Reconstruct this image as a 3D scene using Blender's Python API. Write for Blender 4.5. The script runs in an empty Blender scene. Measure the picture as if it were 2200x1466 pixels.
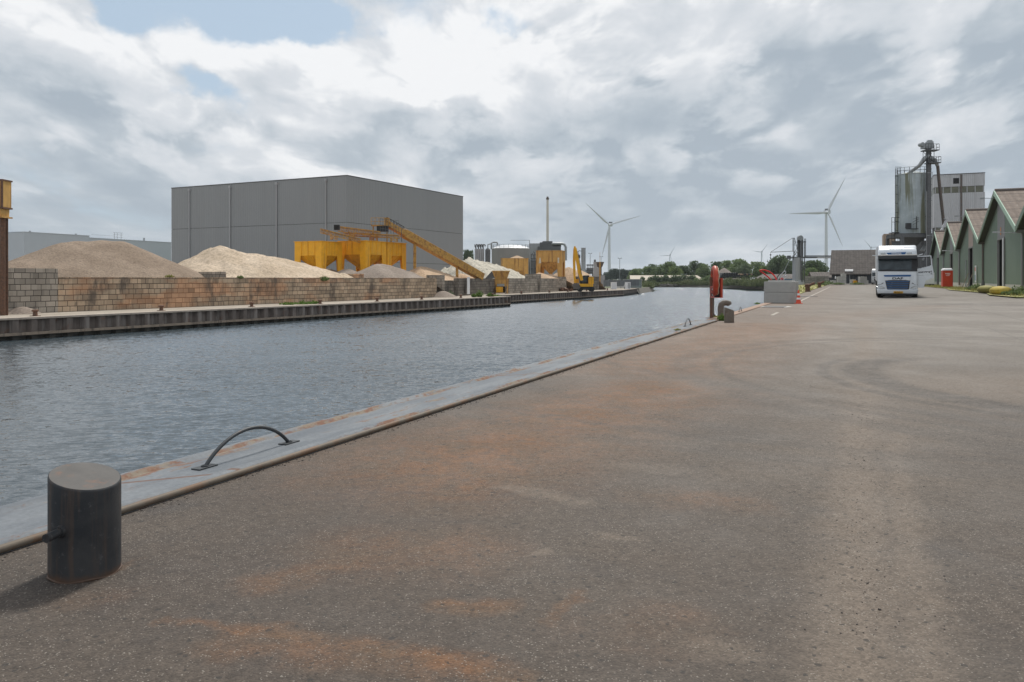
import bpy, bmesh, math, random
from mathutils import Vector, Matrix, noise as mnoise
from mathutils.geometry import tessellate_polygon
random.seed(7)
R = math.radians
scene = bpy.context.scene
COL = scene.collection

# ------------------------------------------------------------------ camera
F = 1711.0            # focal length in pixels of the 2200 px wide photograph
HOR = 600.0           # horizon row
CAMZ = 1.30
cd = bpy.data.cameras.new('camera')
cam = bpy.data.objects.new('camera', cd); COL.objects.link(cam)
cam.location = (0, 0, CAMZ); cam.rotation_euler = (R(90), 0, 0)
cd.sensor_width = 36.0; cd.lens = 36.0 * F / 2200.0
cd.shift_y = -(733.0 - HOR) / 2200.0
cd.clip_start = 0.05; cd.clip_end = 20000
scene.camera = cam

# ------------------------------------------------------------------ light
SUN_AZ, SUN_EL = 16.0, 52.0          # degrees right of +Y, degrees up
sd = bpy.data.lights.new('sun', 'SUN'); sun = bpy.data.objects.new('sun', sd); COL.objects.link(sun)
sd.energy = 3.2; sd.angle = R(8.0); sd.color = (1.0, 0.95, 0.87)
_sdir = Vector((math.sin(R(SUN_AZ)) * math.cos(R(SUN_EL)), math.cos(R(SUN_AZ)) * math.cos(R(SUN_EL)), math.sin(R(SUN_EL))))
sun.rotation_euler = _sdir.to_track_quat('Z', 'Y').to_euler()

scene.view_settings.view_transform = 'Standard'
scene.view_settings.look = 'None'
scene.view_settings.exposure = 0.0
scene.view_settings.gamma = 1.0
scene.render.engine = 'CYCLES'
scene.cycles.max_bounces = 6
scene.cycles.sample_clamp_indirect = 8
scene.cycles.use_denoising = True

# ------------------------------------------------------------------ node helper
class NT:
    def __init__(s, tree):
        s.t = tree; s.n = tree.nodes; s.l = tree.links
    def _set(s, sock, v):
        if v is None: return
        if hasattr(v, 'is_output') or isinstance(v, bpy.types.NodeSocket): s.l.new(v, sock)
        else:
            if isinstance(v, (tuple, list)) and len(v) == 3 and sock.type == 'RGBA': v = (*v, 1)
            sock.default_value = v
    def math(s, op, a, b=None, c=None, clamp=False):
        m = s.n.new('ShaderNodeMath'); m.operation = op; m.use_clamp = clamp
        s._set(m.inputs[0], a); s._set(m.inputs[1], b); s._set(m.inputs[2], c); return m.outputs[0]
    def vec(s, op, a, b=None, scale=None):
        m = s.n.new('ShaderNodeVectorMath'); m.operation = op
        s._set(m.inputs[0], a); s._set(m.inputs[1], b)
        if scale is not None: s._set(m.inputs['Scale'], scale)
        return m.outputs['Value'] if op in ('DOT_PRODUCT', 'LENGTH', 'DISTANCE') else m.outputs[0]
    def noise(s, v, scale=5, detail=4, rough=.5, dist=0, out='Fac', lac=2.0):
        m = s.n.new('ShaderNodeTexNoise'); s._set(m.inputs['Vector'], v); s._set(m.inputs['Scale'], scale)
        m.inputs['Detail'].default_value = detail; m.inputs['Roughness'].default_value = rough
        m.inputs['Distortion'].default_value = dist; m.inputs['Lacunarity'].default_value = lac
        return m.outputs[out]
    def vor(s, v, scale, out='Color', feature='F1'):
        m = s.n.new('ShaderNodeTexVoronoi'); m.feature = feature; s._set(m.inputs['Vector'], v); s._set(m.inputs['Scale'], scale); return m.outputs[out]
    def mix(s, f, a, b, blend='MIX'):
        m = s.n.new('ShaderNodeMix'); m.data_type = 'RGBA'; m.blend_type = blend
        s._set(m.inputs[0], f); s._set(m.inputs[6], a); s._set(m.inputs[7], b); return m.outputs[2]
    def ss(s, v, a, b, lo=0., hi=1.):
        m = s.n.new('ShaderNodeMapRange'); m.interpolation_type = 'SMOOTHSTEP'
        s._set(m.inputs[0], v); s._set(m.inputs[1], a); s._set(m.inputs[2], b); s._set(m.inputs[3], lo); s._set(m.inputs[4], hi); return m.outputs[0]
    def lin(s, v, a, b, lo=0., hi=1.):
        m = s.n.new('ShaderNodeMapRange'); s._set(m.inputs[0], v); s._set(m.inputs[1], a); s._set(m.inputs[2], b); s._set(m.inputs[3], lo); s._set(m.inputs[4], hi); return m.outputs[0]
    def sep(s, v):
        m = s.n.new('ShaderNodeSeparateXYZ'); s._set(m.inputs[0], v); return m.outputs
    def comb(s, x, y, z):
        m = s.n.new('ShaderNodeCombineXYZ'); s._set(m.inputs[0], x); s._set(m.inputs[1], y); s._set(m.inputs[2], z); return m.outputs[0]
    def bump(s, h, strength=.5, dist=.02, normal=None):
        m = s.n.new('ShaderNodeBump'); m.inputs['Strength'].default_value = strength; m.inputs['Distance'].default_value = dist
        s._set(m.inputs['Height'], h); s._set(m.inputs['Normal'], normal); return m.outputs[0]

# ------------------------------------------------------------------ world
def px_az(px): return math.atan((px - 1100) / F)
def px_el(px, py): return math.atan((HOR - py) / F * math.cos(px_az(px)))
world = bpy.data.worlds.new('World'); scene.world = world; world.use_nodes = True
def build_world():
    nt = world.node_tree; nt.nodes.clear(); g = NT(nt)
    out = nt.nodes.new('ShaderNodeOutputWorld'); bg = nt.nodes.new('ShaderNodeBackground')
    sky = nt.nodes.new('ShaderNodeTexSky'); sky.sky_type = 'NISHITA'; sky.sun_disc = False
    sky.sun_elevation = R(SUN_EL); sky.sun_rotation = R(SUN_AZ)
    sky.air_density = 1.0; sky.dust_density = 1.6; sky.ozone_density = 1.0
    tc = nt.nodes.new('ShaderNodeTexCoord').outputs['Generated']
    d = g.vec('NORMALIZE', tc)
    x, y, z = g.sep(d)
    az = g.math('ARCTAN2', x, y); el = g.math('ARCSINE', z)
    elc = g.math('MAXIMUM', el, 0.0)
    # cloud deck coordinates: compressed towards the horizon
    k = g.math('ADD', elc, 0.16)
    pr = g.comb(g.math('DIVIDE', az, g.math('POWER', k, .55)), g.math('MULTIPLY', g.math('LOGARITHM', k, 2.718), 1.05), 0.0)
    warp = g.noise(pr, 2.2, 3, .5, out='Color')
    prw = g.vec('ADD', pr, g.vec('SCALE', g.vec('SUBTRACT', warp, (.5, .5, .5)), scale=.22))
    n1 = g.noise(prw, 3.0, 9, .56)
    n2 = g.noise(g.vec('ADD', prw, (.02, .09, 0)), 3.0, 5, .52)
    nf = g.noise(prw, 11.0, 6, .6)
    # cotton-like billows
    vb = g.vor(g.vec('ADD', prw, g.vec('SCALE', g.vec('SUBTRACT', g.noise(prw, 7, 4, .6, out='Color'), (.5, .5, .5)), scale=.25)), 6.5, 'Distance')
    ae = g.comb(az, el, 0.)
    wv = g.vec('SUBTRACT', g.noise(ae, 7., 7, .6, out='Color'), (.5, .5, .5)); wx, wy, wz = g.sep(wv)
    az_w = g.math('ADD', az, g.math('MULTIPLY', wx, .26)); el_w = g.math('ADD', el, g.math('MULTIPLY', wy, .11))
    def blobs(lst, az=az_w, el=el_w):
        tot = None
        for (px, py, rx, ry, amp) in lst:
            a0, e0 = px_az(px), px_el(px, py)
            da = g.math('DIVIDE', g.math('SUBTRACT', az, a0), rx / F); de = g.math('DIVIDE', g.math('SUBTRACT', el, e0), ry / F)
            # warp the distance by noise so that no edge is a clean ellipse
            dd = g.math('ADD', g.math('POWER', g.math('ABSOLUTE', da), 2.0), g.math('POWER', g.math('ABSOLUTE', de), 2.0))
            w = g.math('MULTIPLY', g.math('POWER', 2.718, g.math('MULTIPLY', dd, -1.0)), amp)
            tot = w if tot is None else g.math('ADD', tot, w)
        return tot
    holes = blobs([(600, 45, 130, 45, .52), (255, 15, 60, 40, .45), (490, 205, 85, 36, .50), (1065, 60, 60, 30, .30), (700, 20, 60, 50, .2),
                   (480, -60, 300, 90, .5), (1480, 20, 60, 20, .22), (60, 400, 420, 120, .16), (1250, -500, 500, 200, .35), (-400, 100, 200, 150, .3)])
    cover = g.math('SUBTRACT', g.math('ADD', g.math('MULTIPLY', n1, 1.25), g.math('MULTIPLY', nf, .22)), holes)
    mask = g.ss(cover, .27, .58)
    dark = blobs([(190, 165, 230, 42, .62), (840, 262, 115, 38, .72), (1400, 275, 430, 62, 1.0), (1620, 405, 330, 75, .8), (1270, 430, 280, 60, .5), (1550, 490, 480, 60, .35), (1150, 330, 250, 45, .28),
                  (1960, 95, 330, 70, .45), (2210, 250, 90, 110, .65), (1930, 325, 130, 45, .45), (1000, 345, 90, 40, .35), (100, 470, 500, 75, .52), (2150, 420, 200, 90, .3),
                  (100, 340, 260, 60, .30), (1650, 120, 90, 50, .12), (1400, 510, 500, 40, .2), (620, 320, 150, 30, .12)])
    light = blobs([(300, 75, 260, 60, .32), (720, 140, 260, 80, .40), (875, 212, 70, 22, .6), (1700, 290, 70, 50, .35), (1000, 160, 260, 130, .32), (1180, 60, 300, 60, .25),
                   (2040, 275, 90, 40, .45), (540, 260, 130, 20, .2), (1200, 445, 240, 14, .2), (1780, 345, 60, 25, .28), (1500, 545, 500, 30, .10), (560, 370, 180, 30, .2), (1400, 478, 260, 12, .25)])
    lit = g.math('MULTIPLY', g.math('SUBTRACT', n1, n2), 1.9)
    bil = g.math('MULTIPLY', g.math('SUBTRACT', .40, vb), g.ss(el, .03, .15, .15, .65))
    v = g.math('ADD', g.math('ADD', g.math('ADD', g.math('MULTIPLY', g.math('SUBTRACT', nf, .5), .28), lit), bil), .69)
    v = g.math('SUBTRACT', g.math('ADD', v, g.math('MULTIPLY', light, .75)), g.math('MULTIPLY', dark, g.ss(n1, .25, .6, .55, .95)))
    v = g.math('SUBTRACT', v, g.ss(el, .0, .16, .20, 0.))
    # crisper cumulus in front of the veil: bright tops, grey bases
    nd = g.noise(g.vec('ADD', prw, (3.7, 1.9, .3)), 3.6, 10, .55); ndu = g.noise(g.vec('ADD', prw, (3.72, 1.99, .3)), 3.6, 6, .52)
    bl = g.math('MULTIPLY', g.math('SUBTRACT', .42, vb), .22)
    D1 = g.math('SUBTRACT', g.math('ADD', g.math('ADD', nd, bl), g.math('MULTIPLY', dark, .10)), g.math('MULTIPLY', holes, .35))
    D2 = g.math('ADD', g.math('ADD', ndu, bl), g.math('MULTIPLY', dark, .10))
    m2 = g.ss(D1, .44, .63)
    v2 = g.math('SUBTRACT', 1.06, g.math('MULTIPLY', g.ss(D2, .46, .78), .56))
    v2 = g.math('ADD', v2, g.math('MULTIPLY', g.math('SUBTRACT', nf, .5), .5))
    v2 = g.math('SUBTRACT', g.math('ADD', v2, g.math('MULTIPLY', light, .35)), g.math('MULTIPLY', dark, .40))
    hi = g.ss(el, .03, .14, .25, .85)
    v = g.math('ADD', g.math('MULTIPLY', v, g.math('SUBTRACT', 1.0, g.math('MULTIPLY', m2, hi))), g.math('MULTIPLY', v2, g.math('MULTIPLY', m2, hi)))
    # streaks low over the horizon
    st = g.noise(g.comb(g.math('MULTIPLY', az, 3.0), g.math('MULTIPLY', el, 42.0), 0.), 1.6, 5, .55)
    v = g.math('ADD', v, g.math('MULTIPLY', g.math('SUBTRACT', st, .5), g.ss(el, .02, .17, .8, 0.)))
    rmp = nt.nodes.new('ShaderNodeValToRGB'); g._set(rmp.inputs[0], v)
    e = rmp.color_ramp.elements
    e[0].position = 0.0; e[0].color = (.40, .465, .535, 1); e[1].position = 1.0; e[1].color = (.93, .94, .955, 1)
    for p, c in ((.28, (.49, .55, .61)), (.52, (.62, .665, .715)), (.78, (.73, .76, .80))):
        q = e.new(p); q.color = (*c, 1)
    cl = g.vec('SCALE', rmp.outputs[0], scale=10.0)
    blue = g.mix(.75, sky.outputs[0], (5.0, 6.3, 7.6))
    col = g.mix(g.math('MAXIMUM', mask, g.math('MULTIPLY', m2, g.ss(holes, .15, .45, .9, .0))), blue, cl)
    # even blue added below the horizon to tint what the water reflects
    gl = g.ss(z, -.12, -.01)
    col = g.mix(gl, (2.5, 3.0, 3.4), col)
    g._set(bg.inputs[0], col); bg.inputs[1].default_value = 0.10
    nt.links.new(bg.outputs[0], out.inputs[0])
    world.cycles.sampling_method = 'MANUAL'; world.cycles.sample_map_resolution = 512
build_world()

# ------------------------------------------------------------------ helpers
def W(px, py, Y):            # the point at distance Y that the photograph shows at pixel px, py
    return Vector(((px - 1100) / F * Y, Y, CAMZ + (HOR - py) / F * Y))
def tag(o, label=None, cat=None, group=None, kind=None):
    if label: o['label'] = label
    if cat: o['category'] = cat
    if group: o['group'] = group
    if kind: o['kind'] = kind
    return o
def thing(name, label, cat, loc=(0, 0, 0), rz=0.0, group=None):
    o = bpy.data.objects.new(name, None); COL.objects.link(o); o.empty_display_size = .3
    o.location = loc; o.rotation_euler = (0, 0, rz)
    return tag(o, label, cat, group)
def copy_tree(o, parent=None):
    c = o.copy(); COL.objects.link(c); c.parent = parent
    for ch in list(o.children): copy_tree(ch, c)
    return c

class MB:
    def __init__(s): s.v = []; s.f = []; s.m = []; s.cur = 0
    def add(s, vs, fs):
        b = len(s.v); s.v += [tuple(p) for p in vs]; s.f += [tuple(b + i for i in f) for f in fs]; s.m += [s.cur] * len(fs); return s
    def box(s, c, d, rz=0.0, ry=0.0, rx=0.0):
        M = Matrix.Translation(Vector(c)) @ Matrix.Rotation(rz, 4, 'Z') @ Matrix.Rotation(ry, 4, 'Y') @ Matrix.Rotation(rx, 4, 'X')
        h = [x / 2 for x in d]
        vs = [M @ Vector((sx * h[0], sy * h[1], sz * h[2])) for sz in (-1, 1) for sy in (-1, 1) for sx in (-1, 1)]
        return s.add(vs, [(0, 2, 3, 1), (4, 5, 7, 6), (0, 1, 5, 4), (2, 6, 7, 3), (0, 4, 6, 2), (1, 3, 7, 5)])
    def bb(s, x0, x1, y0, y1, z0, z1):
        return s.box(((x0 + x1) / 2, (y0 + y1) / 2, (z0 + z1) / 2), (abs(x1 - x0), abs(y1 - y0), abs(z1 - z0)))
    def beam(s, a, b, w, h, up=(0, 0, 1)):
        a = Vector(a); b = Vector(b); d = (b - a).normalized(); u = Vector(up)
        if abs(d.dot(u)) > .99: u = Vector((0, 1, 0))
        sx = d.cross(u).normalized() * w / 2; sz = sx.cross(d).normalized() * h / 2
        vs = [p + i * sx + j * sz for p in (a, b) for j in (-1, 1) for i in (-1, 1)]
        return s.add(vs, [(0, 2, 3, 1), (4, 5, 7, 6), (0, 1, 5, 4), (2, 6, 7, 3), (0, 4, 6, 2), (1, 3, 7, 5)])
    def cyl(s, a, b, r0, r1=None, n=16, caps=True):
        if r1 is None: r1 = r0
        a = Vector(a); b = Vector(b); d = (b - a).normalized(); u = Vector((0, 0, 1)) if abs(d.z) < .9 else Vector((1, 0, 0))
        e1 = d.cross(u).normalized(); e2 = d.cross(e1)
        vs = []
        for p, r in ((a, r0), (b, r1)):
            for i in range(n):
                t = 2 * math.pi * i / n; vs.append(p + e1 * (r * math.cos(t)) + e2 * (r * math.sin(t)))
        fs = [(i, (i + 1) % n, n + (i + 1) % n, n + i) for i in range(n)]
        if caps: fs += [tuple(range(n - 1, -1, -1)), tuple(range(n, 2 * n))]
        return s.add(vs, fs)
    def tube(s, pts, r, n=8, closed=False):
        pts = [Vector(p) for p in pts]; m = len(pts); vs = []; prev = None
        for i, p in enumerate(pts):
            if closed: d = pts[(i + 1) % m] - pts[i - 1]
            else: d = pts[min(i + 1, m - 1)] - pts[max(i - 1, 0)]
            d.normalize()
            if prev is None:
                u = Vector((0, 0, 1)) if abs(d.z) < .9 else Vector((1, 0, 0)); e1 = d.cross(u).normalized()
            else: e1 = (prev - d * prev.dot(d)).normalized()
            prev = e1; e2 = d.cross(e1); rr = r[i] if isinstance(r, (list, tuple)) else r
            for k in range(n):
                t = 2 * math.pi * k / n; vs.append(p + e1 * (rr * math.cos(t)) + e2 * (rr * math.sin(t)))
        fs = []
        for i in range(m if closed else m - 1):
            j = (i + 1) % m
            fs += [(i * n + k, i * n + (k + 1) % n, j * n + (k + 1) % n, j * n + k) for k in range(n)]
        if not closed: fs += [tuple(range(n - 1, -1, -1)), tuple((m - 1) * n + k for k in range(n))]
        return s.add(vs, fs)
    def lathe(s, prof, n=24, c=(0, 0, 0)):
        c = Vector(c); vs = []; m = len(prof)
        for (r, z) in prof:
            for k in range(n):
                t = 2 * math.pi * k / n; vs.append(c + Vector((r * math.cos(t), r * math.sin(t), z)))
        fs = [(i * n + k, i * n + (k + 1) % n, (i + 1) * n + (k + 1) % n, (i + 1) * n + k) for i in range(m - 1) for k in range(n)]
        fs += [tuple(range(n - 1, -1, -1)), tuple((m - 1) * n + k for k in range(n))]
        return s.add(vs, fs)
    def prism(s, poly, off):     # closed 3D polygon extruded by the vector off
        n = len(poly); off = Vector(off); vs = [Vector(p) for p in poly]; vs += [p + off for p in vs]
        return s.add(vs, [tuple(range(n - 1, -1, -1)), tuple(range(n, 2 * n))] + [(i, (i + 1) % n, n + (i + 1) % n, n + i) for i in range(n)])
    def loft(s, rings, caps=True):
        n = len(rings[0]); vs = [p for r in rings for p in r]
        fs = [(i * n + k, i * n + (k + 1) % n, (i + 1) * n + (k + 1) % n, (i + 1) * n + k) for i in range(len(rings) - 1) for k in range(n)]
        if caps: fs += [tuple(range(n - 1, -1, -1)), tuple((len(rings) - 1) * n + k for k in range(n))]
        return s.add(vs, fs)
    def build(s, name, mats, parent=None, smooth=None, loc=None, rz=0.0, fix=True):
        me = bpy.data.meshes.new(name); me.from_pydata(s.v, [], s.f)
        if not isinstance(mats, (list, tuple)): mats = [mats]
        for m in mats: me.materials.append(m)
        if len(mats) > 1: me.polygons.foreach_set('material_index', s.m)
        if fix:
            b = bmesh.new(); b.from_mesh(me); bmesh.ops.recalc_face_normals(b, faces=b.faces); b.to_mesh(me); b.free()
        if smooth is not None:
            me.polygons.foreach_set('use_smooth', [True] * len(me.polygons)); me.set_sharp_from_angle(angle=R(smooth))
        me.update()
        o = bpy.data.objects.new(name, me); COL.objects.link(o)
        if parent: o.parent = parent
        if loc is not None: o.location = loc
        if rz: o.rotation_euler = (0, 0, rz)
        return o
def text_obj(name, body, size, mat, parent, M, extrude=.004, width=None):
    cu = bpy.data.curves.new(name, 'FONT'); cu.body = body; cu.size = size; cu.extrude = extrude; cu.offset = size * .035; cu.align_x = 'CENTER'; cu.align_y = 'CENTER'
    t = bpy.data.objects.new('tmp_text', cu); COL.objects.link(t)
    bpy.context.view_layer.update()
    me = bpy.data.meshes.new_from_object(t); bpy.data.objects.remove(t); me.name = name
    if width:
        xs = [v.co.x for v in me.vertices]; k = width / (max(xs) - min(xs))
        for v in me.vertices: v.co.x *= k
    me.materials.clear(); me.materials.append(mat)
    o = bpy.data.objects.new(name, me); COL.objects.link(o); o.parent = parent; o.matrix_local = M
    return o
def rrect(w, d, r, z, cy=0.0, n=4, cx=0.0):        # rounded rectangle ring
    pts = []
    for (sx, sy, a0) in ((1, 1, 0), (-1, 1, 90), (-1, -1, 180), (1, -1, 270)):
        for i in range(n + 1):
            a = R(a0 + 90 * i / n)
            pts.append(Vector((cx + sx * (w / 2 - r) + r * math.cos(a), cy + sy * (d / 2 - r) + r * math.sin(a), z)))
    return pts

# ------------------------------------------------------------------ materials
def mat(name, col, rough=.7, metal=0.0, var=.18, vs=2.0, bump=0.0, bs=25.0, stain=None, streak=None, spec=.4, bdist=.02, ribs=None):
    m = bpy.data.materials.new(name); m.use_nodes = True; nt = m.node_tree; g = NT(nt)
    p = nt.nodes['Principled BSDF']; oc = nt.nodes.new('ShaderNodeTexCoord').outputs['Object']
    c = tuple(col)
    n = g.noise(oc, vs, 5, .6); fac = g.lin(n, .25, .75, 1 - var, 1 + var)
    out = g.vec('SCALE', c, scale=fac)
    if stain:      # (colour, scale, lo, hi, amount)
        sc, ssz, lo, hi, am = stain
        f = g.math('MULTIPLY', g.ss(g.noise(oc, ssz, 6, .65), lo, hi), am); out = g.mix(f, out, sc)
    if streak:     # vertical run-off marks (colour, scale, lo, hi, amount)
        sc, ssz, lo, hi, am = streak
        sv = g.vec('MULTIPLY', oc, (1, 1, .07))
        f = g.math('MULTIPLY', g.ss(g.noise(sv, ssz, 6, .6), lo, hi), am); out = g.mix(f, out, sc)
    h = None
    if bump: h = g.bump(g.noise(oc, bs, 4, .6), bump, bdist)
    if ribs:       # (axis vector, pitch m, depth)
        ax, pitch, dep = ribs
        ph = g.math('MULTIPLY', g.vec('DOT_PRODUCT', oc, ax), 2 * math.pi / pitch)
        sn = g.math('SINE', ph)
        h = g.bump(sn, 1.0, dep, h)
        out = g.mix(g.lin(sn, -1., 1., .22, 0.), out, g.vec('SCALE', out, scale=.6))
    g._set(p.inputs['Base Color'], out); p.inputs['Metallic'].default_value = metal
    rv = g.lin(n, .2, .8, max(.02, rough - .08), min(1., rough + .08)); g._set(p.inputs['Roughness'], rv)
    p.inputs['Specular IOR Level'].default_value = spec
    if h is not None: g._set(p.inputs['Normal'], h)
    return m
M = {}
M['white_paint'] = mat('white_paint', (.78, .79, .80), .35, var=.04)
M['turbine'] = mat('turbine_white', (.60, .625, .665), .6, var=.03)
M['turbine_far'] = mat('turbine_haze_grey', (.36, .41, .46), .7, var=.03)  # distance haze mixed into the turbine colour
M['dark'] = mat('dark_metal', (.03, .032, .035), .6, var=.2)
M['black'] = mat('black_rubber', (.018, .018, .019), .8, var=.2)
M['steel'] = mat('galvanised_steel', (.30, .32, .33), .5, .4, var=.2, vs=4)
M['darksteel'] = mat('weathered_dark_steel', (.12, .125, .13), .7, .2, var=.25, vs=3)
M['rust'] = mat('rusted_steel', (.16, .085, .055), .85, var=.35, vs=6, stain=((.09, .06, .045), 9, .45, .6, .7))
M['rustgrey'] = mat('rusty_grey_steel', (.13, .115, .105), .8, var=.3, vs=5, stain=((.20, .10, .055), 5, .52, .66, .6), bump=.3, bs=40)
M['yellow'] = mat('yellow_paint', (.80, .40, .015), .5, var=.14, vs=1.2, streak=((.34, .13, .02), 2.2, .52, .72, .55), stain=((.30, .15, .05), 3.5, .60, .72, .5))
M['yellow_weathered'] = mat('weathered_yellow_paint', (.58, .34, .10), .7, var=.15, vs=1.5, streak=((.26, .12, .05), 2.5, .47, .66, .75))
M['conveyor'] = mat('faded_rusty_yellow', (.50, .285, .070), .75, var=.3, vs=3, stain=((.24, .11, .05), 2.2, .47, .64, .75))
M['beltcover'] = mat('dusty_belt_cover', (.62, .50, .38), .8, var=.15, vs=2)
M['concrete'] = mat('pale_concrete', (.46, .455, .43), .9, var=.12, vs=2.5, bump=.35, bs=60, bdist=.01, stain=((.30, .29, .26), 1.8, .5, .75, .35), streak=((.27, .26, .24), 3, .55, .75, .35))
M['oldconcrete'] = mat('old_concrete', (.33, .30, .27), .9, var=.2, vs=2, stain=((.16, .14, .12), 1.2, .5, .7, .6), bump=.3, bs=20)
M['leafgreen'] = None
M['timber'] = mat('grey_timber', (.28, .22, .17), .85, var=.3)
M['red'] = mat('faded_red_plastic', (.42, .055, .025), .5, var=.2, vs=3, stain=((.70, .28, .18), 4, .52, .7, .35))
M['potred'] = mat('red_cabin_plastic', (.56, .055, .02), .5, var=.08)
M['orange'] = mat('cone_orange', (.68, .09, .045), .6, var=.12, vs=8, stain=((.25, .12, .08), 14, .55, .7, .4))
M['conewhite'] = mat('cone_white', (.72, .72, .72), .5, var=.1, vs=8)
M['hosered'] = mat('red_hose', (.60, .03, .03), .45, var=.1)
M['cable'] = mat('grey_cable', (.42, .43, .45), .4, .3, var=.1)
M['blackcable'] = mat('black_cable', (.02, .02, .022), .5)
M['glass'] = mat('dark_glass', (.025, .035, .04), .08, var=.1, spec=.8)
M['winglass'] = mat('bluish_window_band', (.10, .17, .20), .15, var=.1, spec=.7)

def leaf_mat(name, a, b, sat=.35):
    m = bpy.data.materials.new(name); m.use_nodes = True; nt = m.node_tree; g = NT(nt); p = nt.nodes['Principled BSDF']
    geo = nt.nodes.new('ShaderNodeNewGeometry'); oc = nt.nodes.new('ShaderNodeTexCoord').outputs['Object']
    f = g.math('ADD', g.math('MULTIPLY', geo.outputs['Random Per Island'], .5), g.math('MULTIPLY', g.noise(oc, .35, 3, .6), .5))
    g._set(p.inputs['Base Color'], g.mix(g.ss(f, .25, .75), a, b)); p.inputs['Roughness'].default_value = .7; p.inputs['Specular IOR Level'].default_value = .25
    tr = nt.nodes.new('ShaderNodeBsdfTranslucent'); g._set(tr.inputs[0], g.mix(.5, a, b))
    mx = nt.nodes.new('ShaderNodeMixShader'); mx.inputs[0].default_value = .3
    out = nt.nodes['Material Output']; nt.links.new(p.outputs[0], mx.inputs[1]); nt.links.new(tr.outputs[0], mx.inputs[2]); nt.links.new(mx.outputs[0], out.inputs[0])
    return m
M['leaf1'] = leaf_mat('leaf_mid', (.12, .175, .07), (.21, .27, .12))
M['leaf2'] = leaf_mat('leaf_dark', (.085, .125, .065), (.155, .20, .11))
M['leaf3'] = leaf_mat('leaf_light', (.105, .160, .045), (.175, .225, .080))
M['leaf_hazy'] = leaf_mat('leaf_distant', (.085, .115, .095), (.12, .15, .125))  # bluish distance haze put into the leaf colour
M['reed'] = leaf_mat('reed', (.075, .105, .045), (.15, .165, .075))
M['grass'] = leaf_mat('grass', (.18, .20, .055), (.34, .31, .12))
M['weed'] = leaf_mat('weed', (.07, .14, .02), (.15, .23, .05))
M['bark'] = mat('bark', (.07, .055, .045), .9, var=.3)

# ---- ribbed cladding etc. (object space: x along the wall)
M['green'] = mat('green_cladding', (.180, .238, .190), .75, var=.08, vs=.8, ribs=((1, 0, 0), .30, .03), streak=((.20, .24, .19), 1.6, .5, .75, .5), stain=((.10, .16, .12), .7, .55, .75, .35))
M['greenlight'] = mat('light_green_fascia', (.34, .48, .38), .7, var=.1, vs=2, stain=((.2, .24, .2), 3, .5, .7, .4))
M['greypanel'] = mat('grey_cladding_panel', (.27, .27, .275), .75, var=.08, ribs=((1, 0, 0), .30, .03))
M['beigepanel'] = mat('beige_cladding_panel', (.42, .34, .30), .75, var=.08, ribs=((1, 0, 0), .30, .03))
M['sheet'] = mat('grey_corrugated_sheet', (.43, .44, .455), .65, .1, var=.06, ribs=((1, 0, 0), .35, .035), streak=((.25, .25, .25), 1.2, .5, .7, .4))
M['sheetside'] = mat('pale_corrugated_sheet', (.52, .53, .55), .65, .1, var=.06, ribs=((0, 1, 0), .35, .03))
M['warehouse'] = mat('dark_grey_warehouse_panels', (.27, .283, .292), .6, var=.03, vs=.2, ribs=((1, 0, 0), .5, .02), streak=((.24, .25, .258), .35, .4, .7, .35))
M['warehouse_y'] = mat('dark_grey_warehouse_side_panels', (.262, .273, .28), .6, var=.03, vs=.2, ribs=((0, 1, 0), .5, .02), streak=((.24, .25, .258), .35, .4, .7, .35))
M['paleblue'] = mat('pale_grey_panels', (.42, .465, .505), .6, var=.04, vs=.3)

def roof_mat(name, a, b, light, pitch=.25, axis=(0, 1, 0), rows=1.2):
    m = bpy.data.materials.new(name); m.use_nodes = True; nt = m.node_tree; g = NT(nt); p = nt.nodes['Principled BSDF']
    oc = nt.nodes.new('ShaderNodeTexCoord').outputs['Object']
    n = g.noise(oc, 1.1, 6, .65); c = g.mix(g.ss(n, .35, .65), a, b)
    n2 = g.noise(g.vec('MULTIPLY', oc, (.5, 2.2, .5)), 1.6, 5, .7); c = g.mix(g.math('MULTIPLY', g.ss(n2, .56, .72), .7), c, light)
    s = g.math('SINE', g.math('MULTIPLY', g.vec('DOT_PRODUCT', oc, axis), 2 * math.pi / pitch))
    z = g.sep(oc)[2]; row = g.math('FRACT', g.math('MULTIPLY', z, rows))
    edge = g.ss(row, 0., .16, 1., 0.)
    c = g.mix(g.math('MULTIPLY', edge, .55), c, (.06, .05, .045))
    c = g.mix(g.lin(s, -1., 1., .35, 0.), c, g.vec('SCALE', c, scale=.55))
    g._set(p.inputs['Base Color'], c); p.inputs['Roughness'].default_value = .9
    g._set(p.inputs['Normal'], g.bump(g.math('SUBTRACT', s, g.math('MULTIPLY', edge, 1.0)), .8, .04)); return m
M['roof'] = roof_mat('old_fibre_cement_roof', (.15, .115, .092), (.21, .165, .135), (.36, .33, .30), .55)
M['tile'] = roof_mat('grey_brown_roof_tiles', (.115, .100, .092), (.165, .145, .13), (.20, .18, .16), .6, (1, 0, 0), 2.2)
M['paleroof'] = mat('pale_shed_roof', (.52, .46, .38), .85, var=.1)

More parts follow.
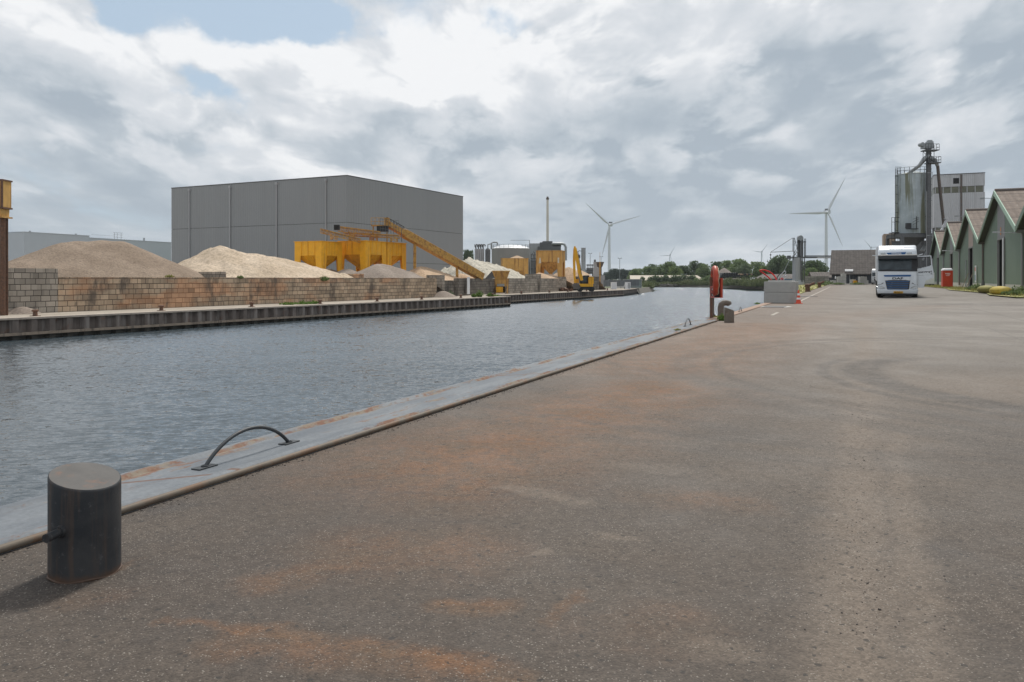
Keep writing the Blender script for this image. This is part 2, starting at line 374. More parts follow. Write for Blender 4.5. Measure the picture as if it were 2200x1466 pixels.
def block_mat(name, c1, c2, mortar, dirt, bw=.8, bh=.44, dirtamt=.8, rust=None):
    m = bpy.data.materials.new(name); m.use_nodes = True; nt = m.node_tree; g = NT(nt); p = nt.nodes['Principled BSDF']
    oc = nt.nodes.new('ShaderNodeTexCoord').outputs['Object']; x, y, z = g.sep(oc)
    wob = g.math('MULTIPLY', g.math('SUBTRACT', g.noise(oc, .9, 2, .5), .5), .05)
    v = g.comb(g.math('ADD', x, y), g.math('ADD', z, wob), 0.)
    b = nt.nodes.new('ShaderNodeTexBrick'); g._set(b.inputs['Vector'], v); b.inputs['Scale'].default_value = 1.0
    b.inputs['Brick Width'].default_value = bw; b.inputs['Row Height'].default_value = bh; b.inputs['Mortar Size'].default_value = .024
    b.inputs['Mortar Smooth'].default_value = .2; b.inputs['Bias'].default_value = 0.0; b.offset_frequency = 2; b.offset = .43; b.squash = .8; b.squash_frequency = 3
    g._set(b.inputs['Color1'], c1); g._set(b.inputs['Color2'], c2); g._set(b.inputs['Mortar'], mortar)
    # every block its own tone
    cell = g.comb(g.math('FLOOR', g.math('DIVIDE', g.math('ADD', g.math('ADD', x, y), g.math('MULTIPLY', g.math('FLOOR', g.math('DIVIDE', z, bh)), 1.37)), bw)), g.math('FLOOR', g.math('DIVIDE', z, bh)), 0.)
    wn = nt.nodes.new('ShaderNodeTexWhiteNoise'); wn.noise_dimensions = '2D'; g._set(wn.inputs['Vector'], cell)
    c = g.vec('SCALE', b.outputs['Color'], scale=g.lin(wn.outputs['Value'], 0., 1., .70, 1.22))
    if rust: c = g.mix(g.math('MULTIPLY', g.ss(g.noise(g.vec('MULTIPLY', oc, (.10, .1, .25)), 1.4, 4, .6), .46, .60), .75), c, g.mix('' and 0 or .35, g.vec('SCALE', rust, scale=g.lin(wn.outputs['Value'], 0., 1., .7, 1.3)), c))
    f = g.math('MULTIPLY', g.ss(g.noise(g.vec('MULTIPLY', oc, (.5, .5, .22)), 1.1, 7, .68), .50, .68), dirtamt); c = g.mix(f, c, dirt)
    f2 = g.math('MULTIPLY', g.ss(g.noise(oc, 7, 5, .7), .52, .75), .35); c = g.mix(f2, c, dirt)
    g._set(p.inputs['Base Color'], c); p.inputs['Roughness'].default_value = .92
    h = g.math('ADD', g.math('MULTIPLY', b.outputs['Fac'], -1.0), g.math('MULTIPLY', g.noise(oc, 12, 5, .6), .35))
    g._set(p.inputs['Normal'], g.bump(h, .7, .05)); return m
M['blocks'] = block_mat('weathered_concrete_blocks', (.50, .37, .255), (.40, .31, .22), (.07, .055, .04), (.12, .095, .075), rust=(.46, .20, .085), dirtamt=.9)
M['greyblocks'] = block_mat('grey_concrete_blocks', (.38, .33, .275), (.31, .275, .23), (.07, .06, .05), (.12, .105, .09), dirtamt=.7)
M['darkblocks'] = block_mat('dark_stained_blocks', (.19, .165, .14), (.16, .14, .115), (.04, .035, .03), (.07, .06, .05), dirtamt=.9)
M['palewall'] = block_mat('pale_grey_blocks', (.30, .29, .28), (.25, .245, .24), (.10, .10, .10), (.16, .155, .15), .9, .5)

def pile_mat(name, a, b, dark, grain, stain=.3, scale=.25):
    m = bpy.data.materials.new(name); m.use_nodes = True; nt = m.node_tree; g = NT(nt); p = nt.nodes['Principled BSDF']
    oc = nt.nodes.new('ShaderNodeTexCoord').outputs['Object']
    n = g.noise(oc, scale, 6, .6, .6); c = g.mix(g.ss(n, .35, .65), a, b)
    gr = g.noise(oc, grain, 3, .75); c = g.vec('SCALE', c, scale=g.lin(gr, .3, .7, .72, 1.24))
    f = g.math('MULTIPLY', g.ss(g.noise(g.vec('MULTIPLY', oc, (1, 1, .35)), 1.0, 7, .7), .52, .70), stain); c = g.mix(f, c, dark)
    sp = g.sep(g.vor(oc, grain * 1.3))[0]; c = g.mix(g.math('MULTIPLY', g.ss(sp, .8, .95), .35), c, g.vec('SCALE', c, scale=.5))
    g._set(p.inputs['Base Color'], c); p.inputs['Roughness'].default_value = .95; p.inputs['Specular IOR Level'].default_value = .15
    h = g.math('ADD', g.math('MULTIPLY', gr, .6), g.noise(oc, 1.3, 5, .65))
    g._set(p.inputs['Normal'], g.bump(h, .8, .12)); return m
M['gravel'] = pile_mat('brown_gravel', (.235, .180, .135), (.295, .230, .175), (.15, .115, .09), 5.5, .45)
M['gravelgrey'] = pile_mat('grey_brown_gravel', (.26, .215, .18), (.32, .27, .23), (.17, .14, .12), 6, .45)
M['sand'] = pile_mat('pale_sand', (.47, .375, .275), (.57, .465, .355), (.30, .24, .18), 3.5, .65)
M['sandtan'] = pile_mat('tan_sand', (.46, .33, .22), (.54, .40, .28), (.30, .22, .16), 3.5, .55)
M['rubble'] = pile_mat('white_grey_rubble', (.44, .41, .34), (.54, .50, .42), (.15, .15, .13), 2.2, .95, .5)

M['windscreen'] = mat('truck_windscreen', (.045, .06, .07), .2, var=.5, vs=2, spec=.35)

M['sheet_mill'] = mat('pale_grey_corrugated_sheet', (.56, .57, .585), .65, .0, var=.06, ribs=((1, 0, 0), .35, .035), streak=((.36, .36, .36), 1.2, .5, .7, .4))
# ------------------------------------------------------------------ layout frames
U = Vector((.3872, .9220, 0)); N = Vector((.9220, -.3872, 0)); Q0 = Vector((-4.03, 0, 0))   # near quay edge and its landward normal
YAW_U = math.atan2(U.y, U.x)
def Q(s, d, z=0.0): return Q0 + U * s + N * d + Vector((0, 0, z))
def smooth(t): t = max(0., min(1., t)); return t * t * (3 - 2 * t)
def gz(X, Y):
    d = (Vector((X, Y, 0)) - Q0).dot(N)
    s = (Vector((X, Y, 0)) - Q0).dot(U)
    return .25 * smooth((d - 3) / 15) * smooth((s - 8) / 30)
WATER = -2.80; FAR = -1.30
def L1(Y): return -59.87 + .49 * Y
def L2(Y): return .46 * (Y - 135.0)

# ------------------------------------------------------------------ yard surface
def ground_mat():
    m = bpy.data.materials.new('worn_asphalt'); m.use_nodes = True; nt = m.node_tree; g = NT(nt); p = nt.nodes['Principled BSDF']
    oc = nt.nodes.new('ShaderNodeTexCoord').outputs['Object']
    x, y, z = g.sep(oc); P0 = g.comb(x, y, 0.)
    wp = g.vec('SCALE', g.vec('SUBTRACT', g.noise(P0, 1.3, 4, .6, out='Color'), (.5, .5, .5)), scale=.9)
    wp2 = g.vec('SCALE', g.vec('SUBTRACT', g.noise(P0, 5.0, 4, .6, out='Color'), (.5, .5, .5)), scale=.22)
    Pw = g.vec('ADD', P0, wp2); Pw3 = g.vec('ADD', Pw, wp); Pt = g.vec('ADD', P0, g.vec('ADD', g.vec('SCALE', wp, scale=.28), g.vec('SCALE', wp2, scale=.5)))
    def seg(pos, a, b, w, soft=1.0):
        a = Vector((*a, 0)); b = Vector((*b, 0)); ba = b - a; L = max(ba.dot(ba), 1e-6)
        pa = g.vec('SUBTRACT', pos, tuple(a))
        h = g.math('DIVIDE', g.vec('DOT_PRODUCT', pa, tuple(ba)), L, clamp=True)
        dd = g.vec('LENGTH', g.vec('SUBTRACT', pa, g.vec('SCALE', tuple(ba), scale=h)))
        return g.ss(dd, w * (1 - soft), w * (1 + soft * .6), 1., 0.)
    def G(px, py, h=1.3): Y = F * h / (py - HOR); return ((px - 1100) / F * Y, Y)
    def mx(lst):
        t = None
        for v in lst: t = v if t is None else g.math('MAXIMUM', t, v)
        return t
    # base tones
    big = g.noise(P0, .22, 5, .55); mid = g.noise(P0, 1.5, 6, .62); fine = g.noise(P0, 16, 4, .7)
    c = g.mix(g.ss(big, .3, .7), (.078, .064, .056), (.112, .096, .083))
    c = g.mix(g.math('MULTIPLY', g.ss(mid, .45, .72), .55), c, (.135, .115, .10))
    c = g.mix(g.math('MULTIPLY', g.ss(g.noise(P0, .8, 6, .7), .53, .70), .6), c, (.062, .058, .059))
    # paler, dusty paving farther along the yard
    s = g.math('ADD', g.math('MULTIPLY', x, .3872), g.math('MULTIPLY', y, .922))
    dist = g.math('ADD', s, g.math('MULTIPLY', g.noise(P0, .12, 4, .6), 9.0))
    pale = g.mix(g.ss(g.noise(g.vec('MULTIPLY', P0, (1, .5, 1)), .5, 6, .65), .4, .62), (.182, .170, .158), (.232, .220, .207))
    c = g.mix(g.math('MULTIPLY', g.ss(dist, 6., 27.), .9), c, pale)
    # browner band along the quay edge
    d = g.math('SUBTRACT', g.math('MULTIPLY', g.math('ADD', x, 4.03), .922), g.math('MULTIPLY', y, .3872))
    c = g.mix(g.math('MULTIPLY', g.math('MULTIPLY', g.ss(d, .2, 5.5, 1., 0.), g.ss(s, 14., 24.)), .55), c, (.15, .105, .078))
    # rust coloured dirt
    rust = mx([g.math('MULTIPLY', seg(Pw, G(350, 1328), G(560, 1352), .035), .55), g.math('MULTIPLY', seg(Pw, G(520, 1355), G(1060, 1440), .075), .95), g.math('MULTIPLY', seg(Pw, G(480, 1385), G(900, 1440), .10), .5),
               g.math('MULTIPLY', seg(Pw3, G(960, 1000), G(1400, 835), .95), .95), g.math('MULTIPLY', seg(Pw3, G(1080, 950), G(1260, 870), .35), .85), g.math('MULTIPLY', seg(Pw, G(1000, 1050), G(1035, 1030), .12), .9),
               g.math('MULTIPLY', seg(Pw, G(580, 1250), G(760, 1205), .14), .6), g.math('MULTIPLY', seg(Pw, G(950, 1300), G(1090, 1305), .07), .85), g.math('MULTIPLY', seg(Pw, G(800, 1180), G(980, 1180), .35), .5),
               g.math('MULTIPLY', seg(Pw, G(1180, 1340), G(1240, 1270), .04), .6), g.math('MULTIPLY', seg(Pw3, G(1420, 1070), G(1560, 1080), .25), .40), g.math('MULTIPLY', seg(Pw, G(980, 1440), G(1120, 1466), .07), .8),
               g.math('MULTIPLY', seg(Pw3, G(1440, 1330), G(1340, 1370), .2), .3), g.math('MULTIPLY', seg(Pw, G(200, 1245), G(290, 1205), .035), .8), g.math('MULTIPLY', seg(Pw, G(150, 1290), G(250, 1280), .10), .25),
               g.math('MULTIPLY', seg(Pw3, G(1450, 900), G(1600, 850), .5), .25), g.math('MULTIPLY', seg(Pw3, G(1400, 790), G(1640, 700), 1.6), .75), g.math('MULTIPLY', seg(Pw3, G(1720, 690), G(2000, 660), 1.4), .25)])
    rn = g.ss(g.noise(P0, 9, 6, .68), .30, .60)
    rust = g.math('MULTIPLY', rust, g.math('ADD', g.math('MULTIPLY', rn, .65), .35))
    c = g.mix(rust, c, g.mix(g.ss(g.noise(P0, 3, 4, .6), .4, .6), (.190, .098, .050), (.162, .102, .065)))
    # dusty wheel tracks
    tr = mx([g.math('MULTIPLY', seg(Pt, G(1840, 900), G(1845, 1466), .20, .9), .72), g.math('MULTIPLY', seg(Pt, G(1915, 930), G(1995, 1466), .11, .9), .6), g.math('MULTIPLY', seg(Pt, G(1860, 690), G(1845, 950), .30, 1.), .6), g.math('MULTIPLY', seg(Pw3, G(1860, 720), G(1850, 1000), .7, 1.), .35),
             g.math('MULTIPLY', seg(Pw, G(1095, 1045), G(1250, 1080), .09), .55), g.math('MULTIPLY', seg(Pw, G(1340, 1000), G(1450, 1010), .14), .35), g.math('MULTIPLY', seg(Pw, G(1520, 1390), G(1580, 1400), .1), .5),
             g.math('MULTIPLY', seg(Pw3, G(1560, 1020), G(1700, 1000), .3), .25), g.math('MULTIPLY', seg(Pw, G(1150, 1185), G(1180, 1186), .03), .7), g.math('MULTIPLY', seg(Pw, G(1290, 1150), G(1350, 1155), .05), .5),
             g.math('MULTIPLY', seg(Pw3, G(2030, 840), G(2200, 830), 1.5, 1.), .5)])
    c = g.mix(tr, c, (.20, .167, .14))
    # tyre marks
    def arc(cx, cy, r, w, am, ylo=None):
        dd = g.math('ABSOLUTE', g.math('SUBTRACT', g.vec('DISTANCE', g.vec('ADD', P0, g.vec('SCALE', wp, scale=.25)), (cx, cy, 0)), r))
        return g.math('MULTIPLY', g.ss(dd, w * .3, w, 1., 0.), am)
    lim = g.math('MULTIPLY', g.ss(y, 6.5, 7.8), g.ss(y, 12.6, 13.4, 1., 0.))
    ty = mx([g.math('MULTIPLY', arc(8.6, 9.8, 3.95, .42, .95), lim), g.math('MULTIPLY', arc(8.6, 9.8, 4.45, .16, .7), lim), arc(9.5, 10.5, 6.6, .14, .5), arc(9.5, 10.5, 7.1, .3, .42), arc(6.0, 13.5, 8.2, .16, .45), arc(6.0, 13.5, 8.7, .25, .35), arc(14, 16, 13, .2, .4), arc(14, 16, 15.2, .25, .35),
             g.math('MULTIPLY', seg(P0, G(1690, 650, 1.2), G(2300, 648, 1.08), .32, .8), .6), g.math('MULTIPLY', seg(P0, G(1750, 633, 1.1), G(2050, 634, 1.05), .25, .8), .4), g.math('MULTIPLY', seg(Pw, G(2020, 648, 1.1), G(2260, 655, 1.1), 1.3, .6), .45),
             g.math('MULTIPLY', seg(P0, G(2080, 655, 1.1), G(2300, 700, 1.1), .035, .8), .8), g.math('MULTIPLY', seg(P0, G(2120, 690, 1.1), G(2300, 745, 1.1), .03, .8), .6), g.math('MULTIPLY', seg(P0, G(1900, 660, 1.1), G(2300, 664, 1.1), .05, .8), .5)])
    tyn = g.lin(g.noise(P0, 6, 5, .7), .3, .7, .35, 1.0)
    c = g.mix(g.math('MULTIPLY', ty, tyn), c, (.085, .080, .078))
    # darker patch round and left of the big bollard
    c = g.mix(g.math('MULTIPLY', seg(Pw, G(0, 1250), G(180, 1235), .26, .9), .35), c, (.055, .05, .048))
    crk = g.vor(g.vec('ADD', P0, g.vec('SCALE', wp, scale=1.2)), .33, 'Distance', 'DISTANCE_TO_EDGE')
    crk = g.math('MULTIPLY', g.ss(crk, .0, .0035, 1., 0.), g.ss(g.noise(P0, .35, 3, .5), .52, .60))
    c = g.mix(g.math('MULTIPLY', crk, .55), c, (.035, .032, .03))
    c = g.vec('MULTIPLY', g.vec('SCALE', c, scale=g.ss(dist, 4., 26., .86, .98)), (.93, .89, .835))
    # aggregate
    vc = g.vor(P0, 115, 'Color'); r1, r2, r3 = g.sep(vc)
    c = g.vec('SCALE', c, scale=g.lin(r1, 0., 1., .74, 1.26))
    c = g.vec('SCALE', c, scale=g.lin(fine, .3, .7, .80, 1.20))
    v2 = g.vor(P0, 210, 'Color'); w1, w2, w3 = g.sep(v2)
    white = g.math('GREATER_THAN', w2, g.lin(g.noise(P0, .7, 3, .5), .35, .65, .988, .955))
    c = g.mix(g.math('MULTIPLY', white, .55), c, (.33, .30, .26))
    blk = g.math('GREATER_THAN', g.sep(g.vor(P0, 60, 'Color'))[1], .986); c = g.mix(g.math('MULTIPLY', blk, .7), c, (.03, .028, .026))
    g._set(p.inputs['Base Color'], c)
    g._set(p.inputs['Roughness'], g.lin(mid, .3, .7, .72, .92)); p.inputs['Specular IOR Level'].default_value = .35
    h = g.math('ADD', g.math('MULTIPLY', g.vor(P0, 115, 'Distance'), -.5), g.math('ADD', g.math('MULTIPLY', fine, .5), g.math('MULTIPLY', g.noise(P0, 2.2, 4, .5), 1.5)))
    g._set(p.inputs['Normal'], g.bump(h, .75, .006)); return m
M['yard'] = ground_mat()

mb = MB()
ss_ = [-60, -40, -20, -10, -5, 0, 3, 6, 9, 12, 15, 18, 22, 26, 30, 35, 40, 46, 52, 60, 70, 85, 100, 130, 170, 240]
ds_ = [0.0, .5, 1, 2, 3, 4.5, 6, 8, 10, 12, 15, 18, 22, 30, 45, 80, 200, 500]
vs = [];
for s_ in ss_:
    for d_ in ds_:
        q = Q(s_, d_); vs.append((q.x, q.y, gz(q.x, q.y)))
nd = len(ds_)
mb.add(vs, [(i * nd + j, (i + 1) * nd + j, (i + 1) * nd + j + 1, i * nd + j + 1) for i in range(len(ss_) - 1) for j in range(nd - 1)])
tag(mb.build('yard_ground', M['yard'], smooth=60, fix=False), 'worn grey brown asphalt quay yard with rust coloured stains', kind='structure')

# painted line along the yard, 4 mm above it
M['line'] = mat('worn_white_line', (.36, .33, .285), .8, var=.25, vs=9, stain=((.26, .22, .18), 6, .45, .6, .7))
mb = MB()
def strip(s0, s1, d, w):
    pts = []
    k = max(2, int((s1 - s0) / 3) + 2)
    for i in range(k):
        s = s0 + (s1 - s0) * i / (k - 1)
        for dd in (d - w / 2, d + w / 2):
            q = Q(s, dd); pts.append((q.x, q.y, gz(q.x, q.y) + .005))
    mb.add(pts, [(2 * i, 2 * i + 1, 2 * i + 3, 2 * i + 2) for i in range(k - 1)])
strip(31.5, 34.2, 1.25, .12); strip(49, 150, 1.2, .14)
mb.build('line_marking', M['line'], fix=False)['kind'] = 'structure'

# ------------------------------------------------------------------ water
def water_mat():
    m = bpy.data.materials.new('canal_water'); m.use_nodes = True; nt = m.node_tree; g = NT(nt); p = nt.nodes['Principled BSDF']
    oc = nt.nodes.new('ShaderNodeTexCoord').outputs['Object']
    rot = nt.nodes.new('ShaderNodeMapping'); rot.inputs['Rotation'].default_value = (0, 0, R(-14)); g._set(rot.inputs[0], oc); v = rot.outputs[0]
    vs_ = g.vec('MULTIPLY', v, (.50, 1.0, 1.0))
    def sl(vv, sc, det, k):
        return g.vec('SCALE', g.vec('SUBTRACT', g.noise(vv, sc, det, .6, .3, out='Color'), (.5, .5, .5)), scale=k)
    patch = g.ss(g.noise(g.vec('MULTIPLY', v, (.25, 1, 1)), .05, 4, .6), .35, .65, .75, 1.2)
    t_ = g.vec('ADD', g.vec('ADD', sl(vs_, 1.7, 3, .42), sl(vs_, 5.5, 4, .90)), sl(vs_, 17., 3, .45))
    calm = g.ss(g.sep(oc)[1], 8., 120., 1., .42)
    spn = g.noise(vs_, 9., 2, .5, out='Color'); spk = g.math('MAXIMUM', g.ss(g.sep(g.noise(vs_, 16., 1, .5, out='Color'))[0], .70, .735), g.ss(g.sep(g.noise(vs_, 2.3, 3, .6, out='Color'))[1], .685, .71))
    t_ = g.vec('ADD', g.vec('SCALE', t_, scale=calm), g.vec('SCALE', g.vec('ADD', g.vec('SCALE', g.vec('SUBTRACT', spn, (.5, .5, .5)), scale=.8), (-.11, -.38, 0)), scale=spk))
    tx, ty, tz = g.sep(g.vec('SCALE', t_, scale=patch))
    nrm = g.vec('NORMALIZE', g.comb(g.math('MULTIPLY', tx, .75), g.math('SUBTRACT', ty, .125), 1.0))
    g._set(p.inputs['Normal'], nrm)
    p.inputs['Base Color'].default_value = (.045, .062, .074, 1); p.inputs['Roughness'].default_value = .04; p.inputs['IOR'].default_value = 1.6
    p.inputs['Specular IOR Level'].default_value = .5
    return m
M['water'] = water_mat()
mb = MB(); mb.add([(-900, -300, WATER), (900, -300, WATER), (900, 700, WATER), (-900, 700, WATER)], [(0, 1, 2, 3)])
tag(mb.build('canal_water', M['water'], fix=False), 'rippled grey blue canal water', kind='structure')

# ------------------------------------------------------------------ land (one sheet round the water, out to the horizon)
def land_mat():
    m = bpy.data.materials.new('dusty_land'); m.use_nodes = True; nt = m.node_tree; g = NT(nt); p = nt.nodes['Principled BSDF']
    oc = nt.nodes.new('ShaderNodeTexCoord').outputs['Object']; x, y, z = g.sep(oc)
    n = g.noise(oc, .35, 7, .65); c = g.mix(g.ss(n, .35, .65), (.30, .26, .21), (.38, .335, .28))
    c = g.mix(g.math('MULTIPLY', g.ss(g.noise(oc, 1.7, 6, .7), .5, .7), .5), c, (.20, .175, .145))
    gr = g.mix(g.ss(g.noise(oc, .05, 5, .6), .4, .6), (.075, .095, .035), (.12, .13, .055))
    far = g.ss(y, 215., 245.)
    c = g.mix(far, c, gr)
    g._set(p.inputs['Base Color'], c); p.inputs['Roughness'].default_value = .95
    g._set(p.inputs['Normal'], g.bump(g.noise(oc, 6, 5, .6), .4, .04)); return m
M['land'] = land_mat()
BANK_L = [(L1(-200), -200), (L1(121), 121), (L2(122.5), 122.5), (L2(193), 193), (34.5, 222), (45, 262), (52.5, 300)]
BANK_F = [(51, 318), (53, 345), (62, 396), (86, 413), (98, 392), (100, 365), (99, 312), (66, 185)]
QEND = Q(62, 0); QS = Q(-215, 0)
outline = [(-7000, -250)] + BANK_L + BANK_F + [(QEND.x - .4, QEND.y), (QS.x, QS.y), (7000, -250), (7000, 9500), (-7000, 9500)]
poly = [Vector((a, b, 0)) for a, b in outline]
tris = tessellate_polygon([poly])
mb = MB(); mb.add([(a, b, FAR) for a, b in outline], [tuple(t) for t in tris])
lo = mb.build('land', M['land'], fix=False); tag(lo, 'dusty yard ground and flat land beyond the canal', kind='structure')
for pg in lo.data.polygons:
    if pg.normal.z < 0: pg.flip()

# sloping banks down into the water
mb = MB()
bk = BANK_L[4:] + BANK_F + [(QEND.x, QEND.y)]
for (a, b) in zip(bk[:-1], bk[1:]):
    A = Vector((*a, 0)); B = Vector((*b, 0)); n = (B - A).normalized().cross(Vector((0, 0, 1)))
    mb.add([A + Vector((0, 0, FAR + .003)), B + Vector((0, 0, FAR + .003)), B + n * 1.2 + Vector((0, 0, WATER - .4)), A + n * 1.2 + Vector((0, 0, WATER - .4))], [(0, 1, 2, 3)])
M['bankrock'] = mat('stone_bank', (.15, .14, .12), .95, var=.35, vs=3, bump=.8, bs=4, bdist=.2)
mb.build('canal_bank', M['bankrock'])['kind'] = 'structure'

# grass strip between quay edge and canal at the end of the yard
gp = [(QEND.x, QEND.y + 1), (66, 185), (71.4, 181), *[(Q(s, -.1).x, Q(s, -.1).y) for s in (150, 110, 80, 64)]]
zt = [-.25, .1, .12, .02, .02, .0, -.02]
mb = MB(); mb.add([(a, b, z) for (a, b), z in zip(gp, zt)], [tuple(t) for t in tessellate_polygon([[Vector((a, b, 0)) for a, b in gp]])])
M['turf'] = mat('dry_turf', (.34, .30, .12), .95, var=.35, vs=1.2, stain=((.17, .22, .065), .6, .45, .6, .8))
o = mb.build('grass_verge', M['turf'], fix=False); o['kind'] = 'structure'
for pg in o.data.polygons:
    if pg.normal.z < 0: pg.flip()

def inpoly(x, y, poly):
    c = False; j = len(poly) - 1
    for i in range(len(poly)):
        xi, yi = poly[i]; xj, yj = poly[j]
        if (yi > y) != (yj > y) and x < (xj - xi) * (y - yi) / (yj - yi) + xi: c = not c
        j = i
    return c
def blade(mb, p, h, w, lean=.25):
    a = random.uniform(0, math.pi); dx, dy = math.cos(a) * w / 2, math.sin(a) * w / 2
    lx, ly = random.uniform(-lean, lean) * h, random.uniform(-lean, lean) * h
    mb.add([(p[0] - dx, p[1] - dy, p[2]), (p[0] + dx, p[1] + dy, p[2]), (p[0] + dx * .2 + lx, p[1] + dy * .2 + ly, p[2] + h)], [(0, 1, 2)])
mb = MB()
for i in range(6000):
    x = random.uniform(19, 70); y = random.uniform(57, 183)
    if inpoly(x, y, gp):
        dq = -(Vector((x, y, 0)) - Q0).dot(N)
        blade(mb, (x, y, -.03 - .012 * dq), random.uniform(.1, .38) * (1.6 if random.random() < .1 else 1), .12)
tag(mb.build('grass', M['grass'], fix=False), 'yellowing grass on the verge beyond the quay edge', 'grass', kind='stuff')

# ------------------------------------------------------------------ near quay: coping, wall below
def coping_mat():
    m = bpy.data.materials.new('painted_coping'); m.use_nodes = True; nt = m.node_tree; g = NT(nt); p = nt.nodes['Principled BSDF']
    oc = nt.nodes.new('ShaderNodeTexCoord').outputs['Object']; x, y, z = g.sep(oc)
    lv = g.vec('MULTIPLY', oc, (.22, 1, 1)); n = g.noise(lv, 3.0, 7, .65)
    c = g.mix(g.ss(n, .35, .65), (.135, .150, .168), (.205, .22, .235))
    rs = g.noise(g.vec('ADD', lv, g.vec('SCALE', g.noise(oc, 4, 3, .5, out='Color'), scale=.12)), 5.0, 8, .72)
    edge = g.math('ADD', g.ss(g.math('ABSOLUTE', g.math('SUBTRACT', y, .54)), 0., .14, .12, 0.), g.ss(y, .0, .10, .08, 0.))
    f = g.ss(g.math('ADD', rs, edge), .56, .66)
    c = g.mix(g.math('MULTIPLY', f, .85), c, g.mix(g.ss(g.noise(oc, 12, 4, .6), .4, .6), (.20, .10, .06), (.24, .195, .145)))
    # plate joints
    j = g.math('FRACT', g.math('DIVIDE', g.math('ADD', g.math('ADD', x, g.math('MULTIPLY', y, 1.1)), 3.32), 6.0)); jf = g.ss(g.math('ABSOLUTE', g.math('SUBTRACT', j, .5)), .0, .007, 1., 0.)
    c = g.mix(g.math('MULTIPLY', jf, .9), c, (.15, .075, .045))
    c = g.vec('SCALE', c, scale=g.lin(g.noise(oc, 30, 4, .7), .3, .7, .85, 1.12))
    g._set(p.inputs['Base Color'], c); g._set(p.inputs['Roughness'], g.lin(f, 0., 1., .65, .95)); p.inputs['Specular IOR Level'].default_value = .15
    g._set(p.inputs['Normal'], g.bump(g.noise(oc, 14, 5, .6), .3, .01)); return m
M['coping'] = coping_mat()
qt = thing('quay_wall', 'near quay edge with grey painted steel coping, rusty in places, above the water', 'quay wall', (Q0.x, Q0.y, 0), YAW_U)
# local frame: x along the quay, y towards the water
mb = MB()
prof = [(-.035, -.06), (-.035, .028), (-.015, .048), (.02, .055), (.05, .045), (.09, .030), (.50, .030), (.53, .018), (.56, .018), (.58, .034), (.635, .034), (.65, .01), (.65, -.35)]
ends = (-60.0, 26.6)
rings = [[Vector((x, a, b)) for a, b in prof] for x in [ends[0] + (ends[1] - ends[0]) * i / 40 for i in range(41)]]
for i in range(40):
    n = len(prof); 
vsr = [p for r in rings for p in r]
mb.add(vsr, [(i * n + k, i * n + k + 1, (i + 1) * n + k + 1, (i + 1) * n + k) for i in range(40) for k in range(n - 1)] + [tuple(range(n)), tuple(40 * n + k for k in range(n))])
mb.build('coping', M['coping'], qt, smooth=40)
M['rustconc'] = mat('rust_stained_coping', (.33, .22, .16), .9, var=.25, vs=3, bump=.4, bs=20, stain=((.24, .20, .17), 3, .45, .6, .6))
mb = MB(); mb.bb(26.9, 68, -.03, .34, -.3, .03); mb.build('old_coping', M['rustconc'], qt)
mb = MB(); mb.bb(-215, 68, .16, .40, -3.2, -.32); mb.build('wall_face', M['oldconcrete'], qt)
M['nose'] = mat('rusty_steel_nosing', (.15, .125, .098), .7, .2, var=.3, vs=5, stain=((.17, .095, .055), 3.5, .45, .6, .7))
mb = MB(); mb.tube([(-60 + i * 2.165, -.028 + random.uniform(-.002, .002), .022) for i in range(41)], .022, 8); mb.build('nosing', M['nose'], qt, smooth=60)

# dirt and tiny grit collected against the coping
mb = MB()
for i in range(900):
    s = random.uniform(2, 30); d = .06 + abs(random.gauss(0, .035)); q = Q(s, d); r = random.uniform(.002, .006)
    mb.box((q.x, q.y, gz(q.x, q.y) + r * .4), (r * 2, r * 1.6, r), random.uniform(0, 3))
for i in range(300):
    t = random.random(); px = 1850 + random.gauss(0, 34) + (random.uniform(-200, 260) if random.random() < .35 else 0); py = 880 + 460 * t ** 1.5; Y = F * 1.25 / (py - HOR)
    X = (px - 1100) / F * Y; r = random.uniform(.001, .0034) * (1.7 if random.random() < .03 else 1)
    mb.box((X, Y, gz(X, Y) + r * .35), (r * 2, r * 1.5, r), random.uniform(0, 3), random.uniform(-.4, .4))
M['grit'] = mat('dark_grit', (.075, .065, .06), .9, var=.4, vs=40)
tag(mb.build('grit', M['grit'], fix=False), 'loose dark grit scattered on the asphalt', 'grit', kind='stuff')

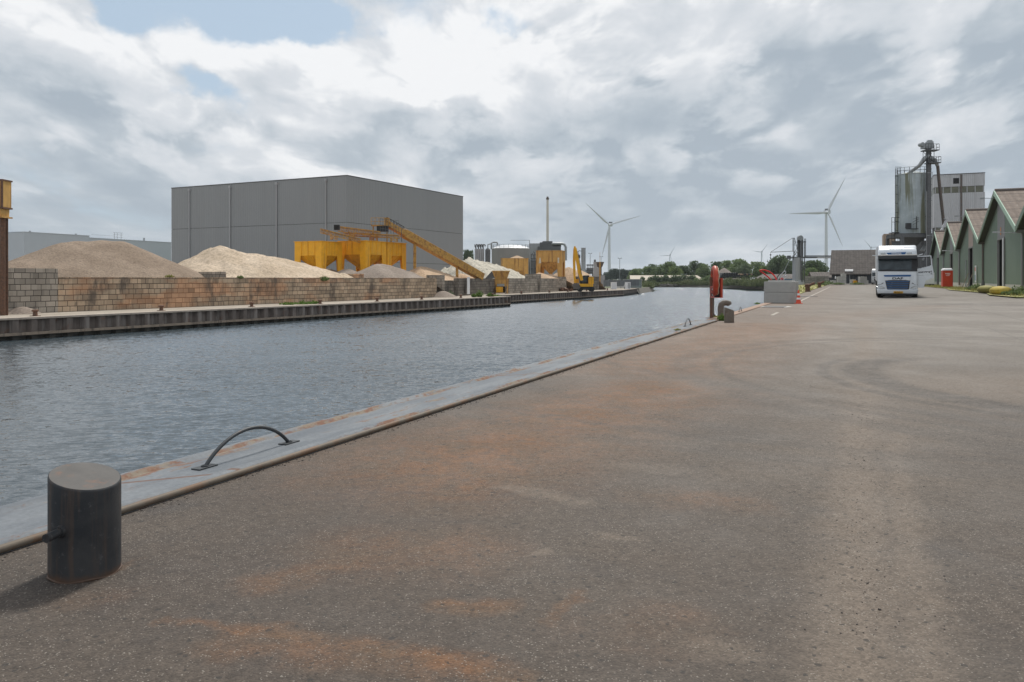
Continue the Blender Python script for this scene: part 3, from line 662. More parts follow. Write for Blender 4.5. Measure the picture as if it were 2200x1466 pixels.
# ------------------------------------------------------------------ far quay (sheet piles)
M['pile_steel'] = mat('weathered_sheet_pile', (.15, .125, .11), .85, var=.25, vs=1.3, streak=((.30, .27, .25), 2.4, .48, .62, .6), stain=((.17, .085, .05), 1.6, .55, .7, .7), bump=.3, bs=15)
M['waler'] = mat('dirty_concrete_waler', (.28, .225, .175), .9, var=.25, vs=2, streak=((.12, .10, .085), 3, .5, .65, .7))
M['pile_shade'] = mat('shaded_sheet_pile', (.035, .032, .026), .55, var=.4, vs=2, stain=((.10, .09, .06), 1.2, .58, .7, .6))  # shade on the lower piles, painted as a darker colour
M['cap'] = mat('dusty_concrete_cap', (.42, .36, .30), .9, var=.15, vs=1.5, stain=((.22, .18, .15), 2, .5, .7, .5))
def sheet_quay(x0, y0, x1, y1, label, pitch=1.3, waler=True):
    d = Vector((x1 - x0, y1 - y0, 0)); L = d.length; yaw = math.atan2(d.y, d.x)
    t = thing('sheet_pile_wall', label, 'quay wall', (x0, y0, 0), yaw)     # local: x along, -y towards the water
    def zig(zt, zb, y_off, name, m_):
        mb = MB(); pts = []; x = 0.0; dep = .34
        while x < L:
            pts += [(x, 0), (x + pitch * .13, -dep), (x + pitch * .45, -dep), (x + pitch * .58, 0)]; x += pitch
        pts = [(min(a, L), b) for a, b in pts if a <= L + .5]
        vs = [(a, b + y_off, zt) for a, b in pts] + [(a, b + y_off, zb) for a, b in pts]; n = len(pts)
        mb.add(vs, [(i, i + 1, n + i + 1, n + i) for i in range(n - 1)]); return mb.build(name, m_, t, fix=False)
    zig(FAR - .12, FAR - 1.0, -.02, 'piles', M['pile_steel'])
    zig(FAR - 1.0, WATER - .5, -.02, 'shaded_piles', M['pile_shade'])
    mb = MB(); mb.bb(0, L, -.44, .55, FAR - .125, FAR + .006); mb.build('cap', M['cap'], t)
    if waler:
        mb = MB(); x = 0.0
        while x < L - .5:
            e = min(x + 12, L); mb.bb(x + .02, e - .02, -.52, -.37, FAR - 1.19, FAR - 1.0); x += 12
        mb.build('waler', M['waler'], t)
    return t
sheet_quay(L1(-60), -60, L1(121), 121, 'long dark sheet pile quay wall in front of the gravel and sand heaps')
sheet_quay(L2(122.5), 122.5, L2(193), 193, 'farther brown stained sheet pile quay wall below the excavator', 1.1)
sheet_quay(L2(193), 193, 34.5, 222, 'last overgrown stretch of sheet pile wall beyond the excavator', 1.1, False)

# quay bollards along the far side
def far_bollard_mb():
    mb = MB(); mb.box((0, 0, .02), (.5, .5, .04)); mb.lathe([(.17, .04), (.15, .12), (.14, .30), (.22, .34), (.22, .42), (.16, .46)], 12); return mb
places = [(91.4, 'left end of the quay, below the taller block wall'), (361.5, 'quay edge below the orange stained blocks'), (554.7, 'quay edge below the wide sand heap'), (701, 'quay edge below the weed on the wall top'),
          (822.6, 'quay edge below the grey gravel heap'), (917.5, 'quay edge left of the small spilled heap'), (1001, 'quay edge right of the small spilled heap'), (1069, 'quay corner below the small feed hopper'),
          (1129, 'quay edge left of the excavator, first past the corner'), (1188.6, 'quay edge just left of the excavator bucket'), (1228, 'quay edge in front of the excavator bucket'), (1268, 'quay edge right of the excavator wheels'), (1312, 'quay edge in front of the fenced compound')]
b0 = None
for i, (px, wh) in enumerate(places):
    r = (px - 1100) / F; Y = 59.87 / (.49 - r) if px < 1075 else 62.1 / (.46 - r)
    X = r * Y - .8 * .9; Y += .35
    if b0 is None:
        o = far_bollard_mb().build('quay_bollard', M['rust'], smooth=40); b0 = o
    else: o = b0.copy(); COL.objects.link(o)
    o.location = (X, Y, FAR + .006)
    tag(o, 'small rusty mooring bollard, ' + wh, 'bollard', 'mooring bollards on the far quay')

# ------------------------------------------------------------------ block walls
def block_wall(x0, y0, x1, y1, h, m_, label, thick=.8, courses=None, notch=None):
    d = Vector((x1 - x0, y1 - y0, 0)); L = d.length; yaw = math.atan2(d.y, d.x); mb = MB()
    # slightly uneven courses: each run of blocks is shifted a little in depth, the top course has steps
    z = 0.0; ch = .44; k = 0
    while z < h - .05:
        hh = min(ch, h - z); x = 0.0
        while x < L - .01:
            e = min(L, x + random.uniform(2.4, 6.4)); off = random.uniform(-.025, .025)
            mb.bb(x, e, off, thick + off, z + (.004 if z else 0), z + hh); x = e
        z += hh
    o = mb.build('block_wall', m_, loc=(x0, y0, FAR), rz=yaw)
    return tag(o, label, 'wall')
def Wl(px): r = (px - 1100) / F; Y = 66.5 / (.49 - r); return r * Y, Y
a = Wl(125); b = Wl(938)
block_wall(a[0], a[1], b[0], b[1], 2.76, M['blocks'], 'long weathered block wall with rust stains holding back the heaps')
a0 = Wl(-260); block_wall(a0[0], a0[1], a[0] - .01, a[1] - .02, 3.42, M['greyblocks'], 'taller grey block wall at the left edge, behind the rusty hopper column')
# (return at its right end)
e1 = Vector((.44, .898, 0)).normalized(); nb = Vector((-e1.y, e1.x, 0))
def seg_wall(p, q, h, mm, lab, thick=.8): return block_wall(p[0], p[1], q[0], q[1], h, mm, lab, thick)
g0 = (-9.6, 116.6); g1 = (-8.6, 118.8)
seg_wall((-11.0, 117.3), (-8.9, 121.5), 2.4, M['darkblocks'], 'dark recessed block wall behind the small spilled heap')
p2 = ((985 - 1100) / F * 123, 123.0); p3 = ((1065 - 1100) / F * 141, 141.0)
seg_wall(p2, p3, 2.72, M['darkblocks'], 'dark block wall with a white board, left of the small feed hopper')
p4 = ((1094 - 1100) / F * 143, 143.0); p5 = ((1217 - 1100) / F * 174, 174.0)
seg_wall(p4, p5, 2.75, M['greyblocks'], 'long grey brown block wall below the large yellow hopper')
p6 = ((1240 - 1100) / F * 182, 182.0); p7 = ((1287 - 1100) / F * 192, 192.0)
seg_wall(p6, p7, 3.2, M['darkblocks'], 'short dark block wall behind the excavator')
# partitions between the bays seen above the wall
for (xa, ya, xb, yb, h, lab) in (((412 - 1100) / F * 84, 84, (470 - 1100) / F * 80.5, 80.5, 3.35, 'short concrete partition wall at the foot of the wide sand heap'),
                                 ((743 - 1100) / F * 106, 106, (771 - 1100) / F * 104, 104, 3.3, 'small tan partition wall beside the little white sand cone'),
                                 ((916 - 1100) / F * 117.5, 117.5, (950 - 1100) / F * 116.5, 116.5, 3.2, 'stepped dark partition wall in front of the tan sand cone'),
                                 ((1128 - 1100) / F * 158, 158, (1160 - 1100) / F * 157, 157, 3.6, 'low block partition left of the large hopper legs'),
                                 ((1180 - 1100) / F * 173.5, 173.5, (1216 - 1100) / F * 174.5, 174.5, 3.15, 'raised end of the block wall beside the excavator arm')):
    block_wall(xa, ya, xb, yb, h, M['greyblocks'] if h != 3.3 else M['blocks'], lab)
mb = MB(); q = W(1000, 615, 127.3); mb.bb(-.55, .55, -.05, .03, 0, 2.65); mb.bb(-.6, .6, -.08, -.05, 2.6, 2.68)
o = mb.build('white_board', M['white_paint'], loc=(q.x + .55, 125.7, FAR + .25), rz=math.atan2(18, p3[0] - p2[0])); tag(o, 'tall narrow white board fixed upright to the dark block wall', 'board')

# ------------------------------------------------------------------ stockpiles
def pile(name, cones, m_, label, seed, slope=.5, rough=.12, front=None, base=FAR, res=.45, lump=0.0, cat='heap'):
    """cones: (px, py_top, Y) peaks; the surface is the upper envelope of cones, noised; front = wall line kept clear"""
    pk = [(W(a, b, c), (d[0] if d else slope)) for a, b, c, *d in cones]
    rad = max((p.z - base) / sl for p, sl in pk) * 1.15 + 1
    x0 = min(p.x for p, _ in pk) - rad; x1 = max(p.x for p, _ in pk) + rad; y0 = min(p.y for p, _ in pk) - rad; y1 = max(p.y for p, _ in pk) + rad
    nx = int((x1 - x0) / res); ny = int((y1 - y0) / res); vs = []; hs = []
    o3 = Vector((seed * 7.3, seed * 3.1, 0))
    for j in range(ny + 1):
        for i in range(nx + 1):
            X = x0 + (x1 - x0) * i / nx; Y = y0 + (y1 - y0) * j / ny; q = Vector((X, Y, 0))
            nz = mnoise.fractal(q * .22 + o3, 1., 2., 5) ; rl = mnoise.noise(Vector((X * .9, Y * .9, seed))) * .5
            acc = 0.0; mxh = -9
            hh = []
            for p, sl in pk:
                dx = X - p.x; dy = Y - p.y; ang = math.atan2(dy, dx); dd = math.hypot(dx, dy)
                rill = mnoise.noise(Vector((math.cos(ang) * 3.2 + seed, math.sin(ang) * 3.2, dd * .10))) * .12 * min(1, dd / 3)
                hh.append(p.z - math.sqrt(dd * dd + .18) * sl * (1 + rill))
            kk = 3.0; mh = max(hh); h = mh + math.log(sum(math.exp(kk * (v - mh)) for v in hh)) / kk
            h += nz * rough * 1.6 + rl * rough
            if lump: h += (abs(mnoise.noise(q * .8 + o3)) + .5 * abs(mnoise.noise(q * 1.9 + o3)) - .35) * lump
            if front:
                fx, fy, nv, ftop = front
                dist = (q - Vector((fx, fy, 0))).dot(nv)          # metres behind the wall face
                h = min(h, ftop + (dist - .75) * slope * .9 + rl * rough * min(1, max(0, dist - .7)))
                if dist < .15: h = base - .6
            vs.append((X, Y, max(h, base - .4))); hs.append(h)
    fs = []
    for j in range(ny):
        for i in range(nx):
            a = j * (nx + 1) + i; f = (a, a + 1, a + nx + 2, a + nx + 1)
            if max(hs[k] for k in f) > base - .2 and not (front and min(hs[k] for k in f) < base - .5): fs.append(f)
    mb = MB(); mb.add(vs, fs); o = mb.build(name, m_, smooth=80, fix=False)
    return tag(o, label, cat)
wf = Wl(400)
FR1 = (wf[0], wf[1], nb, 1.30)
def frl(p, q, top=1.3): d = Vector((q[0] - p[0], q[1] - p[1], 0)).normalized(); return (p[0], p[1], Vector((-d.y, d.x, 0)), top)
FR2 = frl((-11.0, 117.3), p3, 1.05); FR3 = frl((-6.0, 140.0), p5, 1.25); FR4 = frl(p6, p7, 1.8)
pile('gravel_heap', [(132, 521, 77), (165, 516, 78.5), (215, 514, 80), (262, 516, 81), (40, 556, 72, .5), (-80, 590, 69, .5), (330, 566, 79, .5)], M['gravel'], 'large brown gravel heap behind the left part of the block wall', 1, .47, .10, FR1)
pile('sand_heap', [(474, 527, 92), (505, 537, 92, .5), (555, 543, 93, .5), (605, 540, 93.5, .5), (642, 545, 94, .48), (676, 556, 95, .46)], M['sand'], 'wide pale sand heap with two crests in the middle of the wall', 2, .47, .16, FR1, lump=.3, res=.35)
pile('white_sand_cone', [(736, 582.5, 102)], M['sand'], 'little white sand cone beside the tan partition', 3, .6, .05, FR1, res=.3)
pile('grey_gravel_heap', [(840, 555, 110.5), (815, 566, 110), (745, 575, 113, .45), (700, 573, 116, .45)], M['gravelgrey'], 'grey gravel heap in front of the yellow hoppers', 4, .50, .10, FR1)
pile('tan_sand_cone', [(925, 560, 124), (940, 566, 125), (968, 580, 127)], M['sandtan'], 'tan sand cone under the long conveyor', 5, .55, .12, FR2, lump=.1)
pile('small_sand_cone', [(1001, 581, 134)], M['sandtan'], 'small sand cone at the foot of the long conveyor', 6, .55, .08, FR2)
pile('rubble_heap', [(1022, 548, 156), (1045, 550, 157), (1062, 554, 158), (1000, 560, 154, .55), (1085, 570, 160)], M['rubble'], 'white and grey lumpy rubble heap in front of the storage tank', 7, .52, .3, FR3, lump=1.5)
pile('low_sand_heap', [(1162, 583, 172), (1180, 586, 176)], M['sandtan'], 'low sand heap behind the wall below the large hopper', 8, .45, .1, FR3)
pile('pink_sand_heap', [(1222, 571, 190), (1246, 577, 192)], M['sandtan'], 'pinkish sand heap between the hopper leg and the excavator arm', 9, .62, .12, FR4)
pile('spilled_heap', [(952, 622, 114.3)], M['gravelgrey'], 'small spilled gravel heap on the far quay in front of the wall', 10, .52, .05, None, res=.2)
pile('spoil_heap', [(52, 655, 60.0), (38, 660, 59.5)], M['gravelgrey'], 'small gravel spill at the foot of the taller wall', 11, .6, .05, None, res=.2)
# ------------------------------------------------------------------ big grey warehouse
WU = Vector((.5026, 1, 0)).normalized(); WV = Vector((-1, .5026, 0)).normalized()
def warehouse():
    c = Vector((-31.1, 150, FAR)); Ll = 47.1; Lr = 43.4; H = 22.1
    yaw = math.atan2(-WV.y, -WV.x)              # local +x runs from the far left end to the near corner
    t = thing('warehouse', 'huge dark grey windowless warehouse with thin downpipes', 'warehouse', (c.x, c.y, c.z), yaw)
    def quadw(name, m_, x0, x1, y0, y1, z0, z1):
        mb = MB(); mb.bb(x0, x1, y0, y1, z0, z1); return mb.build(name, m_, t)
    seams = [0, 6.0, 13.3, H]
    mbf = MB(); mbs = MB(); mbb = MB()
    for a, b in zip(seams[:-1], seams[1:]):
        mbf.bb(-Ll, -.004, 0, .25, a + .04, b - .03); mbs.bb(-.25, 0, .26, Lr, a + .04, b - .03)
    mbf.build('front_wall', M['warehouse'], t); mbs.build('side_wall', M['warehouse_y'], t)
    mbb.bb(-Ll + .1, -.12, .12, Lr - .1, 0, H - .3); mbb.build('core', M['dark'], t)
    mb = MB(); mb.bb(-Ll - .05, .06, -.07, Lr + .05, H - .02, H + .14); mb.build('roof_edge', M['darksteel'], t)
    for px in (408, 495, 595, 701):
        r = (px - 1100) / F
        # intersection of the view ray with the facade line
        s = (c.x - r * c.y) / (-(WV.x) + r * WV.y)
        mb = MB(); mb.cyl((-s, -.16, .3), (-s, -.16, H - .7), .13, n=8); mb.box((-s, -.18, H - .6), (.5, .36, .5)); mb.build('downpipe', M['sheet'], t, smooth=40)
warehouse()

def pale_hall():
    A = Vector((-122.5, 200, FAR)); B = Vector(((368 - 1100) / F * 247, 247, FAR)); d = B - A; L = d.length; yaw = math.atan2(d.y, d.x)
    t = thing('office_hall', 'low pale blue grey hall with a teal glass band far behind the gravel', 'building', A, yaw)
    h1 = 14.4; mb = MB(); mb.bb(0, 19.5, 0, 30, 6.5, h1 - .02); mb.bb(19.5, L, .02, 30, 0, h1 - .55); mb.build('wall', M['paleblue'], t)
    mb = MB(); mb.bb(.1, 19.4, .1, 29.9, 0, 6.48); mb.build('glass_front', M['winglass'], t)
    mb = MB(); mb.bb(-.1, 19.6, -.1, 30.1, h1 - .02, h1 + .15); mb.bb(19.6, L, -.08, 30, h1 - .55, h1 - .38); mb.build('roof_edge', M['paleblue'], t)
    mb = MB()
    for x in (30, 31, 32.4): mb.beam((x, 2, h1 - .4), (x, 2, h1 + 1.6), .08, .08)
    for z in (.3, 1.0, 1.6): mb.beam((29.5, 2, h1 + z), (33, 2, h1 + z), .06, .06)
    mb.beam((22, 2, h1 + .6), (30, 2, h1 + .6), .05, .05)
    for x in (3.2, 17, 41, 57): mb.box((x, 2, h1 + .1), (.35, .35, .9))
    mb.build('roof_railing', M['steel'], t)
    C = Vector((A.x - .2, A.y, FAR)); t2 = thing('glass_hall', 'left wing of the pale hall with a teal glass lower wall', 'building', (A.x - .1, A.y, FAR), math.atan2(-8, 40) + math.pi)
    mb = MB(); mb.bb(.1, 50, -20, -.1, 6.5, h1 - .1); mb.build('wall', M['paleblue'], t2)
    mb = MB(); mb.bb(.15, 49.9, -19.9, -.15, 0, 6.48); mb.build('glass_front', M['winglass'], t2)
pale_hall()

# ------------------------------------------------------------------ yellow bunkers
def bunker(name, label, corner, Lx, Ly, z0top, body, groundz, open_=True, mk='yellow', group=None, yaw=None, legw=.75):
    """corner = the near corner; local +x to the left along WV, +y along WU (away)"""
    t = thing(name, label, 'hopper', (corner[0], corner[1], groundz), math.atan2(WU.y, WU.x) - math.pi / 2 if yaw is None else yaw, group)
    H = z0top - groundz; zb = H - body; m_ = M[mk]
    mb = MB()
    for (x0, x1, y0, y1) in ((-Lx, 0, 0, .08), (-Lx, 0, Ly - .08, Ly), (-Lx, -Lx + .08, .082, Ly - .082), (-.08, 0, .082, Ly - .082)): mb.bb(x0, x1, y0, y1, zb, H)
    nx = 4; ny = 4
    for i in range(1, nx): mb.bb(-Lx * i / nx - .06, -Lx * i / nx + .06, -.07, -.002, zb, H - .05)
    for i in range(1, ny): mb.bb(.002, .07, Ly * i / ny - .06, Ly * i / ny + .06, zb, H - .05)
    mb.bb(-Lx - .1, .1, -.1, .0795, H - .002, H + .09); mb.bb(-Lx - .1, .1, Ly, Ly + .1, H, H + .09); mb.bb(.0, .1, .08, Ly, H - .002, H + .09); mb.bb(-Lx - .1, -Lx, .08, Ly, H - .002, H + .09)
    mb.build('bin', m_, t)
    # tapering hopper bottom
    zc = max(.9, zb - Lx * .42); cx, cy = -Lx / 2, Ly / 2; q = .35
    mb = MB(); top = [(-Lx + .1, .1), (-.1, .1), (-.1, Ly - .1), (-Lx + .1, Ly - .1)]; bot = [(cx - q, cy - q), (cx + q, cy - q), (cx + q, cy + q), (cx - q, cy + q)]
    mb.loft([[Vector((*p, zb)) for p in top], [Vector((*p, zc)) for p in bot], [Vector((*p, zc - .4)) for p in bot]])
    for i in range(4):
        for f in (.33, .67):
            a = Vector((*top[i], zb)).lerp(Vector((*top[(i + 1) % 4], zb)), f); b = Vector((*bot[i], zc)).lerp(Vector((*bot[(i + 1) % 4], zc)), f)
            mb.beam(a, b, .09, .09)
    mb.build('funnel', m_, t)
    # legs: wide tapered plates on both faces of every corner
    for (lx, ly) in ((0, 0), (-Lx, 0), (0, Ly), (-Lx, Ly)):
        sx = -1 if lx == 0 else 1; sy = 1 if ly == 0 else -1; mb = MB(); w0 = legw * 1.5; w1 = legw * .8; zz = zb + .02
        oy = 0.0 if sy > 0 else 0.0
        mb.prism([(lx, ly - .004 * sy, 0), (lx + sx * w1, ly - .004 * sy, 0), (lx + sx * w0, ly - .004 * sy, zz), (lx, ly - .004 * sy, zz)], (0, .12 * sy, 0))
        mb.prism([(lx - .004 * sx, ly, 0), (lx - .004 * sx, ly + sy * w1, 0), (lx - .004 * sx, ly + sy * w0, zz), (lx - .004 * sx, ly, zz)], (.12 * sx, 0, 0))
        mb.build('leg', m_, t)
    return t
gb = 'yellow bunkers under the rusty conveyors'
bunker('yellow_hopper', 'left yellow steel bunker in the row of three, set nearest', (-26.8, 112), 4.9, 4.6, W(0, 519, 112).z, 1.95, FAR, group=gb)
bunker('yellow_hopper', 'middle yellow steel bunker with its broad leg at the front corner', (-21.3, 116), 5.0, 5.1, W(0, 518, 116).z, 1.95, FAR, group=gb)
cc = Vector((-21.3, 116, 0)) + WU * 5.35
bunker('yellow_hopper', 'right yellow steel bunker beside the conveyor post', (cc.x, cc.y), 5.0, 5.0, W(0, 518, 116).z, 1.95, FAR, group=gb)
hD = W(1135, 556, 172); bunker('yellow_hopper', 'small yellow hopper with a sand crown in front of the storage tank', (hD.x, hD.y), 5.6, 3.0, hD.z, 2.6, FAR, mk='yellow_weathered', yaw=R(8), group='yellow hoppers behind the grey block wall')
hE = W(1207, 539, 178); tE = bunker('yellow_hopper', 'large yellow hopper on tall splayed legs with faded lettering', (hE.x, hE.y), 5.9, 4.3, hE.z, 2.5, FAR, mk='yellow_weathered', yaw=R(-14), legw=.8, group='yellow hoppers behind the grey block wall')
M['faded'] = mat('faded_white_paint_marks', (.62, .60, .52), .8, var=.2)
mb = MB(); mb.prism([(-5.3, -.012, 6.1), (-4.7, -.012, 6.2), (-4.85, -.012, 7.4), (-5.1, -.012, 7.4)], (0, .008, 0)); mb.build('painted_mark', M['faded'], tE); mb = MB(); mb.bb(-.95, -.6, -.012, -.004, 6.2, 7.4); mb.build('painted_mark', M['faded'], tE)
for k, (cx, cy, r, h) in enumerate(((hD.x - 2.4, hD.y + 1.6, 2.0, .75),)):
    mb = MB(); mb.lathe([(r, 0), (r * .55, h * .55), (.1, h)], 20); o = mb.build('sand_heap', M['sandtan'], loc=(cx, cy, hD.z - .05), smooth=60); tag(o, 'tan sand heaped on top of the small yellow hopper', 'heap')

# feed hopper between the dark walls
def feed_hopper():
    Y = 141.5; x0, x1 = (1058 - 1100) / F * Y, (1095 - 1100) / F * Y; w = x1 - x0; cx = (x0 + x1) / 2; zt = W(0, 583, Y).z - FAR
    t = thing('feed_hopper', 'small yellow feed hopper with flared top at the quay, between two block walls', 'hopper', (cx, Y, FAR))
    mb = MB(); r0 = [Vector((sx * w / 2, sy * 1.4, zt)) for sx, sy in ((-1, -1), (1, -1), (1, 1), (-1, 1))]; r1 = [Vector((p.x * .68, p.y * .6, zt - 1.5)) for p in r0]
    mb.loft([r0, r1, [Vector((p.x * .62, p.y * .5, 1.3)) for p in r0]]); mb.bb(-w / 2 - .05, w / 2 + .05, -1.46, -1.38, zt - .1, zt + .08)
    for x in (-.8, 0, .8): mb.beam((x, -1.43, zt - .1), (x * .7, -.9, zt - 1.5), .07, .07)
    mb.build('bin', M['yellow_weathered'], t)
    for sx in (-1, 1):
        for sy in (-1, 1):
            mb = MB(); mb.beam((sx * w * .36, sy * .9, 0), (sx * w * .40, sy * 1.0, zt - 1.3), .2, .2); mb.build('leg', M['yellow_weathered'], t)
    mb = MB(); mb.bb(-.85, .35, -1.7, -1.0, .25, 1.25); mb.cyl((-.25, -1.72, .75), (-.25, -1.0, .75), .45, n=14); mb.build('drive_unit', M['yellow'], t)
    mb = MB(); mb.bb(-.7, .6, -.9, .9, 1.32, 1.75); mb.build('vibrating_chute', M['steel'], t)
    mb = MB(); mb.prism([(-w / 2 - .1, -1.0, zt), (-w / 2 - 1.3, -1.0, zt - 1.3), (-w / 2 - 1.0, -1.0, zt - 1.4), (-w / 2 + .5, -1.0, zt - 1.2)], (0, 1.5, 0)); mb.build('side_flap', M['darksteel'], t)
feed_hopper()

# ------------------------------------------------------------------ conveyors
def lattice(mb, a, b, h, n, w=.08):
    a = Vector(a); b = Vector(b); up = Vector((0, 0, h))
    mb.beam(a, b, w, w); mb.beam(a + up, b + up, w, w)
    for i in range(n):
        p = a.lerp(b, i / n); q = a.lerp(b, (i + 1) / n); mb.beam(p, p + up, w * .7, w * .7); mb.beam(p if i % 2 else p + up, q + up if i % 2 else q, w * .6, w * .6)
    mb.beam(b, b + up, w * .7, w * .7)
def long_conveyor():
    a = W(832, 478, 121); b = W(1034, 592, 134); dirv = (b - a).normalized()
    t = thing('long_conveyor', 'long inclined conveyor in faded rusty yellow, running down to the right', 'conveyor', (b.x, b.y, FAR))
    o = Vector((b.x, b.y, FAR)); A = a - o; B = b - o
    c0 = A.lerp(B, .16)
    mb = MB(); mb.beam(c0 + Vector((0, 0, -.25)), B + Vector((0, 0, -.25)), 1.35, 1.15)
    for i in range(1, 14):
        p = c0.lerp(B, i / 14); mb.box(p + Vector((-.05, -.72, -.25)), (.09, .06, 1.1), ry=0)
    mb.build('trough', M['conveyor'], t)
    mb = MB(); mb.beam(c0 + Vector((0, 0, .38)), A.lerp(B, .97) + Vector((0, 0, .38)), 1.1, .14); mb.build('belt_cover', M['beltcover'], t)
    mb = MB(); mb.beam(A + Vector((0, 0, -.25)), c0 + Vector((0, 0, -.25)), 1.2, .75); mb.box(A + Vector((0, 0, .1)), (.7, 1.3, 1.1))
    mb.build('head_section', M['conveyor'], t)
    mb = MB()
    for s in (-.62, .62):
        aa = A + Vector((0, s, .2)); bb_ = c0 + Vector((0, s, .2)); mb.beam(aa + Vector((0, 0, .55)), bb_ + Vector((0, 0, .55)), .07, .07)
        for i in range(6): p = aa.lerp(bb_, i / 5); mb.beam(p, p + Vector((0, 0, .55)), .06, .06)
    mb.build('handrail', M['dark'], t)
    for px, Y in ((887, 124), (978, 130)):
        k = (px - 832) / (1034 - 832); p = A.lerp(B, k); mb = MB(); mb.beam((p.x, p.y, 0), (p.x, p.y, p.z - .8), .42, .42); mb.beam((p.x, p.y + .9, 0), (p.x, p.y + .5, p.z - .8), .2, .2); mb.build('support_post', M['conveyor'], t)
long_conveyor()
def short_conveyor(name, label, a, b, h=.5, n=12, w=.8, supports=(), cat='conveyor', mk='conveyor'):
    o = Vector((a.x, a.y, FAR)); A = a - o; B = b - o
    t = thing(name, label, cat, o)
    mb = MB()
    for s in (-w / 2, w / 2): lattice(mb, A + Vector((0, s, -h)), B + Vector((0, s, -h)), h, n, .09)
    mb.build('frame', M[mk], t)
    mb = MB(); mb.beam(A + Vector((0, 0, -h * .2)), B + Vector((0, 0, -h * .2)), w * .85, .12); mb.build('belt', M['timber'], t)
    for (k, wd, z0) in supports:
        p = A.lerp(B, k); mb = MB()
        for sx in (-wd / 2, wd / 2):
            for sy in (-.5, .5): mb.beam((p.x + sx, p.y + sy, z0), (p.x + sx, p.y + sy, p.z - h), .12, .12)
        mb.beam((p.x - wd / 2, p.y - .5, z0), (p.x + wd / 2, p.y - .5, p.z - h), .09, .09); mb.beam((p.x + wd / 2, p.y - .5, z0), (p.x - wd / 2, p.y - .5, p.z - h), .09, .09)
        mb.build('trestle', M[mk], t)
    return t
TB = W(0, 518, 118).z - FAR
short_conveyor('short_conveyor', 'lower rusty lattice conveyor tilting down to the right above the bunkers', W(690, 492, 114), W(774, 513, 116), .6, 12, .9, ((.32, .7, TB), (.75, .5, TB)))
short_conveyor('upper_conveyor', 'upper rusty lattice conveyor above the middle bunker', W(728, 487, 118), W(816, 498, 119), .75, 12, 1.0, ((.32, .6, TB),))
cw = short_conveyor('conveyor_gantry', 'long low rusty gantry on crossed trestles above the bunkers', W(740, 500, 120), W(858, 506, 121), .45, 14, 1.0, ((.53, .95, TB), (.90, .9, TB)), 'gantry')
mb = MB()
o_ = Vector(cw.location); P_ = W(718, 486, 116) - o_; mb.box(P_ + Vector((.4, 0, -.2)), (.75, .7, .75)); mb.build('motor', M['black'], cw)
mb = MB()
a = W(818, 498, 120) - o_; b = W(858, 505, 121) - o_
for z in (.5, 1.0, 1.9): mb.beam(a + Vector((0, -.5, z)), b + Vector((0, -.5, z + (.2 if z > 1 else 0))), .05, .05)
for i in range(8): p = a.lerp(b, i / 7); mb.beam(p + Vector((0, -.5, 0)), p + Vector((0, -.5, 2.0)), .05, .05)
mb.beam(W(863, 520, 121) - o_, W(863, 492, 121) - o_, .1, .1)
mb.build('walkway_rail', M['darksteel'], cw)
# head platform cage
pc = W(816, 484, 121); t = thing('head_platform', 'small railed service platform at the top end of the long conveyor', 'platform', (pc.x, pc.y, FAR)); z = pc.z - FAR
mb = MB(); mb.bb(-1.2, 1.3, -.7, .7, z - .15, z); mb.build('deck', M['conveyor'], t)
mb = MB()
for x in (-1.2, -.6, 0, .6, 1.2): mb.beam((x, -.7, z), (x, -.7, z + 1.05), .06, .06)
for zz in (.5, 1.05): mb.beam((-1.2, -.7, z + zz), (1.3, -.7, z + zz), .06, .06)
mb.build('railing', M['conveyor'], t)
mb = MB(); mb.bb(-.4, 1.3, -.4, .4, z - 1.0, z - .16); mb.build('drive_box', M['dark'], t)
mb = MB()
for sx in (-1.0, 1.1): mb.beam((sx, 0, TB - .2), (sx, 0, z - .15), .14, .14)
mb.build('column', M['conveyor'], t)

# ------------------------------------------------------------------ rusty loading hopper at the left edge
def loader():
    Y = 57.0; c = W(8, 600, Y); t = thing('loading_hopper', 'yellow overhead loading hopper on a rusty column at the left edge', 'hopper', (c.x, Y, FAR))
    z = lambda py: W(0, py, Y).z - FAR; k = Y / F
    x1 = 7 * k
    mb = MB(); mb.bb(-3.2, x1, -.5, .5, z(449), z(390)); mb.build('bin', M['yellow_weathered'], t)
    mb = MB(); mb.bb(-3.3, x1 + .06, -.56, .56, z(390), z(387)); mb.bb(-3.3, x1 + .06, -.56, .56, z(449.5), z(446)); mb.bb(x1 - .1, x1 + .05, -.56, -.5, z(446), z(390)); mb.build('bin_frame', M['rust'], t)
    mb = MB(); r0 = [Vector((a, b, z(449.5))) for a, b in ((-3.1, -.45), (x1 - .1, -.45), (x1 - .1, .45), (-3.1, .45))]; r1 = [Vector((a, b, z(466))) for a, b in ((-2.3, -.5), (x1 - .1, -.4), (x1 - .1, .4), (-2.3, .5))]
    mb.loft([r0, r1]); mb.bb(-1.0, x1 + .04, -.6, .6, z(469), z(466)); mb.build('funnel', M['yellow_weathered'], t)
    mb = MB(); mb.bb(-.05, .12, -.14, .14, .0, z(469)); mb.bb(-.16, .2, -.2, -.14, 0, z(469)); mb.bb(-.16, .2, .14, .2, 0, z(469)); mb.build('column', M['rust'], t)
    mb = MB(); mb.beam((-3.0, 0, 0), (-3.0, 0, z(469)), .3, .3); mb.build('column', M['rust'], t)
    mb = MB(); mb.beam((-.2, 0, z(530)), (-2.9, 0, z(530)), .15, .15); mb.beam((-.1, 0, z(495)), (-1.6, 0, z(470)), .12, .12); mb.build('brace', M['rust'], t)
loader()

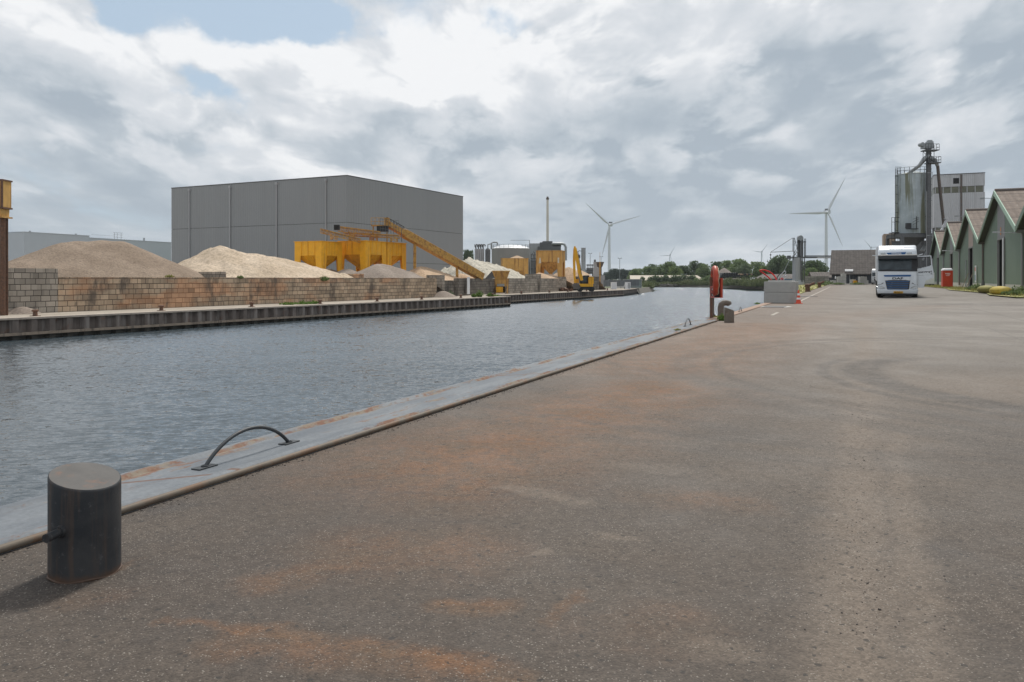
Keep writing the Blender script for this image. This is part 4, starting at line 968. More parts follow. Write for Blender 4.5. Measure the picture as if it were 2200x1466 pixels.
# ------------------------------------------------------------------ material handler
def excavator():
    Y = 165.0; k = Y / F; c = W(1258, 600, Y); t = thing('material_handler', 'yellow wheeled material handler with its long boom folded upright', 'excavator', (c.x, Y, FAR)); g0 = FAR
    def q(px, py, dy=0.0): v = W(px, py, Y) - Vector((c.x, Y, FAR)); v.y += dy; return v
    mb = MB(); zf = lambda z: z
    mb.prism([q(1247, 612), q(1247, 598), q(1255, 592), q(1266, 592), q(1266, 612)], (0, 1.6, 0)); mb.build('cab', M['black'], t)
    mb = MB(); mb.prism([q(1249, 606, -.03), q(1249, 599, -.03), q(1256, 594, -.03), q(1260, 594, -.03), q(1260, 606, -.03)], (0, .02, 0)); mb.build('cab_window', M['glass'], t)
    mb = MB(); b = q(1258, 611, .2); mb.bb(b.x - 1.3, b.x + 1.5, -.6, 2.6, b.z - .5, b.z + .1); r = q(1270, 603, .4); mb.bb(r.x - .6, r.x + .5, -.4, 2.4, r.z - .7, r.z + .7); l = q(1240, 603, .4); mb.bb(l.x - .5, l.x + .4, .4, 1.4, l.z - .5, l.z + .3); mb.build('superstructure', M['yellow'], t)
    mb = MB(); u = q(1260, 614); mb.bb(u.x - 1.9, u.x + 1.3, -.3, 2.3, .55, u.z); mb.bb(u.x - .3, u.x + 1.6, -.5, 2.5, .5, .9); mb.build('chassis', M['dark'], t)
    for x in (-1.3, 1.1):
        for y in (-.35, 2.35):
            mb = MB(); mb.cyl((u.x + x, y - .22, .52), (u.x + x, y + .22, .52), .52, n=18); mb.build('wheel', M['black'], t, smooth=40)
    w = .5
    def boom(name, pts, wid, m_):
        mb = MB(); rr = []
        for i, (p, hh) in enumerate(pts):
            d = (pts[min(i + 1, len(pts) - 1)][0] - pts[max(i - 1, 0)][0]).normalized(); n = Vector((d.z, 0, -d.x))
            rr.append([p + n * hh / 2 + Vector((0, -wid / 2, 0)), p + n * hh / 2 + Vector((0, wid / 2, 0)), p - n * hh / 2 + Vector((0, wid / 2, 0)), p - n * hh / 2 + Vector((0, -wid / 2, 0))])
        mb.loft(rr); return mb.build(name, m_, t)
    boom('stick', [(q(1235.5, 612), .32), (q(1234, 588), .45), (q(1233.5, 560), .55), (q(1234.5, 536), .5), (q(1235, 529.5), .3)], .45, M['yellow'])
    boom('boom', [(q(1250, 603), .55), (q(1245, 585), .75), (q(1240, 556), .65), (q(1236, 533), .45)], .6, M['yellow'])
    mb = MB(); mb.tube([q(1244, 598), q(1240.5, 576)], .09, 8); mb.tube([q(1240.5, 576), q(1238.5, 560)], .05, 8); mb.build('ram', M['steel'], t)
    mb = MB(); mb.tube([q(1241, 540, -.4), q(1246, 565, -.4), q(1249, 590, -.4)], .06, 6); mb.build('hose', M['black'], t)
    mb = MB(); bx = q(1238, 616); pts = [(bx.x - .9, bx.z + .2), (bx.x - .4, bx.z + .75), (bx.x + .5, bx.z + .6), (bx.x + .95, bx.z - .1), (bx.x + .4, bx.z - .65), (bx.x - .5, bx.z - .45)]
    mb.prism([(a, -.6, b_) for a, b_ in pts], (0, 1.3, 0)); mb.build('bucket', M['rustgrey'], t)
excavator()
mb = MB(); q = W(1213, 618, 170); random.seed(3)
for i in range(14): mb.box((random.uniform(-1.6, 1.6), random.uniform(-.8, .8), random.uniform(.05, .5)), (random.uniform(.4, .9), random.uniform(.3, .6), random.uniform(.2, .6)), random.uniform(0, 3), random.uniform(-.4, .4))
tag(mb.build('scrap_pile', M['rust'], loc=(q.x, 170, FAR)), 'low rusty scrap pile left of the excavator bucket', 'scrap')

# ------------------------------------------------------------------ tank farm behind
def tank():
    Y = 232.0; k = Y / F; c = W(1097.5, 600, Y); r = 42.5 * k; H = W(0, 533, Y).z - FAR
    t = thing('storage_tank', 'broad grey storage tank with shallow pale dome and top railing', 'tank', (c.x, Y + r, FAR))
    M['tank'] = mat('grey_tank_shell', (.26, .255, .24), .7, .1, var=.08, vs=.4, streak=((.20, .195, .18), .8, .5, .7, .5))
    mb = MB(); mb.lathe([(r, 0), (r, H * .33), (r + .04, H * .33 + .03), (r, H * .33 + .06), (r, H * .66), (r + .04, H * .66 + .03), (r, H * .66 + .06), (r, H)], 48); mb.build('shell', M['tank'], t, smooth=30)
    mb = MB(); mb.lathe([(r - .05, H + .002), (r * .8, H + .55), (r * .5, H + 1.0), (.3, H + 1.15)], 48); mb.build('dome', M['white_paint'], t, smooth=60)
    mb = MB(); n = 26
    for i in range(n):
        a = 2 * math.pi * i / n; mb.beam((r * math.cos(a), r * math.sin(a), H), (r * math.cos(a), r * math.sin(a), H + 1.1), .07, .07)
    for z in (.55, 1.1): mb.tube([(r * math.cos(2 * math.pi * i / n), r * math.sin(2 * math.pi * i / n), H + z) for i in range(n)], .04, 6, True)
    mb.build('railing', M['darksteel'], t)
    mb = MB(); mb.beam((r - .3, -r * .6, H), (r - .3, -r * .6, H + 2.4), .14, .14); mb.beam((r - .3, -r * .6, H + 2.35), (-.1, -r * .6, H + 2.35), .09, .09); mb.build('davit', M['darksteel'], t)
tank()
def small_tanks():
    Y = 225.0
    for i, px in enumerate((1022.5, 1028, 1033, 1038)):
        c = W(px, 600, Y); H = W(0, 535, Y).z - FAR; wh = ('leftmost', 'second', 'third', 'rightmost')[i]
        t = thing('slim_silo', wh + ' of four slim silos with bent vent pipes beside the storage tank', 'silo', (c.x, Y, FAR), 0, 'four slim silos beside the tank')
        mb = MB(); mb.lathe([(.36, 0), (.36, H)], 14); mb.build('shell', M['sheet'], t, smooth=40)
        mb = MB(); mb.tube([(0, 0, H), (0, 0, H + .9), (.15, 0, H + 1.25), (.5, 0, H + 1.15), (.6, 0, H + .7)], .17, 8); mb.tube([(0, 0, H + .3), (-.3, 0, H + .6), (-.3, 0, H + 1.3)], .12, 8); mb.build('vent_pipe', M['darksteel'], t, smooth=40)
small_tanks()
def tank_gear():
    Y = 224.0
    c = W(1048, 600, Y); t = thing('vessel', 'dark vessel and pipework tucked between the slim silos and the tank', 'tank', (c.x, Y, FAR)); z = lambda py: W(0, py, Y).z - FAR
    mb = MB(); mb.lathe([(.75, 0), (.75, z(537)), (.4, z(534))], 16); mb.build('shell', M['darksteel'], t, smooth=40)
    mb = MB(); mb.tube([(1, 0, z(536)), (1, 0, z(523)), (1.6, 0, z(521)), (2.6, 0, z(521)), (2.8, 0, z(527))], .22, 8); mb.tube([(0, 0, z(534)), (0, 0, z(526)), (1, 0, z(524))], .15, 8); mb.build('pipe', M['steel'], t, smooth=40)
tank_gear()
def pipe_rack():
    Y = 236.0; o = W(1150, 600, Y); t = thing('pipework', 'tangle of grey pipes and valves between the tank and the chimney building', 'pipework', (o.x, Y, FAR)); z = lambda py: W(0, py, Y).z - FAR; k = Y / F
    mb = MB(); random.seed(11)
    for i in range(9):
        x = -1.2 + i * .35; zt = z(random.uniform(536, 560)); mb.tube([(x, 0, 0), (x, 0, zt), (x + random.choice((-.5, .5)), 0, zt + .3)], random.uniform(.06, .16), 6)
    for py in (548, 556, 561, 578): mb.tube([(-1.4, -.3, z(py)), (3.2, -.3, z(py))], .13, 6)
    mb.build('pipe', M['darksteel'], t)
    mb = MB(); mb.bb(-1.2, 2.2, .4, 3, 0, z(562)); mb.build('cabinet', M['sheet'], t)
pipe_rack()
def chimney_building():
    Y = 262.0; k = Y / F; o = W(1186, 600, Y); t = thing('plant_building', 'grey process building with roof ducts behind the large hopper', 'building', (o.x, Y, FAR)); z = lambda py: W(0, py, Y).z - FAR; x = lambda px: (px - 1186) * k
    mb = MB(); mb.bb(x(1157), x(1206), 0, 8, 0, z(536.5)); mb.bb(x(1139), x(1185), 6, 14, 0, z(521.5)); mb.build('wall', M['sheet'], t)
    mb = MB(); mb.bb(x(1156), x(1205), -.3, 6, z(537), z(530)); mb.bb(x(1160), x(1166), -.4, 3, z(530), z(521)); mb.bb(x(1166), x(1187), -.2, 4, z(530), z(518.5)); mb.bb(x(1187), x(1206), .5, 3, z(530), z(523)); mb.build('roof_unit', M['darksteel'], t)
    mb = MB(); mb.tube([(x(1185), 0, z(524)), (x(1208), 0, z(524)), (x(1213), 0, z(526)), (x(1215.5), 0, z(531)), (x(1215.5), 0, z(560))], .42, 10); mb.build('duct', M['steel'], t, smooth=40)
    c = thing('chimney', 'tall slender cream chimney with a small crown', 'chimney', (o.x + x(1177), Y + 2, FAR))
    M['cream'] = mat('cream_metal', (.60, .57, .50), .6, var=.05)
    mb = MB(); mb.lathe([(.44, 0), (.42, z(480)), (.36, z(428))], 16); mb.build('stack', M['cream'], c, smooth=40)
    mb = MB(); mb.lathe([(.40, z(428)), (.52, z(427)), (.52, z(425)), (.36, z(424)), (.30, z(421.5))], 16); mb.build('crown', M['rustgrey'], c, smooth=40)
chimney_building()
def grey_stack():
    Y = 215.0; k = Y / F; o = W(1253.5, 600, Y); z = lambda py: W(0, py, Y).z - FAR
    t = thing('grey_stack', 'short thick grey metal stack with a flared foot, right of the excavator arm', 'stack', (o.x, Y, FAR))
    mb = MB(); mb.lathe([(1.5, 0), (1.4, z(591)), (.62, z(579)), (.60, z(560)), (.64, z(559.7)), (.60, z(559.4)), (.60, z(534)), (.68, z(533.5)), (.68, z(533))], 20); mb.build('shell', M['steel'], t, smooth=35)
    mb = MB(); mb.tube([(-.9, 0, z(551)), (-1.6, 0, z(551))], .5, 12); mb.tube([(-.5, 0, z(540)), (-1.2, 0, z(539)), (-1.4, 0, z(541))], .08, 6); mb.build('side_flange', M['darksteel'], t, smooth=40)
    p = thing('pipe_bridge', 'horizontal pipe bridge between the grey stack and the small plant tower', 'pipework', (o.x + .8, Y, FAR))
    mb = MB()
    for py, r in ((569, .10), (571.5, .12), (576, .10), (580, .45), (585, .5)): mb.tube([(0, 0, z(py)), (3.1, 0, z(py))], r, 8)
    for x in (.4, 1.6, 2.8): mb.beam((x, 0, 0), (x, 0, z(568)), .14, .14)
    mb.build('pipe', M['darksteel'], p)
grey_stack()
def plant_tower():
    Y = 205.0; k = Y / F; o = W(1287, 600, Y); z = lambda py: W(0, py, Y).z - FAR; x = lambda px: (px - 1287) * k
    t = thing('plant_tower', 'small grey plant tower with a flared yellow brown hopper on top', 'tower', (o.x, Y, FAR))
    mb = MB(); mb.bb(x(1276), x(1287), 0, 2, 0, z(575)); mb.bb(x(1276), x(1283), .2, 1.5, z(575), z(563)); mb.bb(x(1289), x(1300), .5, 2.5, 0, z(592)); mb.build('body', M['sheet'], t)
    mb = MB(); mb.bb(x(1277), x(1280.5), .3, 1.2, z(563), z(558)); mb.build('vent', M['darksteel'], t)
    mb = MB(); mb.loft([[Vector((x(1281), -.2, z(563))), Vector((x(1298), -.2, z(563))), Vector((x(1298), 1.8, z(563))), Vector((x(1281), 1.8, z(563)))], [Vector((x(1284), .2, z(574))), Vector((x(1294), .2, z(574))), Vector((x(1294), 1.2, z(574))), Vector((x(1284), 1.2, z(574)))]]); mb.bb(x(1285), x(1293), .3, 1.1, z(592), z(574)); mb.build('hopper', M['rustgrey'], t)
    p = thing('yellow_post', 'slim ochre post standing in front of the small plant tower', 'post', (o.x + x(1287.5), Y - 1.5, FAR)); mb = MB(); mb.beam((0, 0, 0), (0, 0, z(563)), .28, .28); mb.beam((0, 0, z(563)), (0, 0, z(543)), .08, .08); mb.build('pole', M['conveyor'], p)
plant_tower()
for i, (px, top, Y, lb) in enumerate(((1268, 545, 260, 'floodlight mast between the grey stack and the plant tower'), (1291.5, 552, 280, 'floodlight mast just left of the turbine tower'), (1331.5, 555.5, 250, 'floodlight mast over the fenced compound, right of the turbine'))):
    o = W(px, 600, Y); z = W(0, top, Y).z - FAR; t = thing('light_mast', lb, 'light mast', (o.x, Y, FAR), 0, 'floodlight masts on the far quay')
    mb = MB(); mb.cyl((0, 0, 0), (0, 0, z), .11, .07, 8); mb.build('pole', M['steel'], t)
    mb = MB(); mb.beam((-.5, 0, z), (.5, 0, z), .07, .07)
    for s in (-.45, .45): mb.box((s, -.1, z + .08), (.36, .3, .16), ry=.25 * (1 if s < 0 else -1))
    mb.build('floodlight', M['darksteel'], t)

# fenced compound at the tip of the far quay
def compound():
    Y = 205.0; a = W(1296, 600, 200); b = W(1373, 600, 218); d = b - a; L = d.length; yaw = math.atan2(d.y, d.x)
    t = thing('mesh_fence', 'dark mesh fence round the compound at the tip of the far quay', 'fence', (a.x, a.y, FAR), yaw)
    m = mat('fence_screen', (.12, .13, .135), .8, var=.2)
    mb = MB(); mb.bb(0, L, 0, .03, .7, 2.35); mb.build('mesh', m, t)
    for i in range(int(L / 2.5) + 1):
        mb = MB(); mb.beam((i * 2.5, -.04, 0), (i * 2.5, -.04, 2.5), .07, .07); mb.build('post', M['steel'], t)
    for z in (.35, .75):
        mb = MB(); mb.beam((-.3, -.6, z), (L, -.6, z), .07, .07); mb.build('rail', M['steel'], t)
    for i, (px, w, h, Y, lb, mm) in enumerate(((1319, 1.45, 1.75, 199, 'left white switch cabinet in front of the mesh fence', 'white_paint'), (1349, 1.4, 1.75, 206, 'right white switch cabinet with a grey door by the mesh fence', 'white_paint'))):
        o = W(px, 600, Y); c = thing('switch_cabinet', lb, 'cabinet', (o.x, Y, FAR), 0, 'white cabinets by the far fence'); mb = MB(); mb.bb(-w / 2, w / 2, 0, .8, .05, h); mb.bb(-w / 2 - .04, w / 2 + .04, -.04, .84, h, h + .07); mb.build('housing', M[mm], c)
        mb = MB(); mb.bb(-.02 if i else -w * .4, w * .42, -.02, -.003, .2, h - .15); mb.build('door', M['sheet'] if i else M['turbine'], c)
    o = W(1362, 600, 226); c = thing('container', 'grey green container at the tip of the far quay', 'container', (o.x, 226, FAR), R(8)); m2 = mat('grey_green_container', (.20, .24, .23), .7, ribs=((1, 0, 0), .3, .03)); mb = MB(); mb.bb(-1.2, 2.2, 0, 6, .1, 2.5); mb.build('box', m2, c); mb = MB(); mb.bb(-1.25, 2.25, -.05, 6.05, 2.5, 2.6); mb.bb(-1.25, -1.15, -.05, 0, .1, 2.5); mb.bb(2.15, 2.25, -.05, 0, .1, 2.5); mb.build('frame', M['sheet'], c)
    o = W(1333, 612, 210); c = thing('parked_car', 'small white car half hidden behind the compound rail', 'car', (o.x, 210, FAR)); 
    mb = MB(); mb.prism([(-2, 0, .3), (-2, 0, .8), (-1.3, 0, .95), (-.8, 0, 1.42), (.8, 0, 1.42), (1.5, 0, .9), (2, 0, .8), (2, 0, .3)], (0, 1.6, 0)); mb.build('body', M['white_paint'], c)
    mb = MB(); mb.prism([(-1.1, -.01, .97), (-.7, -.01, 1.36), (.75, -.01, 1.36), (1.25, -.01, .97)], (0, 1.62, 0)); mb.build('window', M['glass'], c)
    for x in (-1.25, 1.25):
        mb = MB(); mb.cyl((x, -.03, .32), (x, .2, .32), .32, n=14); mb.build('wheel', M['black'], c)
compound()

# ------------------------------------------------------------------ wind turbines
def turbine(hx, hy, tips, Y, towerr, label, blade_px, m_='turbine', face=1):
    k = Y / F; hub = W(hx, hy, Y); base = FAR
    t = thing('wind_turbine', label, 'wind turbine', (hub.x, Y, base), 0, 'wind turbines on the horizon'); H = hub.z - base
    mb = MB(); r0 = towerr * k; mb.lathe([(r0, 0), (r0 * .62, H - r0)], 20); mb.build('tower', M[m_], t, smooth=40)
    u = blade_px * k
    mb = MB(); mb.box((u * .035 * face, u * .03, H + u * .01), (u * .12, u * .16, u * .085)); mb.build('nacelle', M[m_], t)
    mb = MB(); mb.box((u * .045 * face, u * .04, H + u * .075), (u * .10, u * .08, u * .05)); mb.build('cooler', M['darksteel'], t)
    hb = Vector((0, -u * .085, H))
    mb = MB(); mb.cyl(hb + Vector((0, .05 * u, 0)), hb + Vector((0, -.03 * u, 0)), u * .045, u * .02, 14); mb.build('hub', M[m_], t, smooth=50)
    for (tx, ty) in tips:
        v = Vector(((tx - hx) * k, 0, -(ty - hy) * k)); L = v.length; dr = v.normalized(); side = Vector((-dr.z, 0, dr.x)); mb = MB(); rings = []
        for f, w, th, off in ((0, .032, .032, 0), (.05, .032, .03, 0), (.14, .058, .025, .008), (.22, .068, .02, .012), (.4, .052, .014, .008), (.65, .034, .008, .004), (.88, .018, .004, 0), (1, .003, .002, 0)):
            p = hb + dr * (f * L); tw = (1 - f) * .5; ring = []
            for j in range(8):
                a = 2 * math.pi * j / 8; e1 = side * math.cos(tw) + Vector((0, math.sin(tw), 0)); e2 = -side * math.sin(tw) + Vector((0, math.cos(tw), 0))
                ring.append(p + side * off * L + e1 * (w / 2 * L * math.cos(a)) + e2 * (th / 2 * L * math.sin(a)))
            rings.append(ring)
        mb.loft(rings); mb.build('blade', M[m_], t, smooth=60)
turbine(1309, 484, ((1256, 436), (1377, 464), (1292, 552)), 1450, 3.6, 'wind turbine on the left, one blade pointing down beside the tower', 71)
turbine(1775, 457, ((1813, 383), (1691, 460), (1808, 531)), 1222, 3.9, 'largest wind turbine, right of centre behind the tiled barn', 84)
turbine(1439, 549, ((1450, 529), (1416, 550), (1445, 564)), 3600, 1.3, 'small distant wind turbine above the trees over the canal bend', 23, 'turbine_far')
turbine(1636, 542, ((1649, 524), (1614, 539), (1639, 562)), 3600, 1.4, 'small distant wind turbine above the trees left of the crane mast', 23, 'turbine_far')
turbine(1871, 533, ((1855, 514.5), (1895, 529), (1868, 556)), 3300, 1.4, 'distant wind turbine mostly hidden behind the truck and barn roof', 24, 'turbine_far')
# ------------------------------------------------------------------ vegetation
def leaf_quad(mb, p, s, n=None):
    a = Vector((random.gauss(0, 1), random.gauss(0, 1), random.gauss(0, 1))).normalized(); b = a.cross(Vector((random.gauss(0, 1), random.gauss(0, 1), random.gauss(0, 1)))).normalized()
    s1 = s * random.uniform(.6, 1.2); s2 = s * random.uniform(.5, .9)
    mb.add([p - a * s1, p - b * s2 * .8, p + a * s1, p + b * s2], [(0, 1, 2, 3)])
def crown_mesh(h, w, seed, n=1400, leaf=.42, low=.22, trunk=True):
    """tree of height h and crown width w: returns (crown MB, trunk MB)"""
    rnd = random.Random(seed); st = random.getstate(); random.seed(seed * 31 + 5)
    lobes = []
    for i in range(11):
        a = rnd.uniform(0, 2 * math.pi); zz = rnd.uniform(low + .12, .9); rr = (w / 2) * (1 - abs(zz - .5) * 1.05) * rnd.uniform(.3, .85)
        lobes.append((Vector((rr * math.cos(a), rr * math.sin(a), zz * h)), rnd.uniform(.16, .30) * w))
    lobes.append((Vector((0, 0, h * .80)), w * .24)); lobes.append((Vector((0, 0, h * .55)), w * .33))
    mb = MB()
    for i in range(n):
        c, r = lobes[int(random.random() * len(lobes))]
        v = Vector((random.gauss(0, 1), random.gauss(0, 1), random.gauss(0, 1) * .85)).normalized() * (r * random.random() ** .38)
        p = c + v
        if p.z < h * low * .75: continue
        if p.z > h: p.z = h - random.random() * .3
        leaf_quad(mb, p, leaf * random.uniform(.7, 1.3))
    tb = MB(); tb.tube([(0, 0, 0), (.05 * w * .2, 0, h * .35), (0, .1, h * .62), (.1, 0, h * .85)], [h * .022, h * .017, h * .010, h * .004], 7)
    for c, r in lobes[:7]: tb.tube([(0, 0, h * .3), (c.x * .5, c.y * .5, (h * .35 + c.z) / 2), (c.x, c.y, c.z)], [h * .010, h * .006, h * .002], 5)
    random.setstate(st); return mb, tb
TREE_VARS = {}
def tree_proto(kind, seed, h, w, mname, n, leaf):
    key = (kind, seed)
    if key not in TREE_VARS:
        a, b = crown_mesh(h, w, seed, n, leaf); TREE_VARS[key] = (a, b, M[mname])
    return TREE_VARS[key]
_tm = {}
def place_tree(px, top, Y, wpx, mname, seed, label, group, dense=2600, name='tree', cat='tree', base=FAR):
    k = Y / F; h = W(px, top, Y).z - base; w = wpx * k; o = W(px, 600, Y)
    t = thing(name, label, cat, (o.x, Y, base), random.uniform(0, 6.28), group)
    key = (seed, mname)
    if key not in _tm:
        a, b = crown_mesh(10, 8.5, seed, dense, .40)
        ca = a.build('crown', M[mname], t, fix=False); cb = b.build('trunk', M['bark'], t, smooth=60)
        _tm[key] = (ca, cb)
    else:
        ca = _tm[key][0].copy(); COL.objects.link(ca); ca.parent = t; cb = _tm[key][1].copy(); COL.objects.link(cb); cb.parent = t
    t.scale = (w / 8.5, w / 8.5, h / 10)
    return t
grp = 'trees behind the far bank'
trees = [  # px, top, Y, width px, material, seed, where
    (1365, 577, 470, 34, 'leaf1', 1, 'low broad tree behind the left end of the pale roofed shed'),
    (1390, 573, 480, 30, 'leaf1', 2, 'round tree just right of the left end of the pale roofed shed'),
    (1402, 568, 490, 22, 'leaf2', 3, 'narrow dark tree left of the small distant turbine'),
    (1424, 566.5, 480, 34, 'leaf1', 4, 'broad mid green tree under the left blade of the small distant turbine'),
    (1444, 562, 470, 34, 'leaf1', 1, 'tallest rounded tree directly below the small distant turbine'),
    (1452, 576, 450, 26, 'leaf3', 5, 'lower paler tree in front of the one below the small turbine'),
    (1470, 571, 480, 26, 'leaf2', 2, 'dark grey green dome shaped tree right of the small turbine'),
    (1491, 561, 490, 22, 'leaf2', 3, 'upright ragged dark tree above the right end of the pale roofed shed'),
    (1503, 566, 500, 14, 'leaf2', 5, 'thin ragged tree with sky showing through its top'),
    (1516, 566, 470, 28, 'leaf1', 4, 'round tree just left of the red lifebuoy'),
    (1541, 562.5, 480, 26, 'leaf2', 2, 'sparse dark tree right behind the red lifebuoy'),
    (1563, 560.5, 460, 28, 'leaf1', 5, 'mid green tree above the stack of black pipes'),
    (1590, 556.5, 450, 44, 'leaf1', 1, 'big broad tree between the lifebuoy and the concrete blocks'),
    (1601, 566, 440, 34, 'leaf2', 4, 'darker tree at the right foot of the big broad tree'),
    (1632, 563, 430, 34, 'leaf1', 3, 'rounded tree under the blades of the distant turbine'),
    (1650, 572, 400, 36, 'leaf3', 2, 'low bright green tree above the loops of red hose'),
    (1672, 547, 380, 40, 'leaf2', 4, 'tall dark tree left of the slim silo, below the crane jib'),
    (1662, 556, 390, 28, 'leaf2', 1, 'dark shoulder of trees left of the tallest one by the jib'),
    (1694, 560, 370, 30, 'leaf2', 5, 'dark tree directly left of the slim silo shaft'),
    (1742, 560, 300, 44, 'leaf2', 3, 'dark tree between the slim silo and the tiled barn'),
    (1765, 562, 310, 34, 'leaf2', 1, 'dark tree touching the left slope of the tiled barn'),
    (1740, 574, 250, 30, 'leaf1', 4, 'rounded green tree right of the foot of the slim silo'),
]
for i, (px, top, Y, w, m_, sd_, lb) in enumerate(trees):
    place_tree(px, top, Y, w * 1.22, m_, sd_, lb, grp)
# far row behind the compound
for i, (px, top) in enumerate(((1312, 579), (1321, 577.5), (1329, 579), (1337, 577.5), (1345, 580), (1353, 580), (1361, 578), (1372, 580.5))):
    place_tree(px, top, 620, 19, 'leaf_hazy', 1 + i % 3, ('%s haze blue tree in the distant row behind the fenced compound' % ('leftmost', 'second', 'third', 'fourth', 'fifth', 'sixth', 'seventh', 'rightmost')[i]), 'distant tree row behind the compound')
for i, (px, top, w) in enumerate(((1002, 537, 16), (1010, 539, 18))):
    place_tree(px, top, 420, w, 'leaf2', 2 + i, ('left' if i == 0 else 'right') + ' dark tree between the warehouse corner and the slim silos', 'trees beside the warehouse')
for i, (px, top, w) in enumerate(((1258, 583, 26), (1280, 584, 30), (1302, 585, 22))):
    place_tree(px, top, 640, w, 'leaf_hazy', 1 + i, ('low distant tree behind the grey stack', 'low distant tree behind the plant tower', 'low distant tree at the foot of the left turbine')[i], 'distant tree row behind the compound')

# bushes: hedge in front of the pale shed
def bush(px, top, Y, wpx, m_, label, group, base=FAR, basey=None, n=700, leaf=.35, name='bush', sq=1.0):
    k = Y / F; o = W(px, 600, Y); h = W(0, top, Y).z - base; w = wpx * k; mb = MB(); nl = 5
    lob = [(Vector((random.uniform(-.5, .5) * w * .7, random.uniform(-.3, .3) * w * .5, h * random.uniform(.35, .7))), min(w, h * 1.2) * random.uniform(.25, .38)) for _ in range(nl)]
    for i in range(n):
        c, r = random.choice(lob); v = Vector((random.gauss(0, 1), random.gauss(0, 1), random.gauss(0, 1))).normalized() * r * random.random() ** .4
        p = c + v; p.z = max(.02, min(p.z, h)); p.x = max(-w * .55, min(w * .55, p.x)); leaf_quad(mb, p, leaf * random.uniform(.6, 1.2))
    for i in range(n // 3): leaf_quad(mb, Vector((random.uniform(-.5, .5) * w, random.uniform(-.3, .3) * w, random.uniform(.02, .5) * h)), leaf * .8)
    o_ = mb.build(name, M[m_], loc=(o.x, Y, base), fix=False); return tag(o_, label, 'bush' if name == 'bush' else 'plant', group)
hg = 'hedge in front of the pale roofed shed'
for i, (px, top, w) in enumerate(((1392, 594, 30), (1411, 591.5, 28), (1430, 591, 28), (1449, 590.5, 28), (1467, 591, 28), (1484, 591.5, 26))):
    bush(px, top, 425, w * 1.15, 'leaf2', ('first', 'second', 'third', 'fourth', 'fifth', 'sixth')[i] + ' clump from the left of the dark hedge below the pale shed roof', hg, n=900, leaf=.42)
for i, (px, top, w, m_) in enumerate(((1506, 594, 24, 'leaf1'), (1524, 592, 22, 'leaf1'), (1540, 596, 22, 'leaf2'), (1724, 604, 12, 'leaf2'))):
    bush(px, top, 420 if i < 3 else 178, w * 1.2, m_, ('green bush beside the right gable of the pale roofed shed', 'green bush left of the lifebuoy stand on the far bank', 'darker bush behind the lifebuoy on the far bank', 'small dark bush at the foot of the slim silo')[i], 'bushes along the far bank', n=600, leaf=.4)
for i, (px, top, Y, w, m_) in enumerate(((1386, 607, 300, 14, 'leaf1'), (1372, 612, 280, 22, 'weed'), (1352, 614, 262, 22, 'weed'), (1334, 616.5, 240, 16, 'weed'))):
    bush(px, top, Y, w * 1.15, m_, ('dark round bush on the very tip of the far quay', 'bright weedy shrub next to the tip of the far quay', 'bright weedy shrub in front of the grey green container', 'low bright weeds by the white cabinets on the far quay')[i], 'shrubs on the tip of the far quay', n=500, leaf=.3)

# reeds on the far bank: one uncountable mass
mb = MB()
def reed_band(pa, pb, n, h0, h1, depth):
    pa = Vector((*pa, 0)); pb = Vector((*pb, 0)); d = (pb - pa); nn = Vector((-d.y, d.x, 0)).normalized()
    if nn.y < 0: nn = -nn
    for i in range(n // 2):
        f = random.random(); p = pa + d * f + nn * (depth * random.random() - .7); hm = random.uniform(h0, h1) * (.7 + 1.1 * abs(mnoise.noise(p * .16)) + .5 * mnoise.noise(p * .6))
        for q_ in range(5): leaf_quad(mb, p + Vector((random.uniform(-.7, .7), random.uniform(-.7, .7), (FAR + hm * random.random() ** .6) - p.z)), .34)
    for i in range(n):
        f = random.random(); p = pa + d * f + nn * (depth * random.random() - .9)
        hh = random.uniform(h0, h1) * (.7 + .8 * abs(mnoise.noise(p * .16))) ; z = FAR - .5 if (p - pa - d * f).dot(nn) < 0 else FAR
        w = random.uniform(.25, .6)
        a = random.uniform(-.6, .6); dx = math.cos(a) * w / 2; dy = math.sin(a) * w / 2; lx = random.uniform(-.25, .25) * hh
        mb.add([(p.x - dx, p.y - dy, z), (p.x + dx, p.y + dy, z), (p.x + dx * .3 + lx, p.y, z + hh), (p.x - dx * .3 + lx, p.y, z + hh * .95)], [(0, 1, 2, 3)])
reed_band((98, 392), (100, 365), 1200, 1.3, 2.0, 9); reed_band((84, 412.5), (98, 392), 900, 1.0, 1.8, 8)
reed_band((100, 365), (99, 312), 2600, 1.5, 2.3, 10); reed_band((99, 312), (93, 280), 1500, 1.6, 2.4, 10); reed_band((64, 397.5), (86, 413), 300, .5, 1.2, 5); reed_band((46, 264), (52.8, 301), 500, .7, 1.4, 3.5); reed_band((53.2, 299), (51.5, 325), 400, .8, 1.7, 3)
tag(mb.build('reeds', M['reed'], fix=False), 'band of tall reeds along the far bank', 'reeds', kind='stuff')
mb = MB()
for i in range(2200):
    t_ = random.random(); X = 98 + random.uniform(1, 22); Y = random.uniform(300, 395); blade(mb, (X, Y, FAR), random.uniform(.3, .9), random.uniform(.4, .9), .2)
for i in range(900):
    X = random.uniform(60, 98); Y = 414 + (X - 86) * -.6 + random.uniform(0, 9); blade(mb, (X, Y, FAR), random.uniform(.3, .9), random.uniform(.4, .8), .2)
tag(mb.build('tall_grass', M['grass'], fix=False), 'rough grass behind the reeds on the far bank', 'grass', kind='stuff')
mb = MB()
for i in range(120):
    f = random.random(); X = 52 + (88 - 52) * f + random.uniform(-1, 1); Y = 396 + (413 - 396) * min(1, (X - 62) / 24 if X > 62 else 0) + random.uniform(-2.2, .5); r = random.uniform(.4, .9)
    mb.box((X, Y, FAR - .2 - .55 * random.random()), (r * 1.5, r, r), random.uniform(0, 3), random.uniform(-.5, .5), random.uniform(-.5, .5))
